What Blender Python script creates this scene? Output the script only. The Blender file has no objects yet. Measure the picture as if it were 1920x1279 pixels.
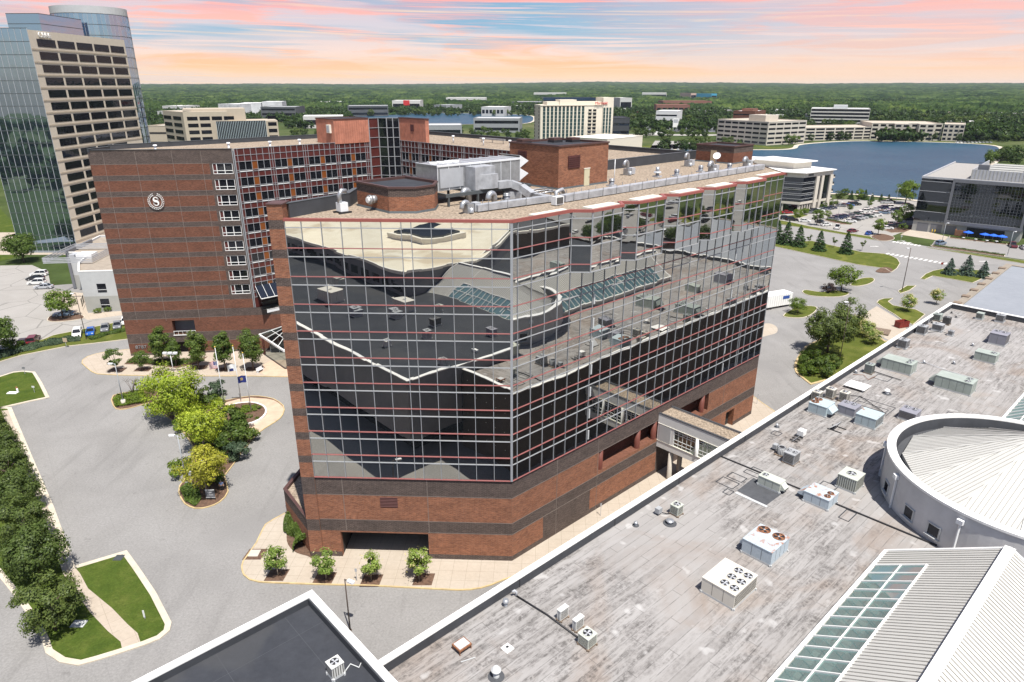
import bpy, bmesh, math, random
import numpy as np
from math import radians as rad, sin, cos, pi, atan2, hypot
from mathutils import Vector, Matrix
S = bpy.context.scene
COL = S.collection
# ------------------------------------------------------------------ camera
F, W, HH = 1270.0, 1920.0, 1279.0
PITCH = math.atan((HH / 2 - 160.0) / F)
CAMZ = 53.0
cam = bpy.data.cameras.new('camera')
cam.sensor_width = 36.0
cam.lens = 36.0 * F / W
cam.clip_start = 0.5
cam.clip_end = 40000
camo = bpy.data.objects.new('camera', cam)
camo.location = (0, 0, CAMZ)
camo.rotation_euler = (pi / 2 - PITCH, 0, 0)
COL.objects.link(camo)
S.camera = camo
# ------------------------------------------------------------------ light
SUN_EL = rad(66)
SUN_AZ = atan2(0.43, -0.90)          # clockwise from +y
sun = bpy.data.lights.new('sun', 'SUN')
sun.energy = 4.7
sun.angle = rad(0.53)
sun.color = (1.0, 0.955, 0.89)
suno = bpy.data.objects.new('sun', sun)
sd = Vector((sin(SUN_AZ) * cos(SUN_EL), cos(SUN_AZ) * cos(SUN_EL), sin(SUN_EL)))
suno.rotation_euler = sd.to_track_quat('Z', 'Y').to_euler()
suno.location = (0, -40, 120)
COL.objects.link(suno)
S.view_settings.view_transform = 'Standard'
S.view_settings.look = 'None'
S.view_settings.gamma = 1
S.view_settings.exposure = 0.62
S.render.engine = 'CYCLES'
S.cycles.max_bounces = 6
S.cycles.diffuse_bounces = 2
S.cycles.glossy_bounces = 4
S.cycles.transmission_bounces = 4
S.cycles.transparent_max_bounces = 6
S.cycles.caustics_reflective = False
S.cycles.caustics_refractive = False
S.cycles.volume_bounces = 0
class NT:
 """tiny node-tree helper"""
 def __init__(s, tree):
  s.t = tree
  s.t.nodes.clear()
 def n(s, typ, ins=None, **kw):
  nd = s.t.nodes.new(typ)
  for k, v in kw.items():
   setattr(nd, k, v)
  for k, v in (ins or {}).items():
   sk = nd.inputs[k]
   if isinstance(v, bpy.types.NodeSocket):
    s.t.links.new(v, sk)
   else:
    sk.default_value = v
  return nd
 def math(s, op, a, b=0.0, c=None, clamp=False):
  d = {0: a, 1: b}
  if c is not None:
   d[2] = c
  return s.n('ShaderNodeMath', d, operation=op, use_clamp=clamp).outputs[0]
 def mix(s, fac, a, b, blend='MIX'):
  nd = s.n('ShaderNodeMix', None, data_type='RGBA', blend_type=blend)
  for k, v in ((0, fac), (6, a), (7, b)):
   if isinstance(v, bpy.types.NodeSocket):
    s.t.links.new(v, nd.inputs[k])
   else:
    nd.inputs[k].default_value = v if k == 0 else c4(v)
  return nd.outputs[2]
 def ramp(s, fac, stops, interp='LINEAR'):
  nd = s.n('ShaderNodeValToRGB', {0: fac})
  cr = nd.color_ramp
  cr.interpolation = interp
  while len(cr.elements) < len(stops):
   cr.elements.new(0.5)
  for e, (p, c) in zip(cr.elements, stops):
   e.position = p
   e.color = c4(c)
  return nd.outputs[0]
 def noise(s, vec, scale, detail=4, rough=0.55, dist=0.0):
  return s.n('ShaderNodeTexNoise', {'Vector': vec, 'Scale': scale, 'Detail': detail, 'Roughness': rough, 'Distortion': dist}).outputs[0]
 def maprange(s, v, a, b, c=0.0, d=1.0):
  return s.n('ShaderNodeMapRange', {0: v, 1: a, 2: b, 3: c, 4: d}).outputs[0]
 def mapping(s, vec, scale=(1, 1, 1), rot=(0, 0, 0), loc=(0, 0, 0)):
  return s.n('ShaderNodeMapping', {'Vector': vec, 'Scale': scale, 'Rotation': rot, 'Location': loc}).outputs[0]
def c4(c):
 if isinstance(c, (int, float)):
  return (c, c, c, 1)
 return (c[0], c[1], c[2], 1)
# ------------------------------------------------------------------ world: Nishita sky plus a low bank of sunset cloud
wd = bpy.data.worlds.new('World')
S.world = wd
wd.use_nodes = True
w = NT(wd.node_tree)
sky = w.n('ShaderNodeTexSky', sky_type='NISHITA', sun_disc=False, sun_elevation=SUN_EL, sun_rotation=SUN_AZ, altitude=200.0, air_density=1.0, dust_density=1.2)
bg1 = w.n('ShaderNodeBackground', {0: sky.outputs[0], 1: 0.088})
geo = w.n('ShaderNodeNewGeometry')
dirv = w.n('ShaderNodeVectorMath', {0: geo.outputs['Incoming'], 1: (-1, -1, -1)}, operation='MULTIPLY').outputs[0]
sep = w.n('ShaderNodeSeparateXYZ', {0: dirv})
dz = sep.outputs[2]
az = w.math('ARCTAN2', sep.outputs[0], sep.outputs[1])
cv = w.n('ShaderNodeCombineXYZ', {0: w.math('MULTIPLY', az, 1.6), 1: w.math('MULTIPLY', dz, 17.0), 2: w.math('MULTIPLY', az, 0.35)}).outputs[0]
# tilt the streaks a little
cv2 = w.mapping(cv, rot=(0, 0, rad(9)))
n1 = w.noise(cv2, 2.3, 7, 0.62, 0.9)
n2 = w.noise(w.mapping(cv2, scale=(0.55, 3.0, 1), loc=(3.1, 0.7, 2)), 2.4, 6, 0.65, 0.5)
n3 = w.noise(w.mapping(cv, scale=(0.8, 1.0, 1), loc=(7.3, 1.7, 2)), 1.3, 3, 0.5, 0.3)
base = w.ramp(dz, [(0.0, (0.99, 0.72, 0.48)), (0.018, (0.98, 0.66, 0.42)), (0.042, (0.90, 0.70, 0.62)), (0.075, (0.66, 0.62, 0.68)), (0.11, (0.80, 0.55, 0.58)), (0.14, (0.92, 0.46, 0.46))])
pink = w.ramp(dz, [(0.0, (1.0, 0.74, 0.50)), (0.025, (1.0, 0.58, 0.33)), (0.06, (0.98, 0.58, 0.48)), (0.10, (0.97, 0.45, 0.43)), (0.15, (0.96, 0.36, 0.38))])
blue = w.ramp(dz, [(0.0, (0.92, 0.68, 0.50)), (0.025, (0.78, 0.68, 0.66)), (0.055, (0.30, 0.50, 0.65)), (0.105, (0.25, 0.44, 0.63)), (0.15, (0.50, 0.47, 0.60))])
sk = w.mix(w.maprange(n1, 0.46, 0.55), base, pink)
sk = w.mix(w.math('MULTIPLY', w.math('MULTIPLY', w.maprange(n3, 0.40, 0.52), w.maprange(w.math('ABSOLUTE', w.math('ADD', az, 0.24)), 0.25, 0.6, 1.0, 0.3)), w.maprange(n2, 0.42, 0.49)), sk, blue)
sk = w.mix(w.math('MULTIPLY', w.maprange(n2, 0.56, 0.70), 0.75), sk, (0.99, 0.72, 0.52))
# east part of the bank is greyer
grey = w.ramp(dz, [(0.0, (0.93, 0.70, 0.58)), (0.05, (0.80, 0.60, 0.58)), (0.12, (0.90, 0.55, 0.47))])
sk = w.mix(w.math('MULTIPLY', w.maprange(az, 0.1, 0.75), 0.45), sk, grey)
bg2 = w.n('ShaderNodeBackground', {0: sk, 1: 0.73})
low = w.maprange(dz, 0.17, 0.42, 1.0, 0.0)
south = w.maprange(sep.outputs[1], -0.35, 0.15, 0.12, 1.0)
mixw = w.n('ShaderNodeMixShader', {0: w.math('MULTIPLY', low, south), 1: bg1.outputs[0], 2: bg2.outputs[0]})
w.n('ShaderNodeOutputWorld', {0: mixw.outputs[0]})
# ------------------------------------------------------------------ pixel -> place (full size photograph pixels, 1920 x 1279)
_cp, _sp = cos(PITCH), sin(PITCH)
def ray(u, v):
 a = (u - W / 2) / F
 b = (v - HH / 2) / F
 return (a, _cp - b * _sp, -_sp - b * _cp)
def G(u, v, z=0.0):
 r = ray(u, v)
 t = (z - CAMZ) / r[2]
 return (t * r[0], t * r[1], z)
def HZ(v, y):
 """height seen at image row v over plan distance y"""
 r = ray(960, v)
 return CAMZ + r[2] * y / r[1]
class Fr:
 """plan frame: origin and unit x axis, y axis 90 deg to its left (or right when flip)"""
 def __init__(s, o, d, flip=False):
  l = hypot(*d)
  s.o = o
  s.d = (d[0] / l, d[1] / l)
  s.e = (s.d[1], -s.d[0]) if flip else (-s.d[1], s.d[0])
 def __call__(s, a, b, z=0.0):
  return (s.o[0] + a * s.d[0] + b * s.e[0], s.o[1] + a * s.d[1] + b * s.e[1], z)
 def inv(s, p):
  x, y = p[0] - s.o[0], p[1] - s.o[1]
  return (x * s.d[0] + y * s.d[1], x * s.e[0] + y * s.e[1])
 def ang(s):
  return atan2(s.d[1], s.d[0])
ID = Fr((0, 0), (1, 0))
TW = Fr((0, 66.1), (0.730, 0.684), flip=True)    # hotel tower: a along its long glass face, b outward (to the mall)
ML = Fr((-10, 38.6), (0.735, 0.678), flip=True)  # mall: a along its roof edge, b away from the tower
# ------------------------------------------------------------------ mesh builder
class MB:
 def __init__(s, fr=ID):
  s.v = []
  s.f = []
  s.mi = []
  s.mats = []
  s.fr = fr
  s.smooth = []
 def _m(s, m):
  if m not in s.mats:
   s.mats.append(m)
  return s.mats.index(m)
 def p(s, q):
  s.v.append(s.fr(q[0], q[1], q[2]))
  return len(s.v) - 1
 def face(s, pts, m, sm=False):
  s.f.append([s.p(q) for q in pts])
  s.mi.append(s._m(m))
  s.smooth.append(sm)
  return s
 def box(s, x0, y0, z0, x1, y1, z1, m, skip=''):
  a = [(x0, y0), (x1, y0), (x1, y1), (x0, y1)]
  return s.prism(a, z0, z1, m, top='t' not in skip, bot='b' not in skip)
 def prism(s, poly, z0, z1, m, mtop=None, top=True, bot=True, sides=True):
  n = len(poly)
  i0 = len(s.v)
  for q in poly:
   s.v.append(s.fr(q[0], q[1], z0))
  for q in poly:
   s.v.append(s.fr(q[0], q[1], z1))
  a = s._m(m)
  if sides:
   for i in range(n):
    j = (i + 1) % n
    s.f.append([i0 + i, i0 + j, i0 + n + j, i0 + n + i])
    s.mi.append(a)
    s.smooth.append(False)
  if top:
   s.f.append([i0 + n + i for i in range(n)])
   s.mi.append(s._m(mtop or m))
   s.smooth.append(False)
  if bot:
   s.f.append([i0 + n - 1 - i for i in range(n)])
   s.mi.append(a)
   s.smooth.append(False)
  return s
 def bar(s, p, q, wd_, ht, m, up=(0, 0, 1)):
  """rectangular bar between two points (in frame coordinates)"""
  P = Vector(s.fr(*p))
  Q = Vector(s.fr(*q))
  d = (Q - P)
  if d.length < 1e-6:
   return s
  d.normalize()
  u = Vector(up)
  if abs(d.dot(u)) > 0.98:
   u = Vector((s.fr.d[0], s.fr.d[1], 0))
  x = d.cross(u).normalized()
  y = x.cross(d).normalized()
  i0 = len(s.v)
  for R in (P, Q):
   for a, b in ((-1, -1), (1, -1), (1, 1), (-1, 1)):
    s.v.append(tuple(R + x * a * wd_ / 2 + y * b * ht / 2))
  k = s._m(m)
  for f in ((0, 1, 5, 4), (1, 2, 6, 5), (2, 3, 7, 6), (3, 0, 4, 7), (3, 2, 1, 0), (4, 5, 6, 7)):
   s.f.append([i0 + i for i in f])
   s.mi.append(k)
   s.smooth.append(False)
  return s
 def tube(s, pts, r, m, n=8, cap=True):
  """swept tube; r is a number or one radius per point"""
  P = [Vector(s.fr(*q)) for q in pts]
  R = r if isinstance(r, (list, tuple)) else [r] * len(P)
  k = s._m(m)
  i0 = len(s.v)
  ref = None
  for i, c in enumerate(P):
   d = (P[min(i + 1, len(P) - 1)] - P[max(i - 1, 0)]).normalized()
   if ref is None:
    ref = Vector((0, 0, 1)) if abs(d.z) < 0.9 else Vector((1, 0, 0))
   x = d.cross(ref)
   if x.length < 1e-3:
    x = d.cross(Vector((0.3, 1, 0)))
   x.normalize()
   y = x.cross(d).normalized()
   ref = y
   for j in range(n):
    a = 2 * pi * j / n
    s.v.append(tuple(c + (x * cos(a) + y * sin(a)) * R[i]))
  for i in range(len(P) - 1):
   for j in range(n):
    b = i0 + i * n
    s.f.append([b + j, b + (j + 1) % n, b + n + (j + 1) % n, b + n + j])
    s.mi.append(k)
    s.smooth.append(True)
  if cap:
   s.f.append([i0 + n - 1 - j for j in range(n)])
   s.f.append([i0 + (len(P) - 1) * n + j for j in range(n)])
   s.mi += [k, k]
   s.smooth += [False, False]
  return s
 def cyl(s, x, y, z0, z1, r, m, n=16, r1=None, mtop=None, sm=True):
  r1 = r if r1 is None else r1
  c = s.fr(x, y, 0)
  i0 = len(s.v)
  for z, q in ((z0, r), (z1, r1)):
   for j in range(n):
    a = 2 * pi * j / n
    s.v.append((c[0] + q * cos(a), c[1] + q * sin(a), z))
  k = s._m(m)
  for j in range(n):
   s.f.append([i0 + j, i0 + (j + 1) % n, i0 + n + (j + 1) % n, i0 + n + j])
   s.mi.append(k)
   s.smooth.append(sm)
  s.f.append([i0 + n + j for j in range(n)])
  s.mi.append(s._m(mtop or m))
  s.smooth.append(False)
  return s
 def disc(s, x, y, z, r, m, n=16, r0=0.0):
  c = s.fr(x, y, 0)
  if r0:
   for j in range(n):
    a, b = 2 * pi * j / n, 2 * pi * (j + 1) / n
    i0 = len(s.v)
    for q, t in ((r0, a), (r, a), (r, b), (r0, b)):
     s.v.append((c[0] + q * cos(t), c[1] + q * sin(t), z))
    s.f.append([i0, i0 + 1, i0 + 2, i0 + 3])
    s.mi.append(s._m(m))
    s.smooth.append(False)
   return s
  i0 = len(s.v)
  for j in range(n):
   a = 2 * pi * j / n
   s.v.append((c[0] + r * cos(a), c[1] + r * sin(a), z))
  s.f.append([i0 + j for j in range(n)])
  s.mi.append(s._m(m))
  s.smooth.append(False)
  return s
 def build(s, name, parent=None, world=True, uv=True):
  """link as ONE mesh object; with a parent the vertices become local to it"""
  me = bpy.data.meshes.new(name)
  off = Vector((0, 0, 0))
  if parent is not None and world:
   off = wloc(parent)
  v = [(q[0] - off.x, q[1] - off.y, q[2] - off.z) for q in s.v]
  me.from_pydata(v, [], s.f)
  for m in s.mats:
   me.materials.append(m)
  me.polygons.foreach_set('material_index', s.mi)
  me.polygons.foreach_set('use_smooth', s.smooth)
  if uv:
   ul = me.uv_layers.new(name='uv')
   buf = np.zeros(len(me.loops) * 2, dtype=np.float32)
   for po in me.polygons:
    n_ = po.normal
    if abs(n_.z) > 0.8:
     for li in po.loop_indices:
      c = s.v[me.loops[li].vertex_index]
      buf[li * 2] = c[0]
      buf[li * 2 + 1] = c[1]
    else:
     l = hypot(n_.x, n_.y)
     tx, ty = -n_.y / l, n_.x / l
     for li in po.loop_indices:
      c = s.v[me.loops[li].vertex_index]
      buf[li * 2] = c[0] * tx + c[1] * ty
      buf[li * 2 + 1] = c[2]
   ul.data.foreach_set('uv', buf)
  me.update()
  o = bpy.data.objects.new(name, me)
  COL.objects.link(o)
  if parent is not None:
   o.parent = parent
  return o
_wl = {}
def wloc(o):
 """world place of an (unrotated) empty or mesh built in world coordinates"""
 p = Vector((0, 0, 0))
 while o is not None:
  p += o.location
  o = o.parent
 return p
def tag(o, label, cat, group=None, kind=None):
 if label:
  o['label'] = label
 if cat:
  o['category'] = cat
 if group:
  o['group'] = group
 if kind:
  o['kind'] = kind
 return o
def thing(name, label, cat, loc=(0, 0, 0), rz=0.0, group=None):
 o = bpy.data.objects.new(name, None)
 o.empty_display_size = 0.5
 o.location = loc
 o.rotation_euler = (0, 0, rz)
 COL.objects.link(o)
 return tag(o, label, cat, group)
def dup(root, loc, rz=None, label=None, group=None, scale=None):
 r = root.copy()
 COL.objects.link(r)
 r.location = loc
 if rz is not None:
  r.rotation_euler = (0, 0, rz)
 if scale is not None:
  r.scale = scale if isinstance(scale, (tuple, list)) else (scale,) * 3
 if label:
  r['label'] = label
 if group:
  r['group'] = group
 for ch in list(root.children):
  c = ch.copy()
  COL.objects.link(c)
  c.parent = r
  for g in ch.children:
   d = g.copy()
   COL.objects.link(d)
   d.parent = c
 return r
def struct(o):
 o['kind'] = 'structure'
 return o
def npmesh(name, v, f, mats, mi=None, smooth=False):
 """fast mesh from numpy verts (n,3) and quads/tris (m,k)"""
 me = bpy.data.meshes.new(name)
 v = np.asarray(v, np.float32)
 f = np.asarray(f, np.int32)
 k = f.shape[1]
 me.vertices.add(len(v))
 me.vertices.foreach_set('co', v.ravel())
 me.loops.add(f.size)
 me.loops.foreach_set('vertex_index', f.ravel())
 me.polygons.add(len(f))
 me.polygons.foreach_set('loop_start', np.arange(0, f.size, k, dtype=np.int32))
 me.polygons.foreach_set('loop_total', np.full(len(f), k, np.int32))
 for m in mats:
  me.materials.append(m)
 if mi is not None:
  me.polygons.foreach_set('material_index', np.asarray(mi, np.int32))
 me.polygons.foreach_set('use_smooth', np.full(len(f), smooth, dtype=bool))
 me.update(calc_edges=True)
 return me
def mobj(name, me, parent=None):
 o = bpy.data.objects.new(name, me)
 COL.objects.link(o)
 if parent is not None:
  o.parent = parent
 return o
def smooth_poly(pts, sub=5, closed=True):
 """Catmull-Rom through plan points"""
 n = len(pts)
 out = []
 for i in range(n if closed else n - 1):
  p0, p1, p2, p3 = [pts[(i + k) % n] if closed else pts[min(max(i + k, 0), n - 1)] for k in (-1, 0, 1, 2)]
  for j in range(sub):
   t = j / sub
   q = []
   for c in range(2):
    q.append(0.5 * (2 * p1[c] + (p2[c] - p0[c]) * t + (2 * p0[c] - 5 * p1[c] + 4 * p2[c] - p3[c]) * t * t + (3 * p1[c] - p0[c] - 3 * p2[c] + p3[c]) * t ** 3))
   out.append(tuple(q))
 if not closed:
  out.append(tuple(pts[-1][:2]))
 return out
def area(poly):
 return 0.5 * sum(poly[i][0] * poly[(i + 1) % len(poly)][1] - poly[(i + 1) % len(poly)][0] * poly[i][1] for i in range(len(poly)))
def inset(poly, d):
 """move every edge of a plan polygon inwards by d"""
 n = len(poly)
 sg = 1 if area(poly) > 0 else -1
 out = []
 for i in range(n):
  p0, p1, p2 = poly[i - 1], poly[i], poly[(i + 1) % n]
  e1 = Vector((p1[0] - p0[0], p1[1] - p0[1]))
  e2 = Vector((p2[0] - p1[0], p2[1] - p1[1]))
  if e1.length < 1e-6 or e2.length < 1e-6:
   out.append((p1[0], p1[1]))
   continue
  n1 = Vector((-e1.y, e1.x)).normalized() * sg
  n2 = Vector((-e2.y, e2.x)).normalized() * sg
  b = n1 + n2
  if b.length < 0.3:
   b = n1
  b.normalize()
  k = d / max(0.45, b.dot(n1))
  out.append((p1[0] + b.x * k, p1[1] + b.y * k))
 return out
def text_mesh(body, size, depth, mat, name='lettering'):
 cu = bpy.data.curves.new(name, 'FONT')
 cu.body = body
 cu.size = size
 cu.extrude = depth / 2
 cu.align_x = 'CENTER'
 cu.align_y = 'CENTER'
 tmp = bpy.data.objects.new(name, cu)
 COL.objects.link(tmp)
 dg = bpy.context.evaluated_depsgraph_get()
 me = bpy.data.meshes.new_from_object(tmp.evaluated_get(dg))
 bpy.data.objects.remove(tmp)
 me.materials.clear()
 me.materials.append(mat)
 return me
def put_text(body, size, depth, mat, pos, xdir, parent=None, name='lettering', bold=1.0):
 """upright lettering at a world point, reading along plan direction xdir"""
 me = text_mesh(body, size, depth, mat, name)
 o = mobj(name, me)
 x = Vector((xdir[0], xdir[1], 0)).normalized()
 z = Vector((0, 0, 1))
 nrm = x.cross(z)
 M = Matrix((x, z, nrm)).transposed().to_4x4()
 off = wloc(parent) if parent is not None else Vector((0, 0, 0))
 M.translation = Vector(pos) - off
 if parent is not None:
  o.parent = parent
 o.matrix_basis = M
 if bold != 1.0:
  o.scale = (bold, 1, 1)
 return o
# ------------------------------------------------------------------ materials
_mc = {}
def newmat(name):
 m = bpy.data.materials.new(name)
 m.use_nodes = True
 return m, NT(m.node_tree)
def mat(name, col, rough=0.6, metal=0.0, var=0.12, vs=0.8, spec=0.4, rnd=0.0, bump=0.0, bs=20.0):
 if name in _mc:
  return _mc[name]
 m, t = newmat(name)
 tc = t.n('ShaderNodeTexCoord').outputs['Object']
 c = c4(col)
 out = c
 if var:
  f = t.noise(tc, vs, 5, 0.62)
  out = t.mix(t.maprange(f, 0.3, 0.7), tuple(x * (1 - var) for x in c[:3]), tuple(min(1, x * (1 + var)) for x in c[:3]))
 if rnd:
  r = t.n('ShaderNodeObjectInfo').outputs['Random']
  out = t.mix(1.0, out, t.ramp(r, [(0, (1 - rnd,) * 3), (1, (1 + rnd,) * 3)]), 'MULTIPLY')
 b = t.n('ShaderNodeBsdfPrincipled', {'Base Color': out, 'Roughness': rough, 'Metallic': metal, 'Specular IOR Level': spec})
 if bump:
  h = t.noise(tc, bs, 3)
  t.t.links.new(t.n('ShaderNodeBump', {'Height': h, 'Strength': bump, 'Distance': 0.02}).outputs[0], b.inputs['Normal'])
 t.n('ShaderNodeOutputMaterial', {0: b.outputs[0]})
 _mc[name] = m
 return m
def brickmat(name, c1, c2, mortar, bw=0.40, bh=0.135):
 m, t = newmat(name)
 uv = t.n('ShaderNodeTexCoord').outputs['UV']
 br = t.n('ShaderNodeTexBrick', {'Vector': uv, 'Color1': c4(c1), 'Color2': c4(c2), 'Mortar': c4(mortar), 'Scale': 1.0, 'Mortar Size': 0.014, 'Mortar Smooth': 0.3, 'Bias': -0.1, 'Brick Width': bw, 'Row Height': bh}, offset=0.5)
 n = t.noise(t.mapping(uv, scale=(0.35, 0.9, 1)), 1.1, 6, 0.7)
 n2 = t.noise(t.mapping(uv, scale=(1.5, 0.12, 1)), 1.6, 4, 0.6)
 n3 = t.noise(t.mapping(uv, scale=(1.1, 5.5, 1)), 1.9, 3, 0.6)
 c = t.mix(1.0, br.outputs[0], t.ramp(n, [(0.3, (0.78,) * 3), (0.7, (1.22, 1.2, 1.18))]), 'MULTIPLY')
 c = t.mix(1.0, c, t.ramp(n3, [(0.32, (0.70, 0.68, 0.68)), (0.66, (1.3, 1.27, 1.22))]), 'MULTIPLY')
 c = t.mix(t.math('MULTIPLY', t.maprange(n2, 0.60, 0.75), 0.35), c, tuple(x * 0.6 for x in c1))
 b = t.n('ShaderNodeBsdfPrincipled', {'Base Color': c, 'Roughness': 0.85, 'Specular IOR Level': 0.2})
 t.t.links.new(t.n('ShaderNodeBump', {'Height': br.outputs[1], 'Strength': 0.4, 'Distance': -0.01}).outputs[0], b.inputs['Normal'])
 t.n('ShaderNodeOutputMaterial', {0: b.outputs[0]})
 return m
BRICK = brickmat('red_brick', (0.27, 0.112, 0.062), (0.185, 0.074, 0.044), (0.25, 0.175, 0.135))
DBRICK = brickmat('dark_brick', (0.082, 0.064, 0.058), (0.055, 0.044, 0.041), (0.185, 0.15, 0.135))
BRICK2 = brickmat('red_brown_brick', (0.170, 0.070, 0.044), (0.125, 0.051, 0.034), (0.155, 0.10, 0.078))
def mirror_glass(name, tint=(0.56, 0.56, 0.53), wave=0.010, ws=0.33, rough=0.004, dark=(0.006, 0.007, 0.008)):
 m, t = newmat(name)
 tc = t.n('ShaderNodeTexCoord').outputs['Object']
 h1 = t.noise(t.mapping(tc, scale=(1, 1, 1.0)), ws, 1.3, 0.4)
 h = h1
 bp = t.n('ShaderNodeBump', {'Height': h, 'Strength': 1.0, 'Distance': wave}).outputs[0]
 ri = t.n('ShaderNodeNewGeometry').outputs['Random Per Island']
 g = t.n('ShaderNodeBsdfGlossy', {'Color': t.mix(1.0, tint, t.ramp(ri, [(0, (.84, .85, .86)), (1, (1.06, 1.04, 1.0))]), 'MULTIPLY'), 'Roughness': rough, 'Normal': bp})
 d = t.n('ShaderNodeBsdfDiffuse', {'Color': c4(dark)})
 a = t.n('ShaderNodeAddShader', {0: g.outputs[0], 1: d.outputs[0]})
 t.n('ShaderNodeOutputMaterial', {0: a.outputs[0]})
 return m
MIRROR = mirror_glass('mirror_glass', wave=0.034, ws=0.17)
BLUEGLASS = mirror_glass('blue_mirror_glass', tint=(0.36, 0.46, 0.60), wave=0.02, ws=0.2, rough=0.02, dark=(0.01, 0.014, 0.02))
DARKGLASS = mirror_glass('dark_glass', tint=(0.075, 0.085, 0.10), wave=0.02, ws=0.25, rough=0.015, dark=(0.008, 0.009, 0.012))
WINGLASS = mirror_glass('window_glass', tint=(0.035, 0.038, 0.046), wave=0.006, ws=0.8, rough=0.02, dark=(0.010, 0.011, 0.014))
def pane_glass(name, col, refl=0.25, rough=0.02, lit_veil=0.0):
 """see-through tinted glazing: part transparent, part mirror"""
 m, t = newmat(name)
 tr = t.n('ShaderNodeBsdfTransparent', {'Color': c4(col)})
 g = t.n('ShaderNodeBsdfGlossy', {'Color': c4((0.45, 0.56, 0.56)), 'Roughness': rough})
 fr = t.n('ShaderNodeFresnel', {'IOR': 1.5}).outputs[0]
 f = t.math('ADD', t.math('MULTIPLY', fr, 0.8), refl, clamp=True)
 a = t.n('ShaderNodeMixShader', {0: f, 1: tr.outputs[0], 2: g.outputs[0]})
 if lit_veil:  # teal diffuse layer stands in for the bright hall behind the panes
  a = t.n('ShaderNodeMixShader', {0: lit_veil, 1: a.outputs[0], 2: t.n('ShaderNodeBsdfDiffuse', {'Color': c4((0.20, 0.33, 0.315))}).outputs[0]})
 t.n('ShaderNodeOutputMaterial', {0: a.outputs[0]})
 return m
SKYLITE = pane_glass('skylight_glass', (0.70, 0.86, 0.84), 0.03, lit_veil=0.34)
PANE = pane_glass('clear_glass', (0.55, 0.62, 0.62), 0.12)
WHITE = mat('white_metal', (0.78, 0.78, 0.76), 0.45, var=0.05)
OFFWHITE = mat('cream_metal', (0.74, 0.71, 0.62), 0.5, var=0.05)
MULL = mat('mullion_aluminium', (0.30, 0.31, 0.325), 0.4, var=0.06, metal=0.0)
MULLRED = mat('red_mullion', (0.29, 0.105, 0.10), 0.45, var=0.08)
FASCIA = mat('red_fascia', (0.29, 0.088, 0.072), 0.5, var=0.10, vs=0.4)
SPANDREL = mat('maroon_spandrel', (0.088, 0.023, 0.020), 0.35, var=0.14, vs=0.5)
SPANDREL2 = mat('rust_spandrel', (0.20, 0.062, 0.014), 0.35, var=0.10)
GREYMETAL = mat('grey_metal', (0.40, 0.41, 0.43), 0.45, var=0.10)
GALV = mat('galvanised_steel', (0.38, 0.39, 0.405), 0.38, 0.55, var=0.20, vs=1.4)
DUCTM = mat('duct_insulation', (0.40, 0.41, 0.43), 0.5, 0.25, var=0.25, vs=1.1, bump=0.6, bs=4)
DKSTEEL = mat('dark_steel', (0.075, 0.085, 0.09), 0.5, var=0.15)
BLACKM = mat('black_metal', (0.025, 0.025, 0.028), 0.55, var=0.2)
RUSTM = mat('rust', (0.23, 0.10, 0.048), 0.8, var=0.4, vs=4)
CONCRETE = mat('concrete', (0.50, 0.46, 0.40), 0.85, var=0.08, vs=0.6)
KERB = mat('kerb_concrete', (0.52, 0.46, 0.37), 0.85, var=0.14, vs=0.9)
YKERB = mat('yellow_kerb', (0.47, 0.36, 0.19), 0.8, var=0.22, vs=1.2)
TAN = mat('tan_stone', (0.47, 0.41, 0.33), 0.8, var=0.06, vs=0.3)
TAN2 = mat('beige_stone', (0.42, 0.335, 0.225), 0.8, var=0.06, vs=0.3)
STRIPE = mat('brown_stone_band', (0.37, 0.315, 0.245), 0.8, var=0.06)
CREAM = mat('cream_stucco', (0.60, 0.55, 0.46), 0.85, var=0.05, vs=0.2)
GREYPANEL = mat('grey_panel', (0.155, 0.16, 0.175), 0.5, var=0.06)
LTGREY = mat('light_grey_panel', (0.48, 0.49, 0.49), 0.6, var=0.05)
LTGREY2 = mat('pale_grey_cladding', (0.36, 0.36, 0.335), 0.7, var=0.05)
STUCCO = mat('grey_stucco', (0.56, 0.555, 0.55), 0.9, var=0.10, vs=0.5)
DKROOFEDGE = mat('dark_flashing', (0.050, 0.053, 0.060), 0.65, var=0.18, vs=0.6)
COPING = mat('brown_coping', (0.085, 0.045, 0.040), 0.5, var=0.12)
LOUVRE = mat('maroon_louvre', (0.085, 0.028, 0.026), 0.6, var=0.15)
DOORC = mat('cream_door', (0.56, 0.52, 0.36), 0.5, var=0.05)
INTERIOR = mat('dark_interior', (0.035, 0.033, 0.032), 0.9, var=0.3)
COLUMNM = mat('maroon_column', (0.15, 0.05, 0.036), 0.5, var=0.1)
TRUNK = mat('bark', (0.105, 0.078, 0.058), 0.9, var=0.3, vs=4)
TRUNKL = mat('pale_bark', (0.30, 0.25, 0.20), 0.9, var=0.3, vs=4)
MULCH = mat('mulch', (0.115, 0.068, 0.045), 0.95, var=0.42, vs=3.0, bump=0.8, bs=8)
PINKPAVE = mat('pink_paving', (0.52, 0.38, 0.28), 0.85, var=0.12, vs=0.7)
TIRE = mat('tyre_rubber', (0.02, 0.02, 0.021), 0.8, var=0.1)
RIM = mat('wheel_rim', (0.45, 0.46, 0.47), 0.35, 0.6, var=0.05)
CARGLASS = mat('car_glass', (0.012, 0.014, 0.017), 0.08, var=0.0, spec=0.6)
LAMPW = mat('lamp_head', (0.72, 0.73, 0.74), 0.4, var=0.04)
POLEG = mat('pole_grey', (0.33, 0.35, 0.37), 0.5, var=0.08)
POLEB = mat('pole_bronze', (0.075, 0.055, 0.045), 0.5, var=0.1)
BLUEM = mat('blue_canvas', (0.02, 0.12, 0.62), 0.7, var=0.06)
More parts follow.
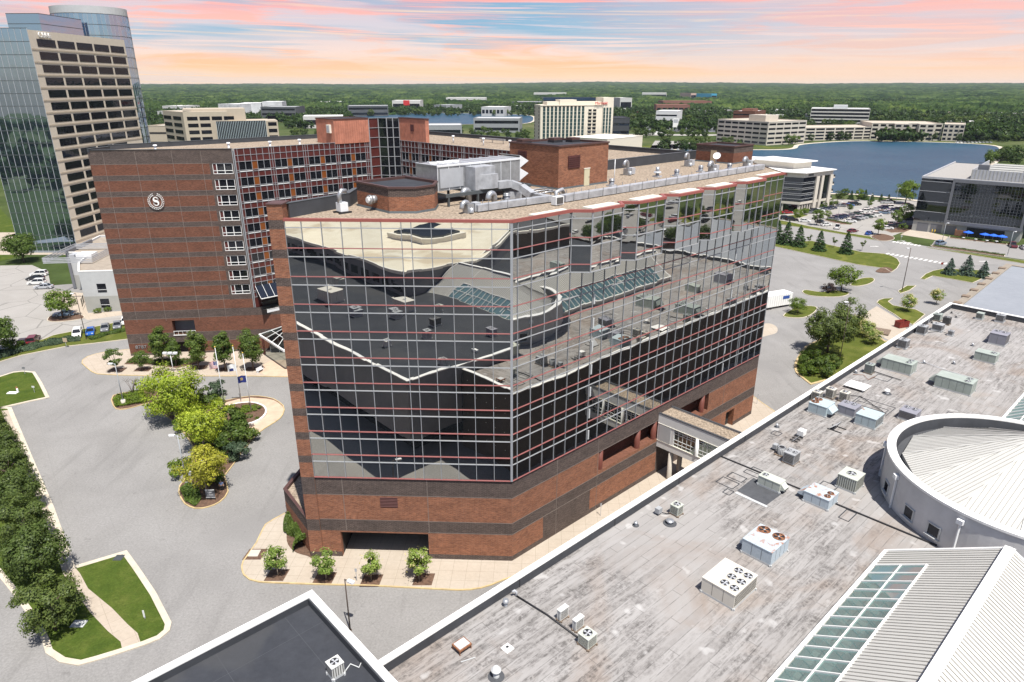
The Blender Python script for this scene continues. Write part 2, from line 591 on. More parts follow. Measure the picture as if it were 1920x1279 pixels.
REDM = mat('red_steel', (0.22, 0.032, 0.024), 0.6, var=0.25, vs=2)
WOOD = mat('weathered_wood', (0.20, 0.15, 0.11), 0.85, var=0.3, vs=3)
CORTEN = mat('brown_screen', (0.24, 0.115, 0.062), 0.8, var=0.15)
TRIM_W = mat('white_coping', (0.82, 0.81, 0.78), 0.45, var=0.03)
def ground_mat(name, stops, ns=0.25, fine=3.0, fine_amt=0.12, rough=0.95, cracks=0.0, joints=0.0, jrot=0.0, patch=None, jcol=(0.2, 0.17, 0.13), dots=0.0, stains=False):
 m, t = newmat(name)
 tc = t.n('ShaderNodeTexCoord').outputs['Object']
 a = t.noise(tc, ns, 6, 0.6, 0.4)
 col = t.ramp(a, stops)
 f = t.noise(tc, fine, 5, 0.75)
 col = t.mix(1.0, col, t.ramp(f, [(0.3, (1 - fine_amt,) * 3), (0.7, (1 + fine_amt,) * 3)]), 'MULTIPLY')
 if cracks:
  vo = t.n('ShaderNodeTexVoronoi', {'Vector': t.mix(0.18, tc, t.n('ShaderNodeTexNoise', {'Vector': tc, 'Scale': 0.6}).outputs[1], 'ADD'), 'Scale': cracks}, feature='DISTANCE_TO_EDGE').outputs['Distance']
  col = t.mix(t.math('MULTIPLY', t.math('LESS_THAN', vo, 0.010), 0.45), col, (0.10, 0.096, 0.092))
 if joints:
  q = t.mapping(tc, rot=(0, 0, -jrot))
  sp = t.n('ShaderNodeSeparateXYZ', {0: q})
  for k in (0, 1):
   w_ = t.math('ABSOLUTE', t.math('SUBTRACT', t.math('FRACT', t.math('DIVIDE', sp.outputs[k], joints)), 0.5))
   col = t.mix(t.math('MULTIPLY', t.math('GREATER_THAN', w_, 0.5 - 0.022 / joints), 0.5), col, jcol)
 if patch:
  pn = t.noise(tc, patch[0], 3, 0.5)
  col = t.mix(t.math('MULTIPLY', t.maprange(pn, patch[1], patch[1] + 0.06), patch[3]), col, patch[2])
 if stains:
  sv = t.noise(tc, 0.45, 4, 0.75)
  col = t.mix(t.math('MULTIPLY', t.maprange(sv, 0.62, 0.74), 0.45), col, (0.10, 0.095, 0.09))
  lv = t.noise(t.mapping(tc, scale=(0.5, 0.06, 1), rot=(0, 0, rad(38))), 1.0, 4, 0.6)
  col = t.mix(t.math('MULTIPLY', t.maprange(lv, 0.54, 0.68), 0.30), col, (0.15, 0.146, 0.14))
 if dots:
  vo = t.n('ShaderNodeTexVoronoi', {'Vector': tc, 'Scale': 2.0, 'Randomness': 0.5}).outputs['Distance']
  col = t.mix(t.math('MULTIPLY', t.math('LESS_THAN', vo, 0.10), dots), col, (0.20, 0.20, 0.205))
 b = t.n('ShaderNodeBsdfPrincipled', {'Base Color': col, 'Roughness': rough, 'Specular IOR Level': 0.04})
 t.t.links.new(t.n('ShaderNodeBump', {'Height': f, 'Strength': 0.25, 'Distance': 0.03}).outputs[0], b.inputs['Normal'])
 t.n('ShaderNodeOutputMaterial', {0: b.outputs[0]})
 return m
ASPHALT = ground_mat('aged_asphalt', [(0.25, (0.205, 0.199, 0.192)), (0.5, (0.240, 0.233, 0.225)), (0.75, (0.272, 0.265, 0.257))], 0.09, 4.0, 0.20, stains=True, joints=4.6, jrot=rad(-52), jcol=(.19, .185, .18), patch=(0.05, 0.58, (0.212, 0.206, 0.200), 0.6))
ASPHALT2 = ground_mat('grey_road', [(0.25, (0.235, 0.226, 0.217)), (0.75, (0.275, 0.266, 0.256))], 0.08, 3.0, 0.10)
ASPHALT3 = ground_mat('cracked_parking_asphalt', [(0.25, (0.28, 0.265, 0.245)), (0.75, (0.335, 0.32, 0.30))], 0.1, 3.0, 0.08, cracks=0.09)
PAVE = ground_mat('concrete_paving', [(0.25, (0.38, 0.325, 0.262)), (0.75, (0.43, 0.378, 0.315))], 0.2, 2.5, 0.07, joints=1.6, jrot=-0.042)
PAVE2 = ground_mat('concrete_walk', [(0.25, (0.38, 0.32, 0.255)), (0.75, (0.435, 0.375, 0.31))], 0.3, 2.5, 0.08, joints=1.8, jrot=rad(-50))
GRASS = ground_mat('mown_grass', [(0.25, (0.062, 0.080, 0.016)), (0.5, (0.088, 0.105, 0.022)), (0.75, (0.125, 0.130, 0.036))], 0.35, 5.0, 0.32, patch=(0.16, 0.58, (0.165, 0.165, 0.04), 0.6))
GRASSG = ground_mat('lush_grass', [(0.25, (0.040, 0.066, 0.012)), (0.5, (0.060, 0.088, 0.016)), (0.75, (0.094, 0.112, 0.026))], 0.4, 5.0, 0.32, patch=(0.2, 0.60, (0.12, 0.14, 0.03), 0.5))
LAND = ground_mat('far_land', [(0.3, (0.036, 0.058, 0.018)), (0.5, (0.060, 0.082, 0.027)), (0.7, (0.115, 0.12, 0.056))], 0.008, 0.1, 0.3)
GRAVEL = ground_mat('roof_gravel', [(0.25, (0.250, 0.200, 0.152)), (0.75, (0.310, 0.252, 0.195))], 0.4, 3.5, 0.75)
DARKROOF = ground_mat('dark_membrane', [(0.25, (0.038, 0.041, 0.049)), (0.75, (0.055, 0.058, 0.066))], 0.25, 1.2, 0.12, rough=0.7, joints=5.5, jrot=ML.ang(), jcol=(.085, .088, .095), dots=0.30, patch=(0.12, 0.55, (0.066, 0.067, 0.07), 0.5))
CREAMROOF = ground_mat('cream_roof', [(0.25, (0.60, 0.55, 0.44)), (0.75, (0.70, 0.66, 0.55))], 0.2, 1.0, 0.05, patch=(0.06, 0.55, (0.40, 0.32, 0.22), 0.6))
BLACKROOF = ground_mat('black_membrane', [(0.25, (0.065, 0.068, 0.075)), (0.75, (0.095, 0.098, 0.105))], 0.3, 2.0, 0.15)
def membrane():
 m, t = newmat('weathered_roof_membrane')
 tc = t.n('ShaderNodeTexCoord').outputs['Object']
 q = t.mapping(tc, rot=(0, 0, -ML.ang()))
 sp = t.n('ShaderNodeSeparateXYZ', {0: q})
 a, b = sp.outputs[0], sp.outputs[1]
 wob = t.math('MULTIPLY', t.math('SUBTRACT', t.noise(q, 0.15, 2), 0.5), 0.25)
 row = t.math('DIVIDE', t.math('ADD', b, wob), 0.92)
 rid = t.math('FLOOR', row)
 fr = t.math('FRACT', row)
 # per strip brightness
 cv_ = t.n('ShaderNodeCombineXYZ', {0: t.math('MULTIPLY', a, 0.035), 1: t.math('MULTIPLY', rid, 3.7), 2: 0.0}).outputs[0]
 strip = t.noise(cv_, 1.0, 3, 0.6)
 streakv = t.n('ShaderNodeCombineXYZ', {0: t.math('MULTIPLY', a, 0.22), 1: t.math('MULTIPLY', b, 1.5), 2: 0.0}).outputs[0]
 streak = t.noise(streakv, 1.3, 7, 0.72, 0.3)
 big = t.noise(q, 0.055, 4, 0.6, 0.6)
 fine = t.noise(q, 2.6, 5, 0.75)
 col = t.ramp(strip, [(0.25, (0.250, 0.237, 0.226)), (0.5, (0.298, 0.284, 0.273)), (0.75, (0.345, 0.331, 0.32))])
 tan = t.noise(q, 0.09, 4, 0.6, 1.0)
 col = t.mix(t.math('MULTIPLY', t.maprange(tan, 0.48, 0.64), 0.65), col, (0.25, 0.20, 0.165))
 grime = t.math('MULTIPLY', t.maprange(streak, 0.44, 0.60), t.maprange(big, 0.40, 0.56))
 speck = t.maprange(fine, 0.38, 0.56)
 col = t.mix(t.math('MULTIPLY', t.math('MULTIPLY', grime, speck), 0.75), col, (0.062, 0.056, 0.053))
 col = t.mix(t.math('MULTIPLY', t.maprange(streak, 0.50, 0.32), 0.35), col, (0.36, 0.35, 0.342))
 seam = t.math('LESS_THAN', fr, 0.075)
 sn = t.noise(t.n('ShaderNodeCombineXYZ', {0: t.math('MULTIPLY', a, 0.5), 1: rid, 2: 0.0}).outputs[0], 1.0, 5, 0.7)
 col = t.mix(t.math('MULTIPLY', t.math('MULTIPLY', seam, t.maprange(sn, 0.38, 0.62)), 0.6), col, (0.07, 0.066, 0.064))
 # cross joints where rolls end
 cj = t.math('FRACT', t.math('ADD', t.math('DIVIDE', a, 11.0), t.math('MULTIPLY', rid, 0.37)))
 col = t.mix(t.math('MULTIPLY', t.math('LESS_THAN', cj, 0.006), 0.5), col, (0.09, 0.085, 0.08))
 lt = t.noise(q, 0.5, 2, 0.4)
 col = t.mix(t.math('MULTIPLY', t.maprange(lt, 0.66, 0.72), 0.5), col, (0.50, 0.49, 0.48))
 bs = t.n('ShaderNodeBsdfPrincipled', {'Base Color': col, 'Roughness': 0.9, 'Specular IOR Level': 0.15})
 t.t.links.new(t.n('ShaderNodeBump', {'Height': streak, 'Strength': 0.2, 'Distance': 0.03}).outputs[0], bs.inputs['Normal'])
 t.n('ShaderNodeOutputMaterial', {0: bs.outputs[0]})
 return m
MEMB = membrane()
def ribbed(name, col, pitch=0.4, axis_ang=0.0, amt=0.35):
 """standing seam sheet: thin shadowed ribs as relief only"""
 m, t = newmat(name)
 tc = t.n('ShaderNodeTexCoord').outputs['Object']
 n = t.noise(tc, 0.25, 5, 0.6)
 dirt = t.noise(t.mapping(tc, scale=(1, 1, 0.2)), 1.2, 5, 0.7)
 c = t.mix(t.maprange(n, 0.3, 0.7), tuple(x * 0.93 for x in col), col)
 c = t.mix(t.math('MULTIPLY', t.maprange(dirt, 0.55, 0.75), 0.3), c, tuple(x * 0.7 for x in col))
 b = t.n('ShaderNodeBsdfPrincipled', {'Base Color': c, 'Roughness': 0.5, 'Specular IOR Level': 0.3})
 t.n('ShaderNodeOutputMaterial', {0: b.outputs[0]})
 return m
WHITESHEET = ribbed('white_roof_sheet', (0.53, 0.52, 0.488))
SEAM = mat('roof_seam', (0.31, 0.302, 0.28), 0.6, var=0.1)
COPPER = mat('copper_cladding', (0.44, 0.18, 0.118), 0.5, var=0.22, vs=0.8)
BATTEN = mat('copper_batten', (0.37, 0.145, 0.095), 0.5, var=0.2)
def rusty(name, col, amt=0.5):
 m, t = newmat(name)
 tc = t.n('ShaderNodeTexCoord').outputs['Object']
 n = t.noise(tc, 1.1, 5, 0.65, 0.5)
 n2 = t.noise(tc, 4.0, 4, 0.7)
 c = t.mix(t.maprange(n2, 0.3, 0.7), tuple(x * 0.85 for x in col), col)
 g = t.n('ShaderNodeNewGeometry')
 up = t.n('ShaderNodeSeparateXYZ', {0: g.outputs['Normal']}).outputs[2]
 f = t.math('MULTIPLY', t.maprange(n, 0.60 - 0.08 * amt, 0.70 - 0.06 * amt), t.maprange(up, 0.3, 0.8))
 c = t.mix(t.math('MULTIPLY', f, 0.9), c, (0.33, 0.125, 0.045))
 b = t.n('ShaderNodeBsdfPrincipled', {'Base Color': c, 'Roughness': 0.6, 'Specular IOR Level': 0.3})
 t.n('ShaderNodeOutputMaterial', {0: b.outputs[0]})
 return m
HV = dict(sage=mat('sage_cabinet', (0.33, 0.37, 0.335), 0.5, var=0.10), ltsage=mat('pale_sage_cabinet', (0.48, 0.50, 0.44), 0.5, var=0.08),
  white=mat('pale_cabinet', (0.60, 0.60, 0.57), 0.5, var=0.06), bone=mat('bone_cabinet', (0.60, 0.57, 0.50), 0.5, var=0.05),
  blue=rusty('blue_grey_cabinet', (0.42, 0.50, 0.53), 0.3), rustblue=rusty('rust_stained_cabinet', (0.45, 0.52, 0.57), 1.0),
  purple=mat('violet_grey_cabinet', (0.25, 0.25, 0.285), 0.5, var=0.08), grey=mat('mid_grey_cabinet', (0.34, 0.35, 0.36), 0.5, var=0.1),
  coil=mat('condenser_coil', (0.085, 0.082, 0.080), 0.6, var=0.2, vs=6))
def water():
 m, t = newmat('lake_water')
 tc = t.n('ShaderNodeTexCoord').outputs['Object']
 n = t.noise(t.mapping(tc, scale=(1, 1.0, 1)), 0.25, 5, 0.7)
 n2 = t.noise(tc, 0.012, 3, 0.6)
 c = t.mix(t.maprange(n2, 0.3, 0.7), (0.018, 0.056, 0.094), (0.030, 0.078, 0.118))
 c = t.mix(t.math('MULTIPLY', t.maprange(n, 0.45, 0.7), 0.35), c, (0.05, 0.12, 0.19))
 b = t.n('ShaderNodeBsdfPrincipled', {'Base Color': c, 'Roughness': 0.35, 'Specular IOR Level': 0.07, 'IOR': 1.33})
 t.t.links.new(t.n('ShaderNodeBump', {'Height': n, 'Strength': 0.6, 'Distance': 1.0}).outputs[0], b.inputs['Normal'])
 t.n('ShaderNodeOutputMaterial', {0: b.outputs[0]})
 return m
WATER = water()
def foliage(name, dark, mid, light, trans=0.3, rnd=0.15):
 m, t = newmat(name)
 g = t.n('ShaderNodeNewGeometry')
 r = g.outputs['Random Per Island']
 c = t.ramp(r, [(0.0, dark), (0.5, mid), (1.0, light)])
 tc = t.n('ShaderNodeTexCoord').outputs['Object']
 n = t.noise(tc, 0.7, 3, 0.6)
 c = t.mix(1.0, c, t.ramp(n, [(0.3, (0.72,) * 3), (0.7, (1.28,) * 3)]), 'MULTIPLY')
 o = t.n('ShaderNodeObjectInfo').outputs['Random']
 c = t.mix(1.0, c, t.ramp(o, [(0, (1 - rnd, 1 - rnd * 0.7, 1 - rnd)), (1, (1 + rnd, 1 + rnd * 0.7, 1 + rnd * 0.5))]), 'MULTIPLY')
 d = t.n('ShaderNodeBsdfDiffuse', {'Color': c, 'Roughness': 0.5})
 tr = t.n('ShaderNodeBsdfTranslucent', {'Color': t.mix(1.0, c, (1.25, 1.3, 0.7), 'MULTIPLY')})
 gl = t.n('ShaderNodeBsdfGlossy', {'Color': c4((0.9, 0.95, 0.9)), 'Roughness': 0.45})
 s1 = t.n('ShaderNodeMixShader', {0: trans, 1: d.outputs[0], 2: tr.outputs[0]})
 s2 = t.n('ShaderNodeMixShader', {0: 0.012, 1: s1.outputs[0], 2: gl.outputs[0]})
 t.n('ShaderNodeOutputMaterial', {0: s2.outputs[0]})
 return m
LEAF = dict(
 dark=foliage('dark_leaves', (0.054, 0.082, 0.022), (0.096, 0.135, 0.036), (0.150, 0.190, 0.058)),
 mid=foliage('green_leaves', (0.052, 0.090, 0.018), (0.094, 0.146, 0.029), (0.148, 0.200, 0.048)),
 bright=foliage('bright_leaves', (0.085, 0.135, 0.018), (0.140, 0.205, 0.028), (0.205, 0.270, 0.048)),
 lime=foliage('yellow_green_leaves', (0.170, 0.235, 0.020), (0.280, 0.355, 0.034), (0.410, 0.475, 0.070)),
 gold=foliage('golden_leaves', (0.240, 0.235, 0.024), (0.360, 0.350, 0.042), (0.490, 0.470, 0.085)),
 magnolia=foliage('magnolia_leaves', (0.125, 0.190, 0.034), (0.210, 0.295, 0.062), (0.310, 0.380, 0.110)),
 cream=foliage('cream_flowers', (0.40, 0.36, 0.14), (0.52, 0.47, 0.22), (0.62, 0.58, 0.32)),
 spruce=foliage('blue_spruce_needles', (0.055, 0.095, 0.070), (0.095, 0.145, 0.110), (0.150, 0.205, 0.160), 0.1),
 conifer=foliage('conifer_needles', (0.030, 0.066, 0.022), (0.054, 0.105, 0.034), (0.090, 0.150, 0.054), 0.1),
 far=foliage('far_leaves', (0.024, 0.048, 0.012), (0.046, 0.080, 0.020), (0.082, 0.122, 0.034), 0.2, 0.3),
 purple=foliage('purple_leaves', (0.045, 0.030, 0.035), (0.075, 0.050, 0.052), (0.11, 0.08, 0.075)),
 juniper=foliage('juniper_leaves', (0.035, 0.060, 0.035), (0.058, 0.090, 0.052), (0.088, 0.122, 0.070), 0.1))
# ------------------------------------------------------------------ ground, roads, islands
def pg(pts, z=0.0):
 return [G(u, v, z)[:2] for u, v in pts]
def sheet(name, poly, z, m, kind='structure'):
 b = MB()
 b.face([(p[0], p[1], z) for p in poly], m)
 o = b.build(name)
 o['kind'] = kind
 return o
def raised(name, poly, fill, kerb=KERB, h=0.13, kw=0.17, z0=0.0):
 """kerbed island: kerb ring with a real step, fill just below the kerb top"""
 k = MB()
 inn = inset(poly, kw)
 n = len(poly)
 for i in range(n):
  j = (i + 1) % n
  k.face([(*poly[i], z0), (*poly[j], z0), (*poly[j], z0 + h), (*poly[i], z0 + h)], kerb)
  k.face([(*poly[i], z0 + h), (*poly[j], z0 + h), (*inn[j], z0 + h), (*inn[i], z0 + h)], kerb)
  k.face([(*inn[i], z0 + h), (*inn[j], z0 + h), (*inn[j], z0 + h - 0.05), (*inn[i], z0 + h - 0.05)], kerb)
 struct(k.build('kerb'))
 return sheet(name, inn, z0 + h - 0.03, fill)
sheet('ground', [(-9000, -900), (9000, -900), (9000, 12000), (-9000, 12000)], -0.06, LAND)
sheet('car_park', [(-175, -330), (300, -330), (300, 60), (190, 150), (170, 205), (118, 270), (30, 262), (-40, 215), (-130, 185), (-175, 150)], 0.0, ASPHALT)
# north road past the lake car park and the side street on the west
sheet('road', pg([(1300, 395), (1461, 421), (1549, 434), (1650, 453), (1668, 470), (1694, 452), (1730, 462), (1818, 476), (1920, 493), (2050, 510), (2050, 530), (1882, 494), (1790, 500), (1778, 497), (1660, 476), (1616, 473), (1522, 452), (1440, 458), (1300, 430)]), 0.004, ASPHALT2)
sheet('road', [(-62.5, 62.0), (-46.0, 45.5), (-30, 30), (-42, 18), (-66, 44), (-150, 140), (-160, 165), (-150, 165)], 0.004, ASPHALT2)
# west verge with the row of street trees, walk and lawn island
verge = pg([(238, 1033), (262, 1066), (293, 1112), (322, 1168), (319, 1183), (300, 1199), (270, 1211), (225, 1226), (176, 1241), (146, 1249), (112, 1243), (86, 1226), (79, 1203), (60, 1165), (20, 1110), (-60, 1010), (-170, 905), (-260, 830), (-200, 775), (-60, 764), (12, 764), (22, 765), (60, 855), (103, 955), (141, 1062)])
raised('lawn', verge, GRASSG, kw=0.62)
sheet('path', pg([(2, 770), (20, 768), (58, 856), (101, 956), (139, 1062), (150, 1075), (165, 1103), (210, 1140), (240, 1171), (258, 1187), (264, 1206), (230, 1222), (226, 1203), (202, 1183), (169, 1148), (150, 1122), (118, 1075), (84, 970), (42, 870)], 0.13), 0.118, PAVE2)
raised('lawn', pg([(-120, 730), (0, 706), (25, 698), (45, 696), (66, 698), (79, 718), (93, 746), (55, 754), (12, 764), (-120, 790)]), GRASSG, kw=0.5)
sheet('path', pg([(60, 697), (67, 699), (80, 719), (92, 745), (86, 746.5), (73, 720)], 0.13), 0.118, PAVE2)
# hedge verge and west car park
raised('lawn', pg([(-60, 690), (0, 679), (40, 667), (125, 650), (180, 644), (245, 636), (270, 634), (268, 598), (232, 602), (100, 629), (80, 637), (30, 650), (-60, 668)]), GRASS)
sheet('car_park', pg([(-80, 668), (-80, 490), (0, 498), (60, 497), (90, 510), (100, 560), (120, 575), (150, 600), (270, 580), (270, 598), (232, 602), (100, 629), (80, 637), (30, 650)]), 0.006, ASPHALT3)
sheet('pavement', pg([(100, 545), (160, 550), (165, 587), (235, 583), (236, 590), (165, 600), (140, 590), (110, 565), (84, 552)]), 0.012, PAVE2)
raised('flower_bed', smooth_poly(pg([(88, 600), (105, 588), (150, 590), (158, 597), (130, 602), (100, 604)]), 3), MULCH)
sheet('lawn', pg([(-200, 500), (-200, 380), (0, 390), (45, 440), (55, 470), (30, 482), (0, 490)]), 0.008, GRASSG)
sheet('path', pg([(-60, 447), (0, 436), (40, 436), (42, 442), (0, 446), (-60, 458)]), 0.012, PAVE2)
# planted island with the paved turning place and oval bed
isl = [(208, 751), (212, 742), (222, 739), (242, 735), (270, 730), (300, 732), (330, 737), (400, 750), (425, 751), (448, 746), (470, 743), (485, 743), (500, 745), (513, 748), (524, 754), (532, 761), (534, 769), (531, 778), (526, 785), (518, 791), (500, 802), (483, 814), (469, 831), (455, 848), (438, 872), (422, 893), (427, 909), (429, 922), (423, 933), (413, 942), (402, 948), (390, 952), (378, 954.5), (365, 954.5), (355, 951), (346, 946), (339, 936), (334, 925), (336, 912), (345, 900), (358, 872), (366, 848), (358, 833), (348, 818), (335, 802), (321, 788), (300, 773), (278, 757), (266, 760), (252, 764), (238, 767.5), (225, 769), (217, 767.5), (212, 762)]
raised('flower_bed', pg(isl), MULCH, YKERB)
sheet('path', pg([(425, 754), (448, 748), (470, 745.5), (500, 747.5), (513, 750), (522, 755), (530, 762), (532, 769), (529, 777), (524, 784), (500, 800), (481, 813), (448, 806), (410, 800), (392, 790), (400, 770)], 0.12), 0.118, PINKPAVE)
sheet('path', pg([(337, 804), (351, 803), (356, 818), (349, 817)], 0.12), 0.118, PINKPAVE)
bed = smooth_poly(pg([(418, 768), (440, 760), (472, 757), (494, 763), (501, 774), (492, 787), (468, 798), (438, 800), (408, 793), (404, 780)], 0.12), 4)
raised('flower_bed', bed, MULCH, TRIM_W, h=0.42, kw=0.28, z0=0.1)
# hotel entrance walk
raised('pavement', pg([(153, 682), (154, 676), (164, 669), (180, 664), (205, 659), (247, 655), (275, 652), (560, 640), (560, 708), (470, 706), (385, 706), (300, 706), (215, 704), (182, 702), (172, 698), (163, 691)]), PAVE2, YKERB)
sheet('flower_bed', pg([(232, 683), (250, 668), (290, 674), (375, 672), (390, 668), (372, 682), (330, 690), (288, 684)], 0.12), 0.116, MULCH)
sheet('path', pg([(478, 694), (505, 677), (560, 672), (560, 706), (500, 705)], 0.12), 0.116, PINKPAVE)
for u, v in ((219, 694), (268, 693), (373, 689), (424, 693), (475, 692)):
 c = G(u, v, 0.12)
 sheet('flower_bed', [(c[0] - 1.5, c[1] - 0.9), (c[0] + 1.5, c[1] - 0.9), (c[0] + 1.5, c[1] + 1.1), (c[0] - 1.5, c[1] + 1.1)], 0.120, MULCH)
# pavement round the tower corner and along its long face
cw = pg([(566, 925), (537, 961), (513, 974), (497, 984), (489, 999), (480, 1018), (464, 1041), (455, 1053), (452, 1063), (453, 1071), (456, 1079), (467, 1088), (487, 1093), (530, 1095), (588, 1097), (702, 1100), (836, 1107), (860, 1108), (882, 1107), (902, 1104), (922, 1098), (946, 1088)])
cw += [TW(7.0, 5.3)[:2], TW(30, 5.2)[:2], TW(55, 5.2)[:2], TW(60, 3.0)[:2], TW(62, -1)[:2], TW(66, -8)[:2], TW(50, -10)[:2], TW(5, -10)[:2], (-22, 72)]
raised('pavement', cw, PAVE, YKERB)
sheet('path', smooth_poly(pg([(1430, 609), (1445, 607), (1457, 614), (1456, 624), (1440, 629), (1425, 631)]), 3), 0.01, PAVE)
for u, v in ((519, 1077), (608, 1083), (696, 1087), (794, 1085), (478, 1038)):
 c = G(u, v, 0.12)
 sheet('flower_bed', [(c[0] - 1.15, c[1] - 1.1), (c[0] + 1.05, c[1] - 1.1), (c[0] + 1.25, c[1] + 0.9), (c[0] - 0.95, c[1] + 0.9)], 0.118, MULCH)
sheet('flower_bed', smooth_poly(pg([(541, 985), (560, 972), (588, 1000), (592, 1045), (575, 1042), (552, 1034), (538, 1015)], 0.12), 4), 0.117, MULCH)
# east car park islands
raised('lawn', pg([(1300, 440), (1454, 463), (1532, 480), (1609, 497), (1660, 504), (1671, 511), (1682, 504), (1688, 494), (1683, 486), (1672, 480), (1657, 476), (1616, 473), (1522, 452), (1440, 456), (1300, 436)]), GRASS)
sheet('flower_bed', smooth_poly(pg([(1642, 508), (1655, 501), (1668, 502), (1674, 506), (1668, 511), (1650, 511)], 0.13), 4), 0.118, MULCH)
raised('lawn', smooth_poly(pg([(1504, 548), (1511, 544), (1540, 548), (1565, 545), (1590, 548), (1590, 553), (1573, 557), (1542, 557), (1515, 554)]), 3), GRASS)
raised('lawn', smooth_poly(pg([(1594, 535), (1602, 527), (1616, 522), (1634, 521), (1640, 526), (1629, 533), (1609, 537)]), 3), GRASS)
raised('lawn', pg([(1683, 546), (1700, 536), (1718, 536), (1706, 545), (1688, 551)]), GRASS)
raised('lawn', pg([(1725, 523), (1735, 514), (1749, 508), (1769, 504), (1836, 507), (1860, 515), (1824, 531), (1785, 524), (1749, 518), (1734, 525)]), GRASS)
raised('lawn', pg([(1643, 568), (1647, 563), (1657, 560), (1675, 559.5), (1666, 566), (1675, 573), (1718, 581), (1735, 590), (1712, 610), (1690, 600), (1678, 591), (1655, 577)]), GRASS)
sheet('loading_pad', pg([(1644, 574), (1679, 595), (1695, 605), (1700, 620), (1670, 640), (1630, 618), (1601, 600)]), 0.008, PAVE)
raised('lawn', smooth_poly(pg([(1468, 592), (1489, 578), (1514, 574), (1532, 577), (1525, 588), (1507, 596), (1482, 596)]), 3), GRASS)
raised('lawn', smooth_poly(pg([(1530, 640), (1512, 648), (1499, 664), (1490, 681), (1491, 697), (1502, 708), (1520, 722)]), 3, closed=False) + pg([(1600, 700), (1690, 640), (1660, 640), (1629, 619), (1600, 602), (1560, 612)]), GRASS, YKERB, kw=0.45)
# road markings
mk = mat('road_paint', (0.62, 0.61, 0.58), 0.8, var=0.15, vs=3)
mb = MB()
def dashes(p, q, n, ln, wd_):
 A, B = G(*p), G(*q)
 dx, dy = (B[0] - A[0]), (B[1] - A[1])
 L = hypot(dx, dy)
 dx, dy = dx / L, dy / L
 for i in range(n):
  c = (A[0] + (B[0] - A[0]) * (i + .5) / n, A[1] + (B[1] - A[1]) * (i + .5) / n)
  mb.face([(c[0] + dx * a * wd_ / 2 - dy * b * ln / 2, c[1] + dy * a * wd_ / 2 + dx * b * ln / 2, 0.009) for a, b in ((-1, -1), (1, -1), (1, 1), (-1, 1))], mk)
dashes((1660, 475), (1778, 495), 13, 2.6, 0.75)
dashes((1673, 453), (1727, 461), 8, 2.4, 0.75)
dashes((1691, 439), (1751, 448), 9, 2.4, 0.7)
for u, v in ((1640, 462), (1690, 452), (1702, 455), (1845, 490)):
 c = G(u, v)
 mb.face([(c[0] - 1.6, c[1] - .25, 0.0085), (c[0] + 0.4, c[1] - .25, 0.0085), (c[0] + 0.4, c[1] - .6, 0.0085), (c[0] + 1.6, c[1], 0.0085), (c[0] + 0.4, c[1] + .6, 0.0085), (c[0] + 0.4, c[1] + .25, 0.0085), (c[0] - 1.6, c[1] + .25, 0.0085)], mk)
struct(mb.build('road_marking'))
# lake car park, verges, forecourt of the dark offices
sheet('car_park', pg([(1440, 405), (1462, 414), (1640, 446), (1672, 443), (1700, 432), (1713, 428), (1760, 370), (1700, 376), (1560, 374), (1530, 385), (1490, 400)]), 0.006, ASPHALT3)
raised('lawn', pg([(1455, 412), (1483, 417), (1517, 424.5), (1550, 431), (1600, 439), (1633, 444), (1650, 452), (1567, 438), (1462, 420.5)]), GRASS)
raised('flower_bed', smooth_poly(pg([(1632, 444), (1650, 438.5), (1672, 443), (1677, 448), (1665, 452), (1645, 451)]), 4), MULCH)
raised('flower_bed', pg([(1657, 432), (1680, 425), (1712, 422), (1712, 430), (1697, 436), (1672, 437)]), MULCH)
raised('flower_bed', pg([(1544, 413), (1552, 411), (1598, 420), (1596, 422), (1575, 421)]), MULCH)
raised('lawn', pg([(1457, 408), (1475, 405), (1500, 402), (1516, 404), (1500, 409), (1480, 410)]), GRASS)
sheet('pavement', pg([(1688, 440), (1712, 428), (1778, 444), (1770, 452), (1752, 450)]), 0.014, PAVE)
sheet('car_park', pg([(1752, 452), (1778, 444), (1888, 458), (2000, 470), (2000, 500), (1920, 487), (1745, 462)]), 0.008, ASPHALT2)
raised('lawn', pg([(1736, 463), (1752, 466), (1920, 489), (2000, 500), (2000, 506), (1920, 495), (1818, 478), (1745, 466)]), GRASS)
raised('flower_bed', pg([(1744, 460), (1780, 464), (1884, 479), (1884, 482), (1780, 468), (1748, 463)]), MULCH)
raised('flower_bed', pg([(1780, 443), (1790, 445), (1888, 457), (1888, 459.5), (1780, 447)]), MULCH)
# lakes
def lake(px, ripple=True):
 poly = smooth_poly(pg(px), 4)
 sheet('water', poly, 0.03, WATER)
 out = inset(poly, -4)
 b = MB()
 n = len(poly)
 for i in range(n):
  j = (i + 1) % n
  b.face([(*poly[i], 0.0), (*poly[j], 0.0), (*poly[j], 0.22), (*poly[i], 0.22)], KERB)
  b.face([(*poly[i], 0.22), (*poly[j], 0.22), (*out[j], 0.26), (*out[i], 0.26)], KERB)
 struct(b.build('lake_bank'))
lake([(1120, 300), (1200, 289), (1238, 283), (1312, 280), (1405, 281.5), (1470, 281), (1494, 278), (1508, 271), (1600, 265), (1700, 266), (1800, 269), (1868, 275), (1866, 290), (1858, 305), (1800, 335), (1740, 372), (1690, 372), (1600, 364), (1540, 362), (1450, 352), (1380, 340), (1200, 312)])
lake([(560, 213), (700, 212), (790, 212), (905, 213), (986, 216), (1000, 224), (980, 232), (900, 233), (790, 233), (600, 224)])
sheet('lawn', pg([(1160, 284), (1200, 274), (1250, 271), (1310, 270), (1320, 277), (1312, 279.5), (1238, 282), (1200, 288)]), 0.02, GRASS)
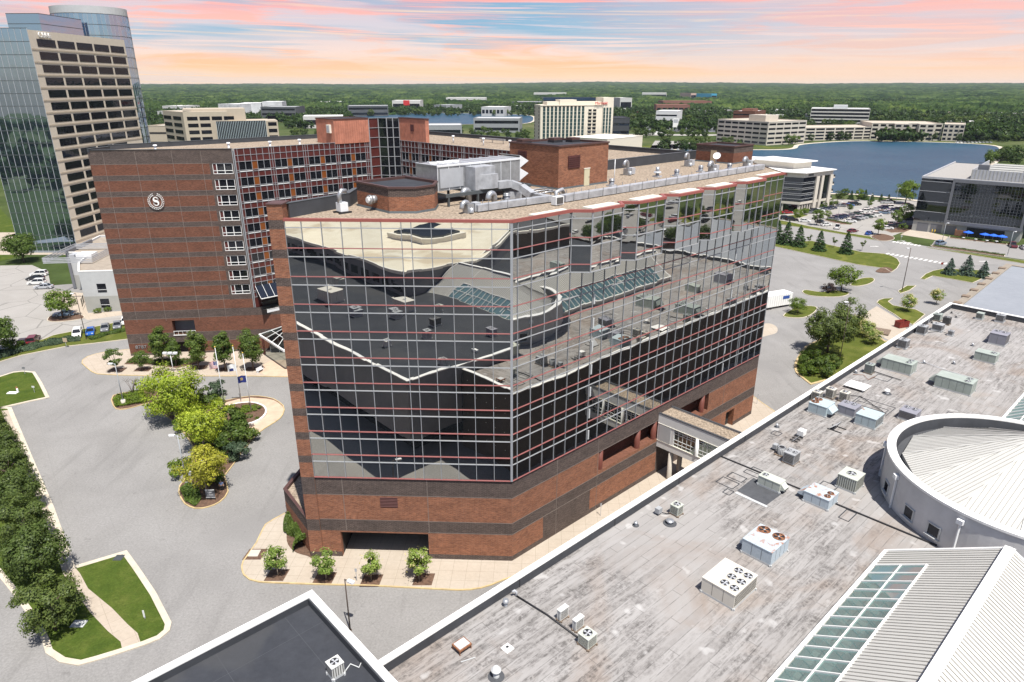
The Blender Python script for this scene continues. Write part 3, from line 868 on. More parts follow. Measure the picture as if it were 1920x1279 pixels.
sheet('lawn', pg([(1405, 272), (1450, 276), (1492, 276), (1500, 270), (1600, 262.5), (1720, 263), (1870, 270), (1868, 274), (1800, 268), (1700, 264.5), (1600, 263.8), (1506, 270), (1490, 277), (1440, 279)]), 0.02, GRASS)
# ------------------------------------------------------------------ brick walls made of bands, with openings
def banded(mb, fr, a0, a1, bands, holes=(), b=0.0, rev=0.25, inner=None):
 zs = sorted(set([z for q in bands for z in q[:2]] + [z for h in holes for z in h[2:4]]))
 as_ = sorted(set([a0, a1] + [x for h in holes for x in h[:2] if a0 < x < a1]))
 for i in range(len(as_) - 1):
  for j in range(len(zs) - 1):
   am, zm = (as_[i] + as_[i + 1]) / 2, (zs[j] + zs[j + 1]) / 2
   if any(h[0] < am < h[1] and h[2] < zm < h[3] for h in holes):
    continue
   mm = None
   for q in bands:
    if q[0] <= zm <= q[1]:
     mm = q[2]
   if mm is None:
    continue
   mb.face([(as_[i], b, zs[j]), (as_[i + 1], b, zs[j]), (as_[i + 1], b, zs[j + 1]), (as_[i], b, zs[j + 1])], mm)
 for h in holes:
  m = inner or BRICK
  x0, x1, z0, z1 = h[:4]
  d = -rev
  mb.face([(x0, b, z0), (x0, b + d, z0), (x0, b + d, z1), (x0, b, z1)], m)
  mb.face([(x1, b, z0), (x1, b + d, z0), (x1, b + d, z1), (x1, b, z1)], m)
  mb.face([(x0, b, z1), (x1, b, z1), (x1, b + d, z1), (x0, b + d, z1)], m)
  mb.face([(x0, b, z0), (x1, b, z0), (x1, b + d, z0), (x0, b + d, z0)], m)
FLH = 2.956
ZT = 40.66
ZG = ZT - 10 * FLH
LF = Fr((-22.6, 67.05), (22.6, -0.95), flip=True)
LW = hypot(22.6, 0.95)
lcols = [0.0]
for wd_ in [1.65] + [1.97] * 5 + [0.98] + [1.97] * 5:
 lcols.append(lcols[-1] + wd_)
lcols = [c * LW / lcols[-1] for c in lcols]
rcols = [0.0, 0.74] + [0.74 + 1.988 * k for k in range(1, 29)]
TWL = rcols[-1]
zrows = []
for k in range(10):
 zrows += [ZT - k * FLH, ZT - k * FLH - 0.89]
zrows.append(ZG)
zrows = sorted(zrows)
rng = random.Random(4)
def glasswall(mb, fr, cols, rows, b, skip=None, tilt=0.0009):
 for i in range(len(cols) - 1):
  for j in range(len(rows) - 1):
   if skip and skip((cols[i] + cols[i + 1]) / 2, (rows[j] + rows[j + 1]) / 2):
    continue
   t = [rng.uniform(-tilt, tilt) for _ in range(2)]
   mb.face([(cols[i], b + t[0], rows[j]), (cols[i + 1], b - t[0] + t[1], rows[j]), (cols[i + 1], b - t[1], rows[j + 1]), (cols[i], b + t[1] - t[0], rows[j + 1])], MIRROR)
MORT = mat('pale_mortar', (0.20, 0.165, 0.145), .9, var=.15)
tower = thing('hotel_tower', 'mirror glass hotel tower on a banded red and dark brick base', 'hotel tower', TW(28, -10, 0))
base_bands = [(0, 0.78, DBRICK), (0.78, 3.8, BRICK), (3.8, 5.37, DBRICK), (5.37, 8.78, BRICK), (8.78, ZG, DBRICK)]
mb = MB(LF)
banded(mb, LF, 0, LW, base_bands, [(2.3, 12.75, 0, 3.6)], rev=0.6)
mb.fr = TW
bb = [(0, 0.78, DBRICK), (3.8, 5.37, DBRICK), (8.78, ZG, DBRICK)]
banded(mb, TW, 0, 5.2, bb + [(0.78, 3.8, BRICK), (5.37, 8.78, BRICK)])
banded(mb, TW, 5.2, 13.9, bb + [(0.78, 3.8, DBRICK), (5.37, 8.78, BRICK)])
banded(mb, TW, 13.9, 28.4, bb + [(0.78, 3.8, BRICK), (5.37, 8.78, BRICK)], [(15.4, 28.4, 5.9, 8.78)], rev=1.7, inner=BRICK2)
banded(mb, TW, 28.4, 31.4, [(0, ZG, DBRICK)])
banded(mb, TW, 31.4, 41.5, bb + [(0.78, 3.8, DBRICK), (5.37, 8.78, BRICK)], [(31.4, 41.5, 5.9, 8.78), (37.0, 40.6, 0.78, 3.4)], rev=1.7, inner=BRICK2)
banded(mb, TW, 41.5, TWL, bb + [(0.78, 3.8, BRICK), (5.37, 8.78, BRICK)], [(47.6, 50.2, 0.0, 3.3)], rev=0.9)
# recess back walls
for a0, a1, z0, z1 in ((15.4, 28.4, 5.9, 8.78), (31.4, 41.5, 5.9, 8.78)):
 mb.face([(a0, -1.7, z0), (a1, -1.7, z0), (a1, -1.7, z1), (a0, -1.7, z1)], BRICK2)
mb.face([(37.0, -1.69, 0.78), (40.6, -1.69, 0.78), (40.6, -1.69, 3.4), (37.0, -1.69, 3.4)], BRICK)
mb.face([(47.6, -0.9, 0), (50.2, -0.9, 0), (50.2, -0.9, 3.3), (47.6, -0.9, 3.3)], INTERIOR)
for z in (3.8, 5.37, 8.78):
 mb.fr = LF
 mb.box(0.05 if z > 3.9 else 12.75, 0, z - .03, LW, .02, z + .03, MORT)
 mb.fr = TW
 for a0, a1 in ((0, 28.35), (41.5, TWL)):
  mb.box(a0, 0, z - .03, a1, .02, z + .03, MORT)
mb.fr = LF
for a in (3.1, 12.9):
 mb.box(a - .03, 0, 3.85, a + .03, .022, ZG, MORT)
mb.fr = TW
for a in (7.5, 15.2, 46.0):
 mb.box(a - .03, 0, .1, a + .03, .022, ZG, MORT)
mb.build('brick_base', tower)
# drive-through passage
mb = MB(LF)
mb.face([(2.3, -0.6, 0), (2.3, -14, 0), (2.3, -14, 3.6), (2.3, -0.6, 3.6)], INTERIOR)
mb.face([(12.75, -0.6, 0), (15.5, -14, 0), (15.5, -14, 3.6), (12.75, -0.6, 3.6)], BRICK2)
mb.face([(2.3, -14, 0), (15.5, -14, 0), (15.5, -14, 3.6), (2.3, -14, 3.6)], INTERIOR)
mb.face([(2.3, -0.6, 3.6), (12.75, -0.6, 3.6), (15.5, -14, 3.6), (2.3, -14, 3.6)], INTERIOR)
mb.build('passage', tower)
mb = MB(LF)
for k in range(7):
 z = 7.15 + k * 0.2
 mb.face([(7.35, 0.02, z), (9.4, 0.02, z), (9.4, 0.07, z + 0.17), (7.35, 0.07, z + 0.17)], LOUVRE)
 mb.face([(7.35, 0.07, z + 0.17), (9.4, 0.07, z + 0.17), (9.4, 0.02, z + 0.2), (7.35, 0.02, z + 0.2)], LOUVRE)
mb.build('louvre', tower)
for a in (16.1, 24.1, 27.9, 40.3):
 mb = MB(TW)
 mb.cyl(a, -0.42, 5.9, 8.78, 0.42, COLUMNM)
 mb.build('column', tower)
# left glass wall
g1 = MB(LF)
glasswall(g1, LF, lcols, zrows, 0.03)
go = g1.build('glass_wall', tower)
def mullions(mb, fr, cols, rows, b, z0, z1, vw=0.06, skip=None, redset=()):
 for a in cols:
  mb.box(a - vw / 2, b, z0, a + vw / 2, b + 0.09, z1, MULL)
 for z in rows:
  red = any(abs(z - (ZT - k * FLH)) < 0.02 for k in range(11))
  mb.box(cols[0], b - 0.005, z - 0.033, cols[-1], b + (0.115 if red else 0.105), z + 0.033, MULLRED if red else MULL)
mm = MB(LF)
mullions(mm, LF, lcols, zrows, 0.03, ZG, ZT - 0.3)
mm.box(LW - 0.16, 0.0, ZG, LW + 0.10, 0.16, ZT - 0.3, MULL)
mm.build('mullions', go)
# long glass wall below and between the saw-tooth bays
BAYZ = ZT - 2 * FLH - 0.89
bays = [(8.7 + 8.05 * k, 10.25 + 8.05 * k, 15.4 + 8.05 * k, 16.75 + 8.05 * k) for k in range(5)]
inb = lambda a, z: z > BAYZ and bays[0][0] < a < bays[-1][3]
g2 = MB(TW)
cols2 = sorted(set(rcols + [bays[0][0], bays[-1][3]]))
glasswall(g2, TW, cols2, zrows, 0.03, inb)
go2 = g2.build('glass_wall', tower)
mm = MB(TW)
for a in cols2:
 top = BAYZ if bays[0][0] + 0.1 < a < bays[-1][3] - 0.1 else ZT - 0.3
 mm.box(a - 0.036, 0.03, ZG, a + 0.036, 0.10, top, MULL)
for z in zrows:
 red = any(abs(z - (ZT - k * FLH)) < 0.02 for k in range(11))
 segs = [(0, TWL)] if z <= BAYZ + 0.01 else [(0, bays[0][0]), (bays[-1][3], TWL)]
 for s0, s1 in segs:
  mm.box(s0, 0.02, z - 0.033, s1, 0.12 if red else 0.11, z + 0.033, MULLRED if red else MULL)
for a in (13.0, 44.6):
 for k in range(3, 10):
  if k < 6 and a < 20:
   pass
  z = ZT - k * FLH
  mm.box(a - 0.12, 0.035, z - FLH + 0.45, a + 0.12, 0.085, z - 1.25, LTGREY)
mm.build('mullions', go2)
brows = [z for z in zrows if z > BAYZ - 0.01]
for (a0, a1, a2, a3) in bays:
 gb = MB()
 P = [TW(a0, 0.03)[:2], TW(a1, 1.55)[:2], TW(a2, 1.55)[:2], TW(a3, 0.03)[:2]]
 mu = MB()
 for i in range(3):
  dx, dy = P[i + 1][0] - P[i][0], P[i + 1][1] - P[i][1]
  L = hypot(dx, dy)
  fr = Fr(P[i], (dx, dy), flip=True)
  nc = 3 if i == 1 else 1
  cs = [L * k / nc for k in range(nc + 1)]
  gb.fr = fr
  glasswall(gb, fr, cs, brows, 0.0)
  mu.fr = fr
  for a in cs:
   w_ = 0.15 if (i == 1 and a == 0) else 0.075
   mu.box(a - w_ / 2, 0.0, BAYZ, a + w_ / 2, 0.10, ZT - 0.3, MULL)
  for z in brows:
   red = any(abs(z - (ZT - k * FLH)) < 0.02 for k in range(11))
   mu.box(0, -0.005, z - 0.04, L, 0.12, z + 0.04, MULLRED if red else MULL)
 gb.fr = ID
 gb.face([(*p, BAYZ) for p in P], MULL)
 ob = gb.build('projecting_bay', tower)
 mu.build('mullions', ob)
# roof: gravel sheet, red fascia, cream cappings, back parapets
roofpoly = [LF(0, 0)[:2], TW(0, 0)[:2]]
for (a0, a1, a2, a3) in bays:
 roofpoly += [TW(a0, 0.0)[:2], TW(a1, 1.55)[:2], TW(a2, 1.55)[:2]]
roofpoly += [TW(bays[-1][3], 0)[:2], TW(TWL, 0)[:2], TW(71, -15.5)[:2], TW(70, -21.2)[:2], TW(-4.5, -21.2)[:2], TW(-7, -18.6)[:2], LF(0, -0.6)[:2]]
mb = MB()
mb.face([(*p, ZT - 0.12) for p in roofpoly], GRAVEL)
mb.build('roof', tower)
mb = MB()
front = roofpoly[:2 + 3 * len(bays) + 2]
for i in range(len(front) - 1):
 p, q = front[i], front[i + 1]
 fr = Fr(p, (q[0] - p[0], q[1] - p[1]), flip=True)
 L = hypot(q[0] - p[0], q[1] - p[1])
 mb.fr = fr
 mb.box(-0.06, -0.22, ZT - 0.26, L + 0.06, 0.16 + 0.004 * (i % 3), ZT + 0.03 + 0.003 * (i % 3), FASCIA)
mb.build('fascia', tower)
mb = MB(TW)
caps = [(0.9, 7.3)]
for (a0, a1, a2, a3) in bays:
 mb.box(a1 + 0.35, -0.2, ZT - 0.1, a2 - 0.15, 1.2, ZT + 0.09, OFFWHITE)
mb.box(3.2, -0.95, ZT - 0.1, 8.2, -0.25, ZT + 0.09, OFFWHITE)
mb.box(50.0, -1.3, ZT - 0.1, TWL - 0.6, -0.25, ZT + 0.09, OFFWHITE)
mb.build('roof_capping', tower)
mb = MB()
back = [LF(0, -0.9)[:2], TW(-7, -18.6)[:2], TW(-4.5, -21.2)[:2], TW(70, -21.2)[:2], TW(71, -15.5)[:2]]
for i in range(len(back) - 1):
 p, q = back[i], back[i + 1]
 L = hypot(q[0] - p[0], q[1] - p[1])
 mb.fr = Fr(p, (q[0] - p[0], q[1] - p[1]), flip=False)
 mb.box(0 if i else 0.3, 0.0, 0.0, L, 0.4, ZT + 1.3, DBRICK, skip='t')
 mb.box(0.002 + (0 if i else 0.3), -0.09, ZT - 0.2, L - 0.002, -0.005, ZT + 1.25, DKROOFEDGE)
 mb.box(-0.02 * i, -0.11, ZT + 1.3, L + 0.02, 0.45, ZT + 1.36, DKSTEEL)
mb.build('parapet', tower)
mb = MB(TW)
mb.face([(TWL, 0, 0), (71, -15.5, 0), (71, -15.5, ZT), (TWL, 0, ZT)], BRICK2)
mb.build('end_wall', tower)
# brick pier at the left end
pb = []
z = 42.0
for k in range(12):
 zt = ZT - 0.15 - k * FLH
 if zt - 0.9 < 11:
  break
 pb.append((zt - 0.9, zt, DBRICK))
allb = []
last = 42.0
for (a, b_, m_) in pb:
 allb.append((b_, last, BRICK))
 allb.append((a, b_, m_))
 last = a
allb.append((ZG, last, BRICK))
allb += base_bands
mb = MB(LF)
banded(mb, LF, -1.55, -0.0, allb, b=0.14)
sfr = Fr(LF(-1.55, 0.14)[:2], (LF.e[0] * -1, LF.e[1] * -1), flip=True)
mb.fr = sfr
banded(mb, sfr, 0, 1.9, allb)
mb.fr = LF
banded(mb, LF, -1.55, 0, allb, b=-1.76)
mb.face([(0, 0.14, ZT - 0.3), (0, -1.76, ZT - 0.3), (0, -1.76, 42), (0, 0.14, 42)], BRICK)
mb.face([(0, 0.14, 0), (0, 0.03, 0), (0, 0.03, ZT), (0, 0.14, ZT)], BRICK)
mb.box(-1.62, -1.83, 42.0, 0.07, 0.21, 42.14, COPING)
mb.build('brick_pier', tower)
# low brick annex beside the pier
ann = thing('brick_annex', 'low wedge shaped brick annex with brown coping at the foot of the pier', 'annex', (-27, 75, 0))
ap = [(-29.0, 73.8), LF(-1.5, -0.1)[:2], (-23.5, 84), (-27.5, 84)]
mb = MB()
for i in (0, 3):
 p, q = ap[i], ap[(i + 1) % 4]
 fr = Fr(p, (q[0] - p[0], q[1] - p[1]))
 mb.fr = fr
 banded(mb, fr, 0, hypot(q[0] - p[0], q[1] - p[1]), [(0, 3.4, BRICK), (3.4, 5.05, DBRICK)])
mb.build('brick_wall', ann)
mb = MB()
mb.face([(*p, 4.7) for p in inset(ap, 0.3)], GRAVEL)
mb.build('roof', ann)
mb = MB()
ii = inset(ap, 0.36)
oo = inset(ap, -0.06)
for i in range(4):
 j = (i + 1) % 4
 for A, B, z0, z1 in ((oo, oo, 5.02, 5.15), (ii, ii, 4.65, 5.15)):
  mb.face([(*A[i], z0), (*A[j], z0), (*A[j], z1), (*A[i], z1)], COPING)
 mb.face([(*oo[i], 5.15), (*oo[j], 5.15), (*ii[j], 5.15), (*ii[i], 5.15)], COPING)
mb.build('coping', ann)
# ---------------- roof-top houses
def penthouse(label, name, poly, z0, z1, dark=None, roofm=DARKROOF, cop=COPING, brick=BRICK):
 """poly in TW coordinates"""
 P = [TW(*p)[:2] for p in poly]
 cx = sum(p[0] for p in P) / len(P)
 cy = sum(p[1] for p in P) / len(P)
 t = thing(name, label, 'roof house', (cx, cy, z0))
 mb = MB()
 n = len(P)
 for i in range(n):
  p, q = P[i], P[(i + 1) % n]
  fr = Fr(p, (q[0] - p[0], q[1] - p[1]), flip=True)
  mb.fr = fr
  L = hypot(q[0] - p[0], q[1] - p[1])
  banded(mb, fr, 0, L, [(z0, z1 - (dark or 0), brick)] + ([(z1 - dark, z1, DBRICK)] if dark else []))
 mb.build('brick_wall', t)
 mb = MB()
 mb.face([(*p, z1 - 0.2) for p in P], roofm)
 mb.build('roof', t)
 mb = MB()
 o_, i_ = inset(P, -0.10), inset(P, 0.22)
 for i in range(n):
  j = (i + 1) % n
  mb.face([(*o_[i], z1 - 0.12), (*o_[j], z1 - 0.12), (*o_[j], z1 + 0.08), (*o_[i], z1 + 0.08)], cop)
  mb.face([(*o_[i], z1 + 0.08), (*o_[j], z1 + 0.08), (*i_[j], z1 + 0.08), (*i_[i], z1 + 0.08)], cop)
  mb.face([(*i_[i], z1 + 0.08), (*i_[j], z1 + 0.08), (*i_[j], z1 - 0.22), (*i_[i], z1 - 0.22)], cop)
 mb.build('coping', t)
 mb = MB()
 o_, i_ = inset(P, -0.10), inset(P, -0.005)
 for i in range(n):
  j = (i + 1) % n
  mb.face([(*o_[i], z0), (*o_[j], z0), (*i_[j], z0 + 0.22), (*i_[i], z0 + 0.22)], DKSTEEL)
 mb.build('base_flashing', t)
 return t
ZR = ZT - 0.12
ph1 = penthouse('small angular brick stair house with a dark top band near the front roof edge', 'stair_house',
    [(-6.1, -18.4), (-6.2, -12.0), (-4.2, -10.1), (-1.6, -10.3), (0.4, -12.4), (0.4, -18.4)], ZR, ZT + 2.5, dark=0.95)
mb = MB()
c = TW(-6.25, -14.6)
hd = (c[0] - 0.9, c[1] - 0.5)
ax_ = (-TW.d[0], -TW.d[1])
P3 = lambda q: (c[0] + ax_[0] * q, c[1] + ax_[1] * q, ZT + 1.05)
mb.tube([P3(-.1), P3(.45)], 0.42, GALV, 14)
mb.tube([P3(.45), P3(.75)], 0.50, GALV, 14)
mb.tube([P3(.75), P3(.95)], [0.34, 0.30], WHITE, 14)
mb.build('exhaust_fan', ph1)
ph2 = penthouse('large square brick roof house with maroon louvres and a cream door', 'machine_house',
    [(18.9, -20.6), (18.9, -11.6), (28.6, -11.6), (28.6, -20.6)], ZR, ZT + 5.25)
mb = MB(TW)
mb.box(20.6, -11.59, ZT + 2.35, 22.9, -11.53, ZT + 3.95, LOUVRE)
for k in range(6):
 mb.box(20.65, -11.53, ZT + 2.42 + k * .25, 22.85, -11.48, ZT + 2.55 + k * .25, LOUVRE)
mb.build('louvre', ph2)
mb = MB(TW)
mb.box(18.84, -19.0, ZT + 3.0, 18.9, -17.3, ZT + 4.3, LOUVRE)
for k in range(5):
 mb.box(18.78, -18.95, ZT + 3.06 + k * .25, 18.84, -17.35, ZT + 3.2 + k * .25, LOUVRE)
mb.build('louvre', ph2)
mb = MB(TW)
mb.box(23.8, -11.595, ZR, 24.85, -11.52, ZT + 2.1, DOORC)
mb.box(23.72, -11.595, ZT + 2.1, 24.93, -11.48, ZT + 2.2, OFFWHITE)
mb.box(24.68, -11.52, ZT + 0.95, 24.76, -11.46, ZT + 1.05, BLACKM)
mb.build('door', ph2)
mb = MB(TW)
for (a, b) in ((19.4, -19.9), (24.2, -18.7), (26.4, -17.4)):
 mb = MB(TW)
 mb.box(a, b, ZT + 5.05, a + 1.7, b + 1.2, ZT + 5.35, BLACKM)
 mb.box(a + .05, b + .05, ZT + 5.35, a + 1.65, b + 1.15, ZT + 5.65, COPING)
 mb.build('roof_vent', ph2)
ph3 = penthouse('far brick roof house with a dark upper half at the tower roof end', 'machine_house',
    [(62.2, -19.2), (62.2, -12.0), (68.6, -12.0), (68.6, -19.2)], ZR, ZT + 2.75, dark=1.1, brick=BRICK2)
mb = MB(TW)
mb.box(62.13, -16.3, ZR, 62.19, -15.2, ZT + 1.9, TAN2)
mb.build('door', ph3)
# ---------------- skybridge
br = thing('skybridge', 'white glazed footbridge with a gravel roof joining the tower to the grey roofed mall', 'footbridge', TW(29.9, 6.7, 0))
mb = MB(TW)
z0, z1 = 4.7, 9.9
B1 = 13.3
for a in (28.4, 31.4):
 s_ = -1 if a < 30 else 1
 o_ = a + 0.0
 mb.box(o_ - 0.12, 0.02, z0, o_ + 0.12, B1, z0 + 1.05, WHITE)
 mb.box(o_ - 0.12, 0.02, z1 - 1.5, o_ + 0.12, B1, z1, WHITE)
 mb.box(o_ - 0.12, 0.02, z0 + 1.05, o_ + 0.12, 2.7, z1 - 1.5, WHITE)
 mb.box(o_ - 0.16, 0.25, z0 + 1.2, o_ - 0.12, 2.2, z1 - 1.6, LTGREY)
 for b in (6.4, 10.1):
  mb.cyl(o_, b, z0 + 1.05, z1 - 1.5, 0.26, WHITE, 12)
 mb.box(o_ - 0.17, 0.02, z0 + 1.02, o_ + 0.17, B1, z0 + 1.1, OFFWHITE)
 mb.box(o_ - 0.17, 0.02, z1 - 1.52, o_ + 0.17, B1, z1 - 1.44, OFFWHITE)
 mb.box(o_ - 0.16, 0.02, z1, o_ + 0.16, B1, z1 + 0.1, DKROOFEDGE)
mb.box(28.4, 0.02, z0 + 0.05, 31.4, B1, z0 + 0.3, CONCRETE)
mb.box(28.4, 0.02, z1 - 0.5, 31.4, B1, z1 - 0.15, GRAVEL)
mb.build('deck', br)
for a in (28.4, 31.4):
 for (b0, b1) in ((2.75, 6.1), (6.7, 9.8), (10.4, 13.2)):
  wv = MB(TW)
  wv.box(a - 0.015, b0, z0 + 1.1, a + 0.015, b1, z1 - 1.52, PANE)
  wo = wv.build('window', br)
  wm = MB(TW)
  for k in range(6):
   b = b0 + (b1 - b0) * k / 5
   wm.box(a - 0.05, b - .035, z0 + 1.1, a + 0.05, b + .035, z1 - 1.52, WHITE)
  for z in (0.45, 1.0, 1.9, 2.25):
   wm.box(a - 0.06, b0, z0 + 1.1 + z - .035, a + 0.06, b1, z0 + 1.1 + z + .035, WHITE)
  wm.build('window_frame', wo)
for a in (28.7, 31.1):
 mb = MB(TW)
 mb.cyl(a, 2.3, 0.1, z0 + 0.05, 0.36, CONCRETE, 16)
 mb.build('column', br)
# ------------------------------------------------------------------ banded brick hotel wing with the courtyard curtain walls
W0, W1 = (-79.6, 131.3), (-53.4, 134.6)
WF = Fr(W0, (W1[0] - W0[0], W1[1] - W0[1]), flip=True)
WL = hypot(W1[0] - W0[0], W1[1] - W0[1])
WT = 41.6
PER = 3.03
wing = thing('brick_hotel_wing', 'tall brick hotel wing striped in red and dark bands with a round white emblem', 'hotel wing', (-60, 150, 0))
wb = [(0, 0.5, DBRICK), (0.5, 2.8, BRICK2), (2.8, 4.85, DBRICK), (4.85, 8.0, BRICK2), (8.0, 9.7, DBRICK)]
ub = []
top = WT
for k in range(10):
 zt = 38.96 - PER * k
 zb = max(zt - 2.08, 9.7)
 ub.append((zt, top, DBRICK))
 ub.append((zb, zt, BRICK2))
 top = zb
mb = MB(WF)
banded(mb, WF, 0, 21.5, wb + ub, [(9.3, 13.7, 4.3, 7.45), (8.9, 11.6, 0.0, 2.9)], rev=1.5, inner=BRICK2)
banded(mb, WF, 21.5, WL - 0.35, wb + [(9.7, 11.6, BRICK2), (11.6, WT, DBRICK)], [(22.0, 25.75, 38.96 - PER * k - 2.05, 38.96 - PER * k) for k in range(9)], rev=0.22, inner=DBRICK)
banded(mb, WF, WL - 0.35, 36.5, wb)
mb.face([(9.3, -1.5, 4.3), (13.7, -1.5, 4.3), (13.7, -1.5, 7.45), (9.3, -1.5, 7.45)], GREYPANEL)
mb.face([(8.9, -1.5, 0.0), (11.6, -1.5, 0.0), (11.6, -1.5, 2.9), (8.9, -1.5, 2.9)], INTERIOR)
for (za, zb, m) in ub + wb:
 if m is BRICK2:
  for z in (za, zb):
   mb.box(0.05, 0, z - .028, 21.45, .02, z + .028, MORT)
for a in (2.6, 8.3, 14.9, 20.2):
 for z0, z1 in ((7.5, WT - .3), (0.1, 4.2)):
  mb.box(a - .03, 0, z0, a + .03, .023, z1, MORT)
mb.build('front_wall', wing)
mb = MB(WF)
mb.box(9.2, -0.05, 4.2, 13.8, 0.12, 4.38, WHITE)
mb.box(9.3, 0.02, 5.1, 13.7, 0.08, 5.2, WHITE)
for k in range(6):
 mb.box(9.35 + k * .86, 0.02, 4.38, 9.41 + k * .86, 0.08, 5.1, WHITE)
mb.face([(9.4, 0.04, 4.38), (13.6, 0.04, 4.38), (13.6, 0.04, 5.1), (9.4, 0.04, 5.1)], PANE)
mb.build('balcony', wing)
# stack of nine windows
wm_glass = None
for k in range(9):
 z1 = 38.96 - PER * k
 z0 = z1 - 2.05
 wv = MB(WF)
 wv.face([(22.75, -0.20, z0), (25.75, -0.20, z0), (25.75, -0.20, z1), (22.75, -0.20, z1)], WINGLASS)
 wv.face([(22.0, -0.18, z0), (22.75, -0.18, z0), (22.75, -0.18, z1), (22.0, -0.18, z1)], SPANDREL)
 wo = wv.build('window', wing)
 wm = MB(WF)
 for a in (22.03, 22.75, 24.2, 25.7):
  wm.box(a - .06, -0.2, z0, a + .06, -0.08, z1, WHITE)
 for z in (z0 + .06, z0 + .62, z1 - .06):
  wm.box(22.0, -0.2, z - .05, 25.75, -0.075, z + .05, WHITE)
 wm.build('window_frame', wo)
# corner post
mb = MB(WF)
for a in (WL - 0.33, WL - 0.05):
 mb.box(a - 0.07, -0.1, 9.7, a + 0.07, 0.12, WT, MULL)
mb.build('corner_post', wing)
# body: other walls, roof, parapet
WBACK = -105.5
BL = [W0, W1, TW(43.6, -86.4)[:2], TW(43.6, WBACK)[:2], TW(-9, WBACK)[:2]]
mb = MB()
for i in (3, 4):
 p, q = BL[i], BL[(i + 1) % 5]
 fr = Fr(p, (q[0] - p[0], q[1] - p[1]), flip=True)
 mb.fr = fr
 banded(mb, fr, 0, hypot(q[0] - p[0], q[1] - p[1]), wb + ub)
mb.build('rear_wall', wing)
mb = MB()
mb.face([(*p, WT - 0.35) for p in BL], GRAVEL)
mb.build('roof', wing)
def parapet(mb, p, q, z0, z1, th, m, mc, inward):
 L = hypot(q[0] - p[0], q[1] - p[1])
 mb.fr = Fr(p, (q[0] - p[0], q[1] - p[1]), flip=not inward)
 mb.box(0, 0, z0, L, th, z1, m)
 mb.box(-.03, -.05, z1, L + .03, th + .05, z1 + .07, mc)
mb = MB()
parapet(mb, W0, (W0[0] + (W1[0] - W0[0]) * .985, W0[1] + (W1[1] - W0[1]) * .985), WT - 0.4, WT, 0.35, DBRICK, DKSTEEL, True)
parapet(mb, BL[4], W0, WT - 0.4, WT + 0.25, 0.4, DKROOFEDGE, DKSTEEL, True)
parapet(mb, BL[3], BL[4], WT - 0.4, WT + 0.5, 0.4, DKROOFEDGE, DKSTEEL, True)
mb.build('parapet', wing)
# emblem: white wreath and letter on stand-offs
em = MB(WF)
ca, cz, R_ = 10.62, 31.95, 1.27
B0 = 0.16
for j in range(26):
 t = pi / 2 + (j + 0.5) * 2 * pi / 26
 if j in (0, 25):
  continue
 for rr, off in ((R_ - .13, .20), (R_ + .16, -.20)):
  tx = t + off * 0.12
  sgn = 1 if j < 13 else -1
  c0 = (ca + rr * cos(tx), cz + rr * sin(tx) * 1.06)
  di = tx + sgn * (-pi / 2) * 1.0 + (0.45 if rr > R_ else -0.45) * sgn
  dx, dz_ = cos(di), sin(di)
  l_, w_ = 0.17, 0.072
  p4 = [(c0[0] - dx * l_, c0[1] - dz_ * l_), (c0[0] - dz_ * w_, c0[1] + dx * w_), (c0[0] + dx * l_, c0[1] + dz_ * l_), (c0[0] + dz_ * w_, c0[1] - dx * w_)]
  em.face([(x, B0 + .08, z) for x, z in p4], TRIM_W)
  for i in range(4):
   em.face([(p4[i][0], B0, p4[i][1]), (p4[(i + 1) % 4][0], B0, p4[(i + 1) % 4][1]), (p4[(i + 1) % 4][0], B0 + .08, p4[(i + 1) % 4][1]), (p4[i][0], B0 + .08, p4[i][1])], TRIM_W)
em.build('emblem_wreath', wing)
em = MB(WF)
# serif S as a strip of varying width
cl = []
for i in range(33):
 t = i / 32
 if t < .5:
  an = rad(35) + (t / .5) * rad(235)
  cl.append((0.42 * cos(an), 0.44 + 0.40 * sin(an)))
 else:
  an = rad(90) - ((t - .5) / .5) * rad(235)
  cl.append((0.46 * cos(an), -0.42 + 0.46 * sin(an)))
wd_ = [0.05 + 0.17 * math.exp(-((i - 16) / 7.0) ** 2) + (0.10 if i in (0, 32) else 0.03) for i in range(33)]
L_, R2 = [], []
for i in range(33):
 a, b = cl[max(i - 1, 0)], cl[min(i + 1, 32)]
 d = Vector((b[0] - a[0], b[1] - a[1]))
 d = d.normalized() if d.length > 1e-6 else Vector((1, 0))
 nx, nz = -d.y, d.x
 L_.append((cl[i][0] + nx * wd_[i], cl[i][1] + nz * wd_[i]))
 R2.append((cl[i][0] - nx * wd_[i], cl[i][1] - nz * wd_[i]))
for i in range(32):
 q = [L_[i], L_[i + 1], R2[i + 1], R2[i]]
 em.face([(ca + x * .9, B0 + .1, cz + z * .9) for x, z in q], TRIM_W)
 for A, B in ((L_[i], L_[i + 1]), (R2[i], R2[i + 1])):
  em.face([(ca + A[0] * .9, B0, cz + A[1] * .9), (ca + B[0] * .9, B0, cz + B[1] * .9), (ca + B[0] * .9, B0 + .1, cz + B[1] * .9), (ca + A[0] * .9, B0 + .1, cz + A[1] * .9)], TRIM_W)
for dx, sz in ((0.44, 1), (-0.44, -1)):
 em.box(ca + dx - .05, B0, cz + sz * .45 - .14, ca + dx + .05, B0 + .1, cz + sz * .45 + .18, TRIM_W)
em.build('emblem_letter', wing)
put_text('8787', 0.98, 0.08, GALV, WF(2.35, 0.08, 1.98), WF.d, wing, 'house_number', 1.15)
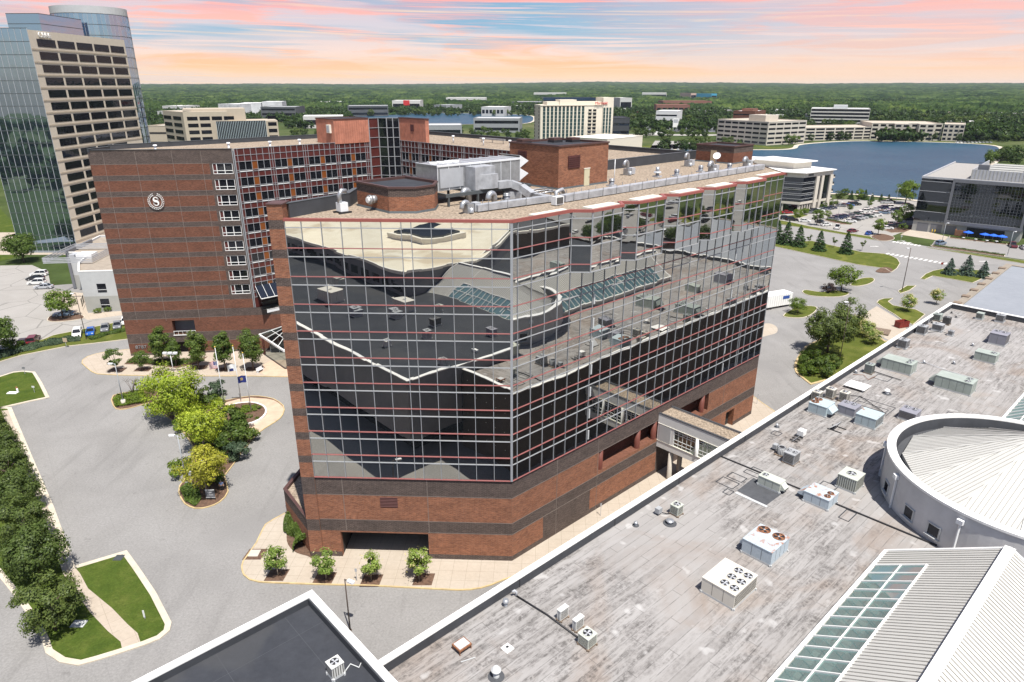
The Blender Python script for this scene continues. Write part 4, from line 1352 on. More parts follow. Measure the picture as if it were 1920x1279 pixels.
# curtain wall toward the courtyard
def curtain(parent, p0, dirv, length, zt, zb, nfl, winrows, shift=0.0):
 fr = Fr(p0, dirv, flip=True)
 mod = [('M', 0.55), ('W', 1.3), ('W', 1.3), ('O', 1.15), ('W', 1.3), ('W', 1.3), ('M', 0.55), ('M', 0.45), ('W', 1.3), ('W', 1.3), ('O', 1.1), ('W', 1.3), ('W', 1.3), ('M', .5)]
 cells = []
 x = 0.0
 i = 0
 while x < length - 0.2:
  ty, w_ = mod[i % len(mod)]
  w_ = min(w_, length - x)
  cells.append((ty, x, x + w_))
  x += w_
  i += 1
 P_ = MB(fr)
 rows = [(zt - 1.25, zt, 'M'), (zt - 2.45, zt - 1.25, 'M')]
 z = zt - 2.45
 for k in range(nfl):
  rows += [(z - 1.62, z, 'W'), (z - 1.95, z - 1.62, 'S'), (z - PER, z - 1.95, 'M')]
  z -= PER
 last = z
 zls = set()
 for (z0, z1, ty) in rows:
  zls.add(z0)
  zls.add(z1)
  for (c, x0, x1) in cells:
   m = SPANDREL
   if ty == 'W' and c == 'O':
    m = SPANDREL2
   if ty in 'WS' and c == 'W':
    continue
   P_.face([(x0, 0, z0), (x1, 0, z0), (x1, 0, z1), (x0, 0, z1)], m)
 cwo = P_.build('curtain_wall', parent)
 M_ = MB(fr)
 for (c, x0, x1) in cells + [('E', length, length)]:
  M_.box(x0 - .04, 0.0, last, x0 + .04, 0.08, zt, MULL)
 for zz in sorted(zls):
  M_.box(0, -.004, zz - .04, length, 0.088, zz + .04, MULL)
 M_.build('mullions', cwo)
 # windows: one mesh, one part each
 k = 0
 z = zt - 2.45
 for f in range(winrows):
  i = 0
  while i < len(cells) - 1:
   if cells[i][0] == 'W' and cells[i + 1][0] == 'W':
    x0, x1 = cells[i][1], cells[i + 1][2]
    wv = MB(fr)
    wv.face([(x0, -.03, z - 1.95), (x1, -.03, z - 1.95), (x1, -.03, z), (x0, -.03, z)], WINGLASS)
    wv.box(x0, -.02, z - 1.95, x1, 0.03, z - 1.80, WHITE)
    wv.build('window', parent, uv=False)
    i += 2
   else:
    i += 1
  z -= PER
 return fr, last
cf, cz_ = curtain(wing, W1, TW.d, 30.2, WT, 12.0, 9, 9)
mb = MB(cf)
mb.face([(0, 0.0, 9.7), (30, 0.0, 9.7), (30, 0.0, cz_), (0, 0.0, cz_)], SPANDREL)
mb.build('lower_wall', wing)
# sloping glass roof at the foot of the curtain wall and pale terrace
mb = MB(cf)
mb.face([(0.4, 0.1, 14.2), (26, 0.1, 14.2), (26, 2.4, 11.9), (0.4, 2.4, 11.9)], DARKGLASS)
for k in range(18):
 mb.bar((0.4 + k * 1.5, 0.12, 14.26), (0.4 + k * 1.5, 2.4, 11.96), 0.06, 0.08, WHITE)
mb.bar((0.4, 2.4, 11.96), (26, 2.4, 11.96), 0.12, 0.16, WHITE)
mb.face([(0.4, 2.3, 9.6), (26, 2.3, 9.6), (26, 2.3, 11.9), (0.4, 2.3, 11.9)], PANE)
mb.bar((0.2, 5.0, 10.3), (28, 5.0, 10.3), 0.08, 0.08, WHITE)
mb.bar((0.2, 5.0, 9.9), (28, 5.0, 9.9), 0.06, 0.5, LAMPW)
mb.build('sloped_glazing', wing)
pod = [WF(WL - 0.3, -0.02)[:2], WF(36.4, -0.02)[:2], TW(-4.6, -21.6)[:2], TW(43.5, -21.6)[:2], TW(43.5, -86.2)[:2]]
mb = MB()
mb.face([(*p, 9.55) for p in pod], PAVE2)
mb.build('terrace', wing)
# stair tower and copper clad roof houses
mb = MB(TW)
ZC = 46.3
mb.face([(38.0, -86.38, 12), (40.4, -86.38, 12), (40.4, -86.38, ZC), (38.0, -86.38, ZC)], SPANDREL)
mb.build('maroon_panel', wing)
mb = MB(TW)
for (p, q) in (((40.4, -86.38), (41.4, -84.6)), ((41.4, -84.6), (43.6, -83.0))):
 mb.face([(*p, 12), (*q, 12), (*q, ZC), (*p, ZC)], DARKGLASS)
 mb.face([(*p, ZC), (*q, ZC), (43.6, -86.4, ZC)], DKSTEEL)
sg = mb.build('stair_glazing', wing)
mb = MB(TW)
for p in ((38.0, -86.35), (40.4, -86.3), (41.4, -84.5), (42.5, -83.75), (43.6, -82.95)):
 mb.bar((*p, 12), (*p, ZC), 0.16, 0.16, MULL)
for k in range(16):
 z = ZC - k * 2.05
 mb.bar((38.0, -86.3, z), (40.4, -86.3, z), .1, .1, MULL)
 mb.bar((40.4, -86.3, z), (41.4, -84.5, z), .1, .1, MULL)
 mb.bar((41.4, -84.5, z), (43.6, -82.95, z), .1, .1, MULL)
mb.build('mullions', sg)
def copper_house(label, corners, face_axis):
 cx = sum(p[0] for p in corners) / 4
 cy = sum(p[1] for p in corners) / 4
 t = thing('copper_roof_house', label, 'roof house', TW(cx, cy, WT))
 mb = MB(TW)
 mb.prism(corners, WT - 0.3, ZC, COPPER, mtop=DARKROOF)
 mb.build('copper_cladding', t)
 mb = MB(TW)
 for i in range(4):
  p, q = corners[i], corners[(i + 1) % 4]
  L = hypot(q[0] - p[0], q[1] - p[1])
  for k in range(1, int(L / 0.55)):
   f = k * 0.55 / L
   x, y = p[0] + (q[0] - p[0]) * f, p[1] + (q[1] - p[1]) * f
   mb.bar((x, y, WT - .3), (x, y, ZC), 0.07, 0.07, BATTEN)
  mb.bar((*p, ZC + .05), (*q, ZC + .05), .25, .2, COPING)
 mb.build('batten', t)
 return t
ch1 = copper_house('copper clad roof house left of the stair glazing, air conditioner on its end', [(29.5, -86.35), (37.95, -86.35), (37.95, -94), (29.5, -94)], 0)
mb = MB(TW)
mb.box(29.05, -88.8, WT + 1.9, 29.5, -87.4, WT + 3.6, OFFWHITE)
mb.box(29.0, -88.6, WT + 2.1, 29.05, -87.6, WT + 3.4, GREYMETAL)
mb.build('air_conditioner', ch1)
ch2 = copper_house('copper clad roof house right of the corner stair glazing, with a small louvre', [(43.62, -83.0), (43.62, -73.2), (44.5, -73.2), (44.5, -83.0)], 1)
mb = MB(TW)
mb.box(43.54, -78.6, ZC - 2.6, 43.6, -77.4, ZC - 1.2, LOUVRE)
mb.build('louvre', ch2)
# second wing, from the stair toward the tower
wing2 = thing('courtyard_hotel_wing', 'maroon panelled hotel wing with white mullions behind the mirror glass tower', 'hotel wing', TW(53, -55, 0))
cf2, cz2 = curtain(wing2, TW(43.6, -82.9)[:2], TW.e, 61.5, WT, 12.0, 9, 4, 2)
P2 = [TW(43.6, -86.4)[:2], TW(43.6, -21.5)[:2], TW(62.2, -21.5)[:2], TW(62.2, WBACK)[:2], TW(43.6, WBACK)[:2]]
mb = MB()
mb.face([(*p, WT - 0.3) for p in P2], GRAVEL)
mb.build('roof', wing2)
mb = MB()
for i in (2,):
 p, q = P2[i], P2[i + 1]
 fr = Fr(p, (q[0] - p[0], q[1] - p[1]), flip=True)
 mb.fr = fr
 banded(mb, fr, 0, hypot(q[0] - p[0], q[1] - p[1]), wb + ub)
fr = Fr(P2[3], (P2[4][0] - P2[3][0], P2[4][1] - P2[3][1]), flip=True)
mb.fr = fr
banded(mb, fr, 0, 18.6, wb + ub)
mb.build('rear_wall', wing2)
mb = MB()
parapet(mb, P2[2], P2[3], WT - 0.4, WT + 0.5, 0.4, DKROOFEDGE, DKSTEEL, True)
parapet(mb, P2[3], P2[4], WT - 0.4, WT + 0.5, 0.4, DKROOFEDGE, DKSTEEL, True)
mb.build('parapet', wing2)
# entrance canopy
cp = thing('entrance_canopy', 'pyramid shaped glass entrance canopy in white framing on dark posts', 'canopy', (-45, 129, 0))
PYC = [(-52.4, 131.8), (-44.3, 122.6), (-36.0, 130.2), (-44.2, 139.6)]
AP = (-44.6, 131.2, 7.6)
mb = MB()
for i in range(4):
 mb.face([(*PYC[i], 4.6), (*PYC[(i + 1) % 4], 4.6), AP], PANE)
mb.build('glazing', cp)
mb = MB()
for i in range(4):
 p, q = PYC[i], PYC[(i + 1) % 4]
 mb.bar((*p, 4.6), (*q, 4.6), .3, .4, WHITE)
 mb.bar((*p, 4.7), AP, .14, .14, WHITE)
 for f in (.25, .5, .75):
  x, y = p[0] + (q[0] - p[0]) * f, p[1] + (q[1] - p[1]) * f
  mb.bar((x, y, 4.65), AP, .09, .09, WHITE)
 for f in (.35, .68):
  A = [p[k] + (AP[k] - p[k]) * f for k in range(2)] + [4.6 + 3.0 * f]
  B = [q[k] + (AP[k] - q[k]) * f for k in range(2)] + [4.6 + 3.0 * f]
  mb.bar(A, B, .09, .09, WHITE)
mb.build('frame', cp)
for p in (PYC[0], PYC[1], (-37.5, 130.3)):
 mb = MB()
 mb.bar((p[0] + .5, p[1] + .3, 0.1), (p[0] + .5, p[1] + .3, 4.5), .35, .35, COLUMNM, up=(0, 1, 0))
 mb.build('post', cp)
mb = MB()
mb.box(-51, 133.2, 0.1, -38, 134.8, 3.4, DARKGLASS)
for k in range(8):
 mb.box(-51 + k * 1.85, 133.1, 0.1, -50.92 + k * 1.85, 133.2, 3.4, MULL)
mb.box(-51, 133.08, 2.2, -38, 133.18, 2.3, MULL)
mb.build('entrance_glazing', cp)
# ------------------------------------------------------------------ mall
MALLWALL = ground_mat('brown_concrete_wall', [(0.3, (0.085, 0.069, 0.056)), (0.7, (0.11, 0.09, 0.073))], 0.3, 2.0, 0.08)
GREYWALL = ground_mat('grey_stucco_wall', [(0.3, (0.20, 0.20, 0.205)), (0.7, (0.25, 0.25, 0.255))], 0.2, 2.0, 0.08)
ZM, ZP = 12.0, 13.0
mall = thing('grey_roofed_mall', 'long mall building with a streaked grey membrane roof in the foreground', 'mall', ML(65, 30, 0))
SM = 131.0
TB = 61.0
g0, g1_ = -4.0, 41.6     # gable 1 span over the grey roof
mb = MB(ML)
for (s0, t0, s1, t1) in ((0.3, 0.4, SM, 20.62), (0.3, 37.7, SM, TB), (41.55, 20.62, 64.0, 37.7), (107.45, 20.62, SM, 37.7)):
 mb.face([(s0, t0, ZM), (s1, t0, ZM), (s1, t1, ZM), (s0, t1, ZM)], MEMB)
mb.build('roof', mall)
mb = MB(ML)
mb.box(0.0, 0.0, 0, SM, 0.42, ZP - 0.12, MALLWALL, skip='tb')
mb.face([(SM, 0, 0), (SM, TB, 0), (SM, TB, ZP - .1), (SM, 0, ZP - .1)], MALLWALL)
mb.face([(-66, 74, 0), (.3, 74, 0), (.3, 74, 13.5), (-66, 74, 13.5)], MALLWALL)
mb.face([(.3, 74, 0), (.3, TB, 0), (.3, TB, 13.5), (.3, 74, 13.5)], MALLWALL)
mb.face([(0, TB, 0), (SM, TB, 0), (SM, TB, ZP - .1), (0, TB, ZP - .1)], MALLWALL)
for k in range(60):
 for z in (3.0, 6.0, 9.0, 11.2):
  mb.box(1.2 + k * 2.16, -0.03, z, 1.32 + k * 2.16, 0.0, z + .12, CREAM)
mb.build('outer_wall', mall)
mb = MB(ML)
mb.box(-0.3, 0.43, ZM - .02, SM - .43, 0.50, ZP - .10, DKROOFEDGE)
mb.box(SM - .52, 0.43, ZM - .02, SM - .43, TB, ZP - .10, DKROOFEDGE)
mb.build('parapet_flashing', mall)
mb = MB(ML)
mb.box(-0.3, -0.07, ZP - .12, SM + .07, 0.52, ZP, TRIM_W)
mb.box(SM - .55, 0.52, ZP - .12, SM + .07, TB, ZP - .003, TRIM_W)
for k in range(1, 34):
 mb.box(k * 3.9, -0.075, ZP - .125, k * 3.9 + .03, 0.525, ZP + .006, SEAM)
mb.build('coping', mall)
mb = MB(ML)
for k in (14, 27, 38, 52, 66, 83, 98, 115):
 mb.box(k, 0.50, ZM, k + .1, 0.53, ZP - .12, BLACKM)
mb.build('parapet_joint', mall)
# expansion joint, dark patch, pale board, flashing outlines on the roof
mb = MB(ML)
q0 = ML.inv(G(1343, 853, 12))
q1 = ML.inv(G(1756, 1024, 12))
mb.bar((q0[0], q0[1], ZM + .06), (q1[0], q1[1], ZM + .06), .16, .14, BLACKM)
mb.build('expansion_joint', mall)
mb = MB(ML)
mb.face([(s, t, ZM + .012) for s, t in ((41.6, 5.5), (41.3, 9.0), (45.0, 9.1), (45.3, 5.4))], BLACKROOF)
mb.box(41.0, 5.6, ZM + .01, 41.35, 9.2, ZM + .05, LTGREY)
mb.build('roof_patch', mall)
rim = MB(ML)
def outline(s0, t0, s1, t1, w_=.09):
 for a in ((s0, t0, s1, t0), (s0, t1, s1, t1), (s0, t0, s0, t1), (s1, t0, s1, t1)):
  rim.bar((a[0], a[1], ZM + .02), (a[2], a[3], ZM + .02), w_, .04, DKROOFEDGE)
for r in ((41.5, 3.0, 43.0, 5.0), (43.4, 3.2, 44.6, 5.0), (40.2, 4.6, 41.2, 5.4), (45.6, 4.0, 46.4, 6.6), (46.8, 4.2, 47.4, 6.2), (56.4, 1.6, 57.5, 2.6), (78.2, 14.8, 79.6, 16.4), (72, 4.8, 75.6, 9.6), (73, 5.2, 74.2, 9.2), (93.0, 2.3, 94.8, 3.2), (49.0, 11.0, 50.4, 12.6), (84, 3.5, 86, 5.5), (44.8, 15.0, 46.8, 16.0)):
 outline(*r)
rim.build('flashing_outline', mall)
# ---- dark roofed wing
dw = thing('dark_roofed_mall_wing', 'mall wing with dark membrane roof and white parapet at the picture bottom', 'mall wing', ML(-25, 10, 0))
ZD, ZDP = 12.9, 13.7
mb = MB(ML)
for (s0, t0, s1, t1) in ((-88, -9.1, -0.6, 20.62), (-66, 37.7, 0.3, 74)):
 mb.face([(s0, t0, ZD), (s1, t0, ZD), (s1, t1, ZD), (s0, t1, ZD)], DARKROOF)
mb.build('roof', dw)
mb = MB(ML)
mb.face([(-88, -9.5, 4.0), (-0.3, -9.5, 4.0), (-0.3, -9.5, ZDP - .1), (-88, -9.5, ZDP - .1)], GREYWALL)
mb.face([(-0.3, -9.5, 4.0), (-0.3, 0.0, 4.0), (-0.3, 0.0, ZDP - .1), (-0.3, -9.5, ZDP - .1)], GREYWALL)
mb.face([(-88, -9.5, 4.0), (-0.3, -9.5, 4.0), (-0.3, 0.0, 4.0), (-5, 3, 4.0), (-88, 3, 4.0)], INTERIOR)
mb.face([(-88, -6.5, 0), (-4, -6.5, 0), (-4, -6.5, 4), (-88, -6.5, 4)], DARKGLASS)
mb.face([(-4, -6.5, 0), (-4, 3, 0), (-4, 3, 4), (-4, -6.5, 4)], DARKGLASS)
mb.face([(-88, -9.5, 0), (-88, 20, 0), (-88, 20, ZDP), (-88, -9.5, ZDP)], GREYWALL)
mb.face([(-0.3, 0, ZM - .1), (-0.3, 20, ZM - .1), (-0.3, 20, ZDP - .1), (-0.3, 0, ZDP - .1)], GREYWALL)
mb.build('outer_wall', dw)
mb = MB(ML)
mb.box(-88, -9.57, ZDP - .14, -0.23, -8.95, ZDP, TRIM_W)
mb.box(-0.85, -8.95, ZDP - .14, -0.23, 20, ZDP - .003, TRIM_W)
mb.build('coping', dw)
mb = MB(ML)
mb.box(-88, -9.05, ZD - .02, -.75, -8.97, ZDP - .13, DKROOFEDGE)
mb.box(-.95, -8.97, ZD - .02, -.87, 20, ZDP - .13, DKROOFEDGE)
mb.build('parapet_flashing', dw)
# patches of old sealant (small pale tabs scattered over the dark membrane)
# ---- cream roofed block behind the camera, seen in the mirror glass
cb = thing('cream_roofed_block', 'taller mall block with a cream roof mirrored in the tower glass', 'mall block', ML(-70, 40, 0))
mb = MB(ML)
CBP = [(-38, 15.5), (-38, 34), (-44, 46), (-52, 57), (-66, 70), (-128, 70), (-128, 15.5)]
mb.prism(CBP, 0, 17.2, GREYPANEL, mtop=CREAMROOF)
mb.build('walls', cb)
mb = MB(ML)
for k in range(14):
 mb.box(-41.5 - 4.2 * k, 15.38, 13.9, -38.8 - 4.2 * k, 15.5, 15.5, WINGLASS)
mb.build('window_band', cb)
mb = MB(ML)
for i in range(7):
 p, q = CBP[i], CBP[(i + 1) % 7]
 mb.bar((*p, 17.5), (*q, 17.5), .45, .6, OFFWHITE)
mb.build('parapet', cb)
mb = MB(ML)
mb.box(-72, 34, 17.2, -58, 47, 18.4, OFFWHITE)
mb.prism([(-71, 35), (-59, 35), (-59, 46), (-71, 46)], 18.4, 18.8, DARKGLASS)
mb.box(-100, 52, 17.2, -90, 60, 19.0, OFFWHITE)
mb.prism([(-99, 53), (-91, 53), (-91, 59), (-99, 59)], 19.0, 19.4, DARKGLASS)
mb.build('roof_light', cb)
# ---- rotunda
RC = (52.4, 58.7)
rt = thing('rotunda', 'round grey stucco drum with a white ring coping and a ribbed white conical roof', 'rotunda', (*RC, ZM))
R0 = 13.1
ZRT = 16.55
mb = MB()
N = 96
for j in range(N):
 a, b = 2 * pi * j / N, 2 * pi * (j + 1) / N
 P_ = lambda r, t, z: (RC[0] + r * cos(t), RC[1] + r * sin(t), z)
 mb.face([P_(R0, a, ZM - 3), P_(R0, b, ZM - 3), P_(R0, b, ZRT), P_(R0, a, ZRT)], STUCCO, True)
mb.build('drum_wall', rt)
mb = MB()
for j in range(N):
 a, b = 2 * pi * j / N, 2 * pi * (j + 1) / N
 for (r0, z0, r1, z1) in ((R0 + .12, ZRT - .12, R0 + .12, ZRT + .12), (R0 + .12, ZRT + .12, R0 - .75, ZRT + .15), (R0 - .75, ZRT + .15, R0 - .75, ZRT)):
  mb.face([P_(r0, a, z0), P_(r0, b, z0), P_(r1, b, z1), P_(r1, a, z1)], TRIM_W, True)
mb.build('ring_coping', rt)
mb = MB()
for j in range(N):
 a, b = 2 * pi * j / N, 2 * pi * (j + 1) / N
 mb.face([P_(R0 - .76, a, ZRT), P_(R0 - .76, b, ZRT), P_(R0 - .9, b, ZRT - 1.2), P_(R0 - .9, a, ZRT - 1.2)], DKROOFEDGE, True)
 mb.face([P_(R0 - .9, a, ZRT - 1.2), P_(R0 - .9, b, ZRT - 1.2), P_(R0 - 3.0, b, ZRT - 1.15), P_(R0 - 3.0, a, ZRT - 1.15)], BLACKROOF)
mb.build('gutter', rt)
ZA = 20.6
NF = 14
mb = MB()
sm = MB()
an0 = ML.ang() + 0.12
RCN = 11.6
for j in range(NF):
 a, b = an0 + 2 * pi * j / NF, an0 + 2 * pi * (j + 1) / NF
 A, B = P_(RCN, a, ZRT - .75), P_(RCN, b, ZRT - .75)
 A2, B2 = P_(.9, a, ZA), P_(.9, b, ZA)
 mb.face([A, B, B2, A2], WHITESHEET)
 mb.face([(A[0], A[1], A[2] - .45), (B[0], B[1], B[2] - .45), B, A], OFFWHITE)
 # standing seams parallel to the facet centre line
 mid0 = Vector([(A[k] + B[k]) / 2 for k in range(3)])
 mid1 = Vector([(A2[k] + B2[k]) / 2 for k in range(3)])
 dn = (mid1 - mid0)
 Ln = dn.length
 dn.normalize()
 sd_ = (Vector(B) - Vector(A))
 hw = sd_.length / 2
 hw2 = (Vector(B2) - Vector(A2)).length / 2
 sd_.normalize()
 nn = sd_.cross(dn)
 if nn.z < 0:
  nn = -nn
 kk = int(hw / 0.42)
 for q in range(-kk, kk + 1):
  x = q * .42
  mx = Ln if abs(x) < hw2 else Ln * (hw - abs(x)) / max(hw - hw2, .01)
  if mx < .3:
   continue
  p0 = mid0 + sd_ * x + nn * .02
  sm.bar(tuple(p0), tuple(p0 + dn * (mx - .02)), .035, .05, SEAM, up=tuple(nn))
 e0, e1 = Vector(A) + nn * .03, Vector(A2) + nn * .03
 sm.bar(tuple(e0), tuple(e1), .16, .10, WHITESHEET, up=tuple(nn))
cone = mb.build('cone_roof', rt)
sm.build('standing_seam', cone)
mb = MB()
mb.cyl(RC[0], RC[1], ZA - .1, ZA + .5, 1.0, OFFWHITE, 14, r1=.7)
mb.build('cone_cap', rt)
for u, v in ((1671, 915), (1712, 962), (1752, 996), (1855, 1040), (1652, 878)):
 g = G(u, v, 13.2)
 t = atan2(g[1] - RC[1], g[0] - RC[0])
 fr = Fr(P_(R0, t, 0)[:2], (-sin(t), cos(t)), flip=True)
 wv = MB(fr)
 wv.box(-.55, -.02, 12.75, .55, 0.03, 13.85, WINGLASS)
 wo = wv.build('window', rt)
 wm = MB(fr)
 for x in (-.62, .62):
  wm.box(x - .07, -.02, 12.65, x + .07, 0.10, 13.9, LTGREY)
 wm.box(-.69, -.02, 13.85, .69, 0.12, 13.95, LTGREY)
 wm.box(-.75, -.02, 12.55, .75, 0.26, 12.68, LTGREY)
 wm.build('window_frame', wo)
for (u, v) in ((1688, 915), (1797, 1000), (1648, 850)):
 g = G(u, v, 14.4)
 t = atan2(g[1] - RC[1], g[0] - RC[0])
 fr = Fr(P_(R0, t, 0)[:2], (-sin(t), cos(t)), flip=True)
 mb = MB(fr)
 mb.bar((0, .13, ZM), (0, .13, 15.6), .16, .16, LAMPW, up=(0, 1, 0))
 mb.box(-.28, .02, 15.5, .28, .42, 15.95, LAMPW)
 mb.build('downpipe', rt)
# ---- two gabled glass-and-sheet roofs either side of the rotunda
def gable(label, s0, s1, hip_end=False, glz=None):
 T0, T1, TR, ZE, ZRG = 20.58, 37.75, 29.15, 12.75, 17.9
 t_ = thing('gabled_roof', label, 'gabled roof', ML((s0 + s1) / 2, TR, ZM))
 f = 0.46
 gs0, gs1 = glz
 for side in (-1, 1):
  te = T0 if side < 0 else T1
  tg = te + (TR - te) * f
  zg = ZE + (ZRG - ZE) * f
  te0 = te + (TR - te) * 0.03
  ze0 = ZE + (ZRG - ZE) * 0.03
  mb = MB(ML)
  mb.face([(gs1, te, ZE), (s1, te, ZE), (s1, tg, zg), (gs1, tg, zg)], WHITESHEET)
  mb.face([(s0, te, ZE), (gs0, te, ZE), (gs0, tg, zg), (s0, tg, zg)], WHITESHEET)
  mb.face([(s0, tg, zg), (s1, tg, zg), (s1, TR, ZRG), (s0, TR, ZRG)], WHITESHEET)
  sh = mb.build('roof_slope', t_)
  sm_ = MB(ML)
  k = 0
  x = s0 + .2
  while x < s1:
   if gs0 < x < gs1:
    sm_.bar((x, tg, zg + .03), (x, TR, ZRG + .03), .05, .07, SEAM)
   else:
    sm_.bar((x, te, ZE + .03), (x, TR, ZRG + .03), .05, .07, SEAM)
   x += .42
  sm_.build('standing_seam', sh)
  mb = MB(ML)
  mb.face([(gs0, te0, ze0), (gs1, te0, ze0), (gs1, tg, zg), (gs0, tg, zg)], SKYLITE)
  go_ = mb.build('glazing', t_)
  mb = MB(ML)
  x = gs0
  while x < gs1 + .1:
   mb.bar((x, te, ZE + .04), (x, tg, zg + .04), .10, .16, TRIM_W)
   x += (gs1 - gs0) / round((gs1 - gs0) / 1.52)
  tm, zm_ = (te0 + tg) / 2, (ze0 + zg) / 2
  mb.bar((gs0, tm, zm_ + .045), (gs1, tm, zm_ + .045), .11, .14, TRIM_W)
  mb.bar((gs0, tg, zg + .05), (gs1, tg, zg + .05), .16, .16, TRIM_W)
  mb.bar((s0, te, ZE), (s1, te, ZE), .30, .24, TRIM_W)
  mb.build('glazing_bar', go_)
  mb = MB(ML)
  mb.face([(s0, te, ZM - .02), (s1, te, ZM - .02), (s1, te, ZE), (s0, te, ZE)], OFFWHITE)
  mb.build('eave_wall', t_)
 mb = MB(ML)
 mb.bar((s0, TR, ZRG + .06), (s1 + .03, TR, ZRG + .06), .75, .14, TRIM_W)
 mb.build('ridge_cap', t_)
 mb = MB(ML)
 for x in (s0, s1):
  mb.face([(x, T0, ZM), (x, T1, ZM), (x, T1, ZE), (x, TR, ZRG), (x, T0, ZE)], WHITESHEET)
  mb.bar((x, T0, ZE + .06), (x, TR, ZRG + .06), .26, .14, TRIM_W)
  mb.bar((x, T1, ZE + .06), (x, TR, ZRG + .06), .26, .14, TRIM_W)
 mb.build('gable_end', t_)
 # hall below the glazing
 IN = mat('hall_plaster', (0.60, 0.58, 0.53), 0.8, var=0.06)
 FLO = mat('hall_floor', (0.55, 0.53, 0.48), 0.4, var=0.15)
 mb = MB(ML)
 mb.face([(s0, T0, 7.0), (s1, T0, 7.0), (s1, T1, 7.0), (s0, T1, 7.0)], FLO)
 for te in (T0 + .02, T1 - .02):
  mb.face([(s0, te, 7.0), (s1, te, 7.0), (s1, te, ZM), (s0, te, ZM)], IN)
 for x in (s0 + .02, s1 - .02):
  mb.face([(x, T0, 7.0), (x, T1, 7.0), (x, T1, ZM), (x, T0, ZM)], IN)
 mb.box(s0 + .05, T0 + .05, 10.2, s1 - .05, T0 + 2.4, 10.6, IN)
 x = s0 + 1.2
 while x < s1 - 1:
  mb.box(x, T0 + .05, 10.6, x + .5, T0 + 2.6, 11.9, IN)
  mb.bar((x + .2, T0 + 1.8, 10.6), (x + .2, TR - 1, 15.4), .25, .35, IN)
  mb.box(x + .5, T0 + 3.4 + 2 * ((x * 7.7) % 1), 7.0, x + 1.4, T0 + 4.3 + 2 * ((x * 7.7) % 1), 8.1 + (x * 3.3) % 1, (CONCRETE, OFFWHITE, GREYMETAL)[int(x * 5) % 3])
  x += 3.04
 mb.build('hall_interior', t_)
gable('white ribbed gable roof with a glazed lower band at the lower right', -37.5, 41.6, glz=(-30, 38.6))
gable('white ribbed gable roof with a glazed lower band beyond the conical roof', 64.0, 107.5, glz=(66.5, 104))
# ---- far flat roofed block at the right edge
A_ = G(1887, 494, 6.5)
B_ = G(1797, 563, 6.5)
gf = Fr(A_[:2], (B_[0] - A_[0], B_[1] - A_[1]), flip=False)
gb = thing('flat_roofed_store', 'low store with a pale blue grey flat roof and tan edge at the right side', 'store', gf(20, 20, 0))
EDGEM = mat('tan_roof_edge', (.26, .225, .18), .85, var=.12)
PALEROOF = ground_mat('pale_grey_roof', [(0.3, (0.225, 0.24, 0.265)), (0.7, (0.26, 0.275, 0.30))], 0.08, 0.8, 0.06)
mb = MB(gf)
mb.box(0, 0, 0, 75, 80, 6.5, TAN, skip='tb')
mb.build('outer_wall', gb)
mb = MB(gf)
mb.face([(1.6, 1.6, 6.3), (74, 1.6, 6.3), (74, 79, 6.3), (1.6, 79, 6.3)], PALEROOF)
mb.build('roof', gb)
mb = MB(gf)
mb.box(0, 0, 6.28, 75, 1.6, 6.5, EDGEM)
mb.box(0, 1.6, 6.28, 1.6, 79, 6.5, EDGEM)
mb.build('roof_edge', gb)
for k in range(8):
 mb = MB(gf)
 mb.box(6.5 + k * 7.4, -0.35, 6.3, 8.2 + k * 7.4, 1.2, 6.75, WOOD)
 mb.build('edge_block', gb)
for k in range(3):
 mb = MB(gf)
 mb.box(-0.35, 6 + k * 8, 6.3, 1.2, 7.8 + k * 8, 6.75, WOOD)
 mb.build('edge_block', gb)
# ------------------------------------------------------------------ trees and shrubs
def leafquads(pos, nrm, size, rs, asp=0.62):
 n = len(pos)
 nrm = nrm / np.maximum(np.linalg.norm(nrm, axis=1, keepdims=True), 1e-6)
 r = rs.normal(size=(n, 3))
 t = np.cross(nrm, r)
 t /= np.maximum(np.linalg.norm(t, axis=1, keepdims=True), 1e-6)
 b = np.cross(nrm, t)
 s = size[:, None]
 v = np.stack([pos - t * s, pos - b * s * asp, pos + t * s, pos + b * s * asp], 1).reshape(-1, 3)
 f = np.arange(4 * n).reshape(-1, 4)
 return v, f
def crown(seed, R, zc, nc, nl, leaf, fill=(0.40, 0.95), cl=(0.20, 0.38), up=0.35, taper=0.0):
 rs = np.random.default_rng(seed)
 R = np.array(R, float)
 d = rs.normal(size=(nc, 3))
 d /= np.linalg.norm(d, axis=1, keepdims=True)
 rad_ = rs.uniform(fill[0], fill[1], nc) ** 0.7
 c = d * rad_[:, None] * R
 if taper:
  k = (c[:, 2] / R[2] + 1) / 2
  c[:, :2] *= (1 - taper * k)[:, None] * (1 + 0.15 * taper)
 cr = rs.uniform(cl[0], cl[1], nc) * R.mean()
 idx = rs.choice(nc, nl, p=cr ** 2 / (cr ** 2).sum())
 e = rs.normal(size=(nl, 3))
 e /= np.linalg.norm(e, axis=1, keepdims=True)
 rr = cr[idx] * rs.uniform(0.35, 1.08, nl) ** 0.6
 pos = c[idx] + e * rr[:, None] * np.array([1.1, 1.1, 0.8])
 gd = pos / R
 gd /= np.maximum(np.linalg.norm(gd, axis=1, keepdims=True), 1e-6)
 nrm = e * .7 + gd * .75 + rs.normal(size=(nl, 3)) * 0.38 + np.array([0, 0, up])
 pos[:, 2] += zc
 size = leaf * rs.uniform(0.55, 1.3, nl)
 v, f = leafquads(pos, nrm, size, rs)
 return v, f, c + np.array([0, 0, zc])
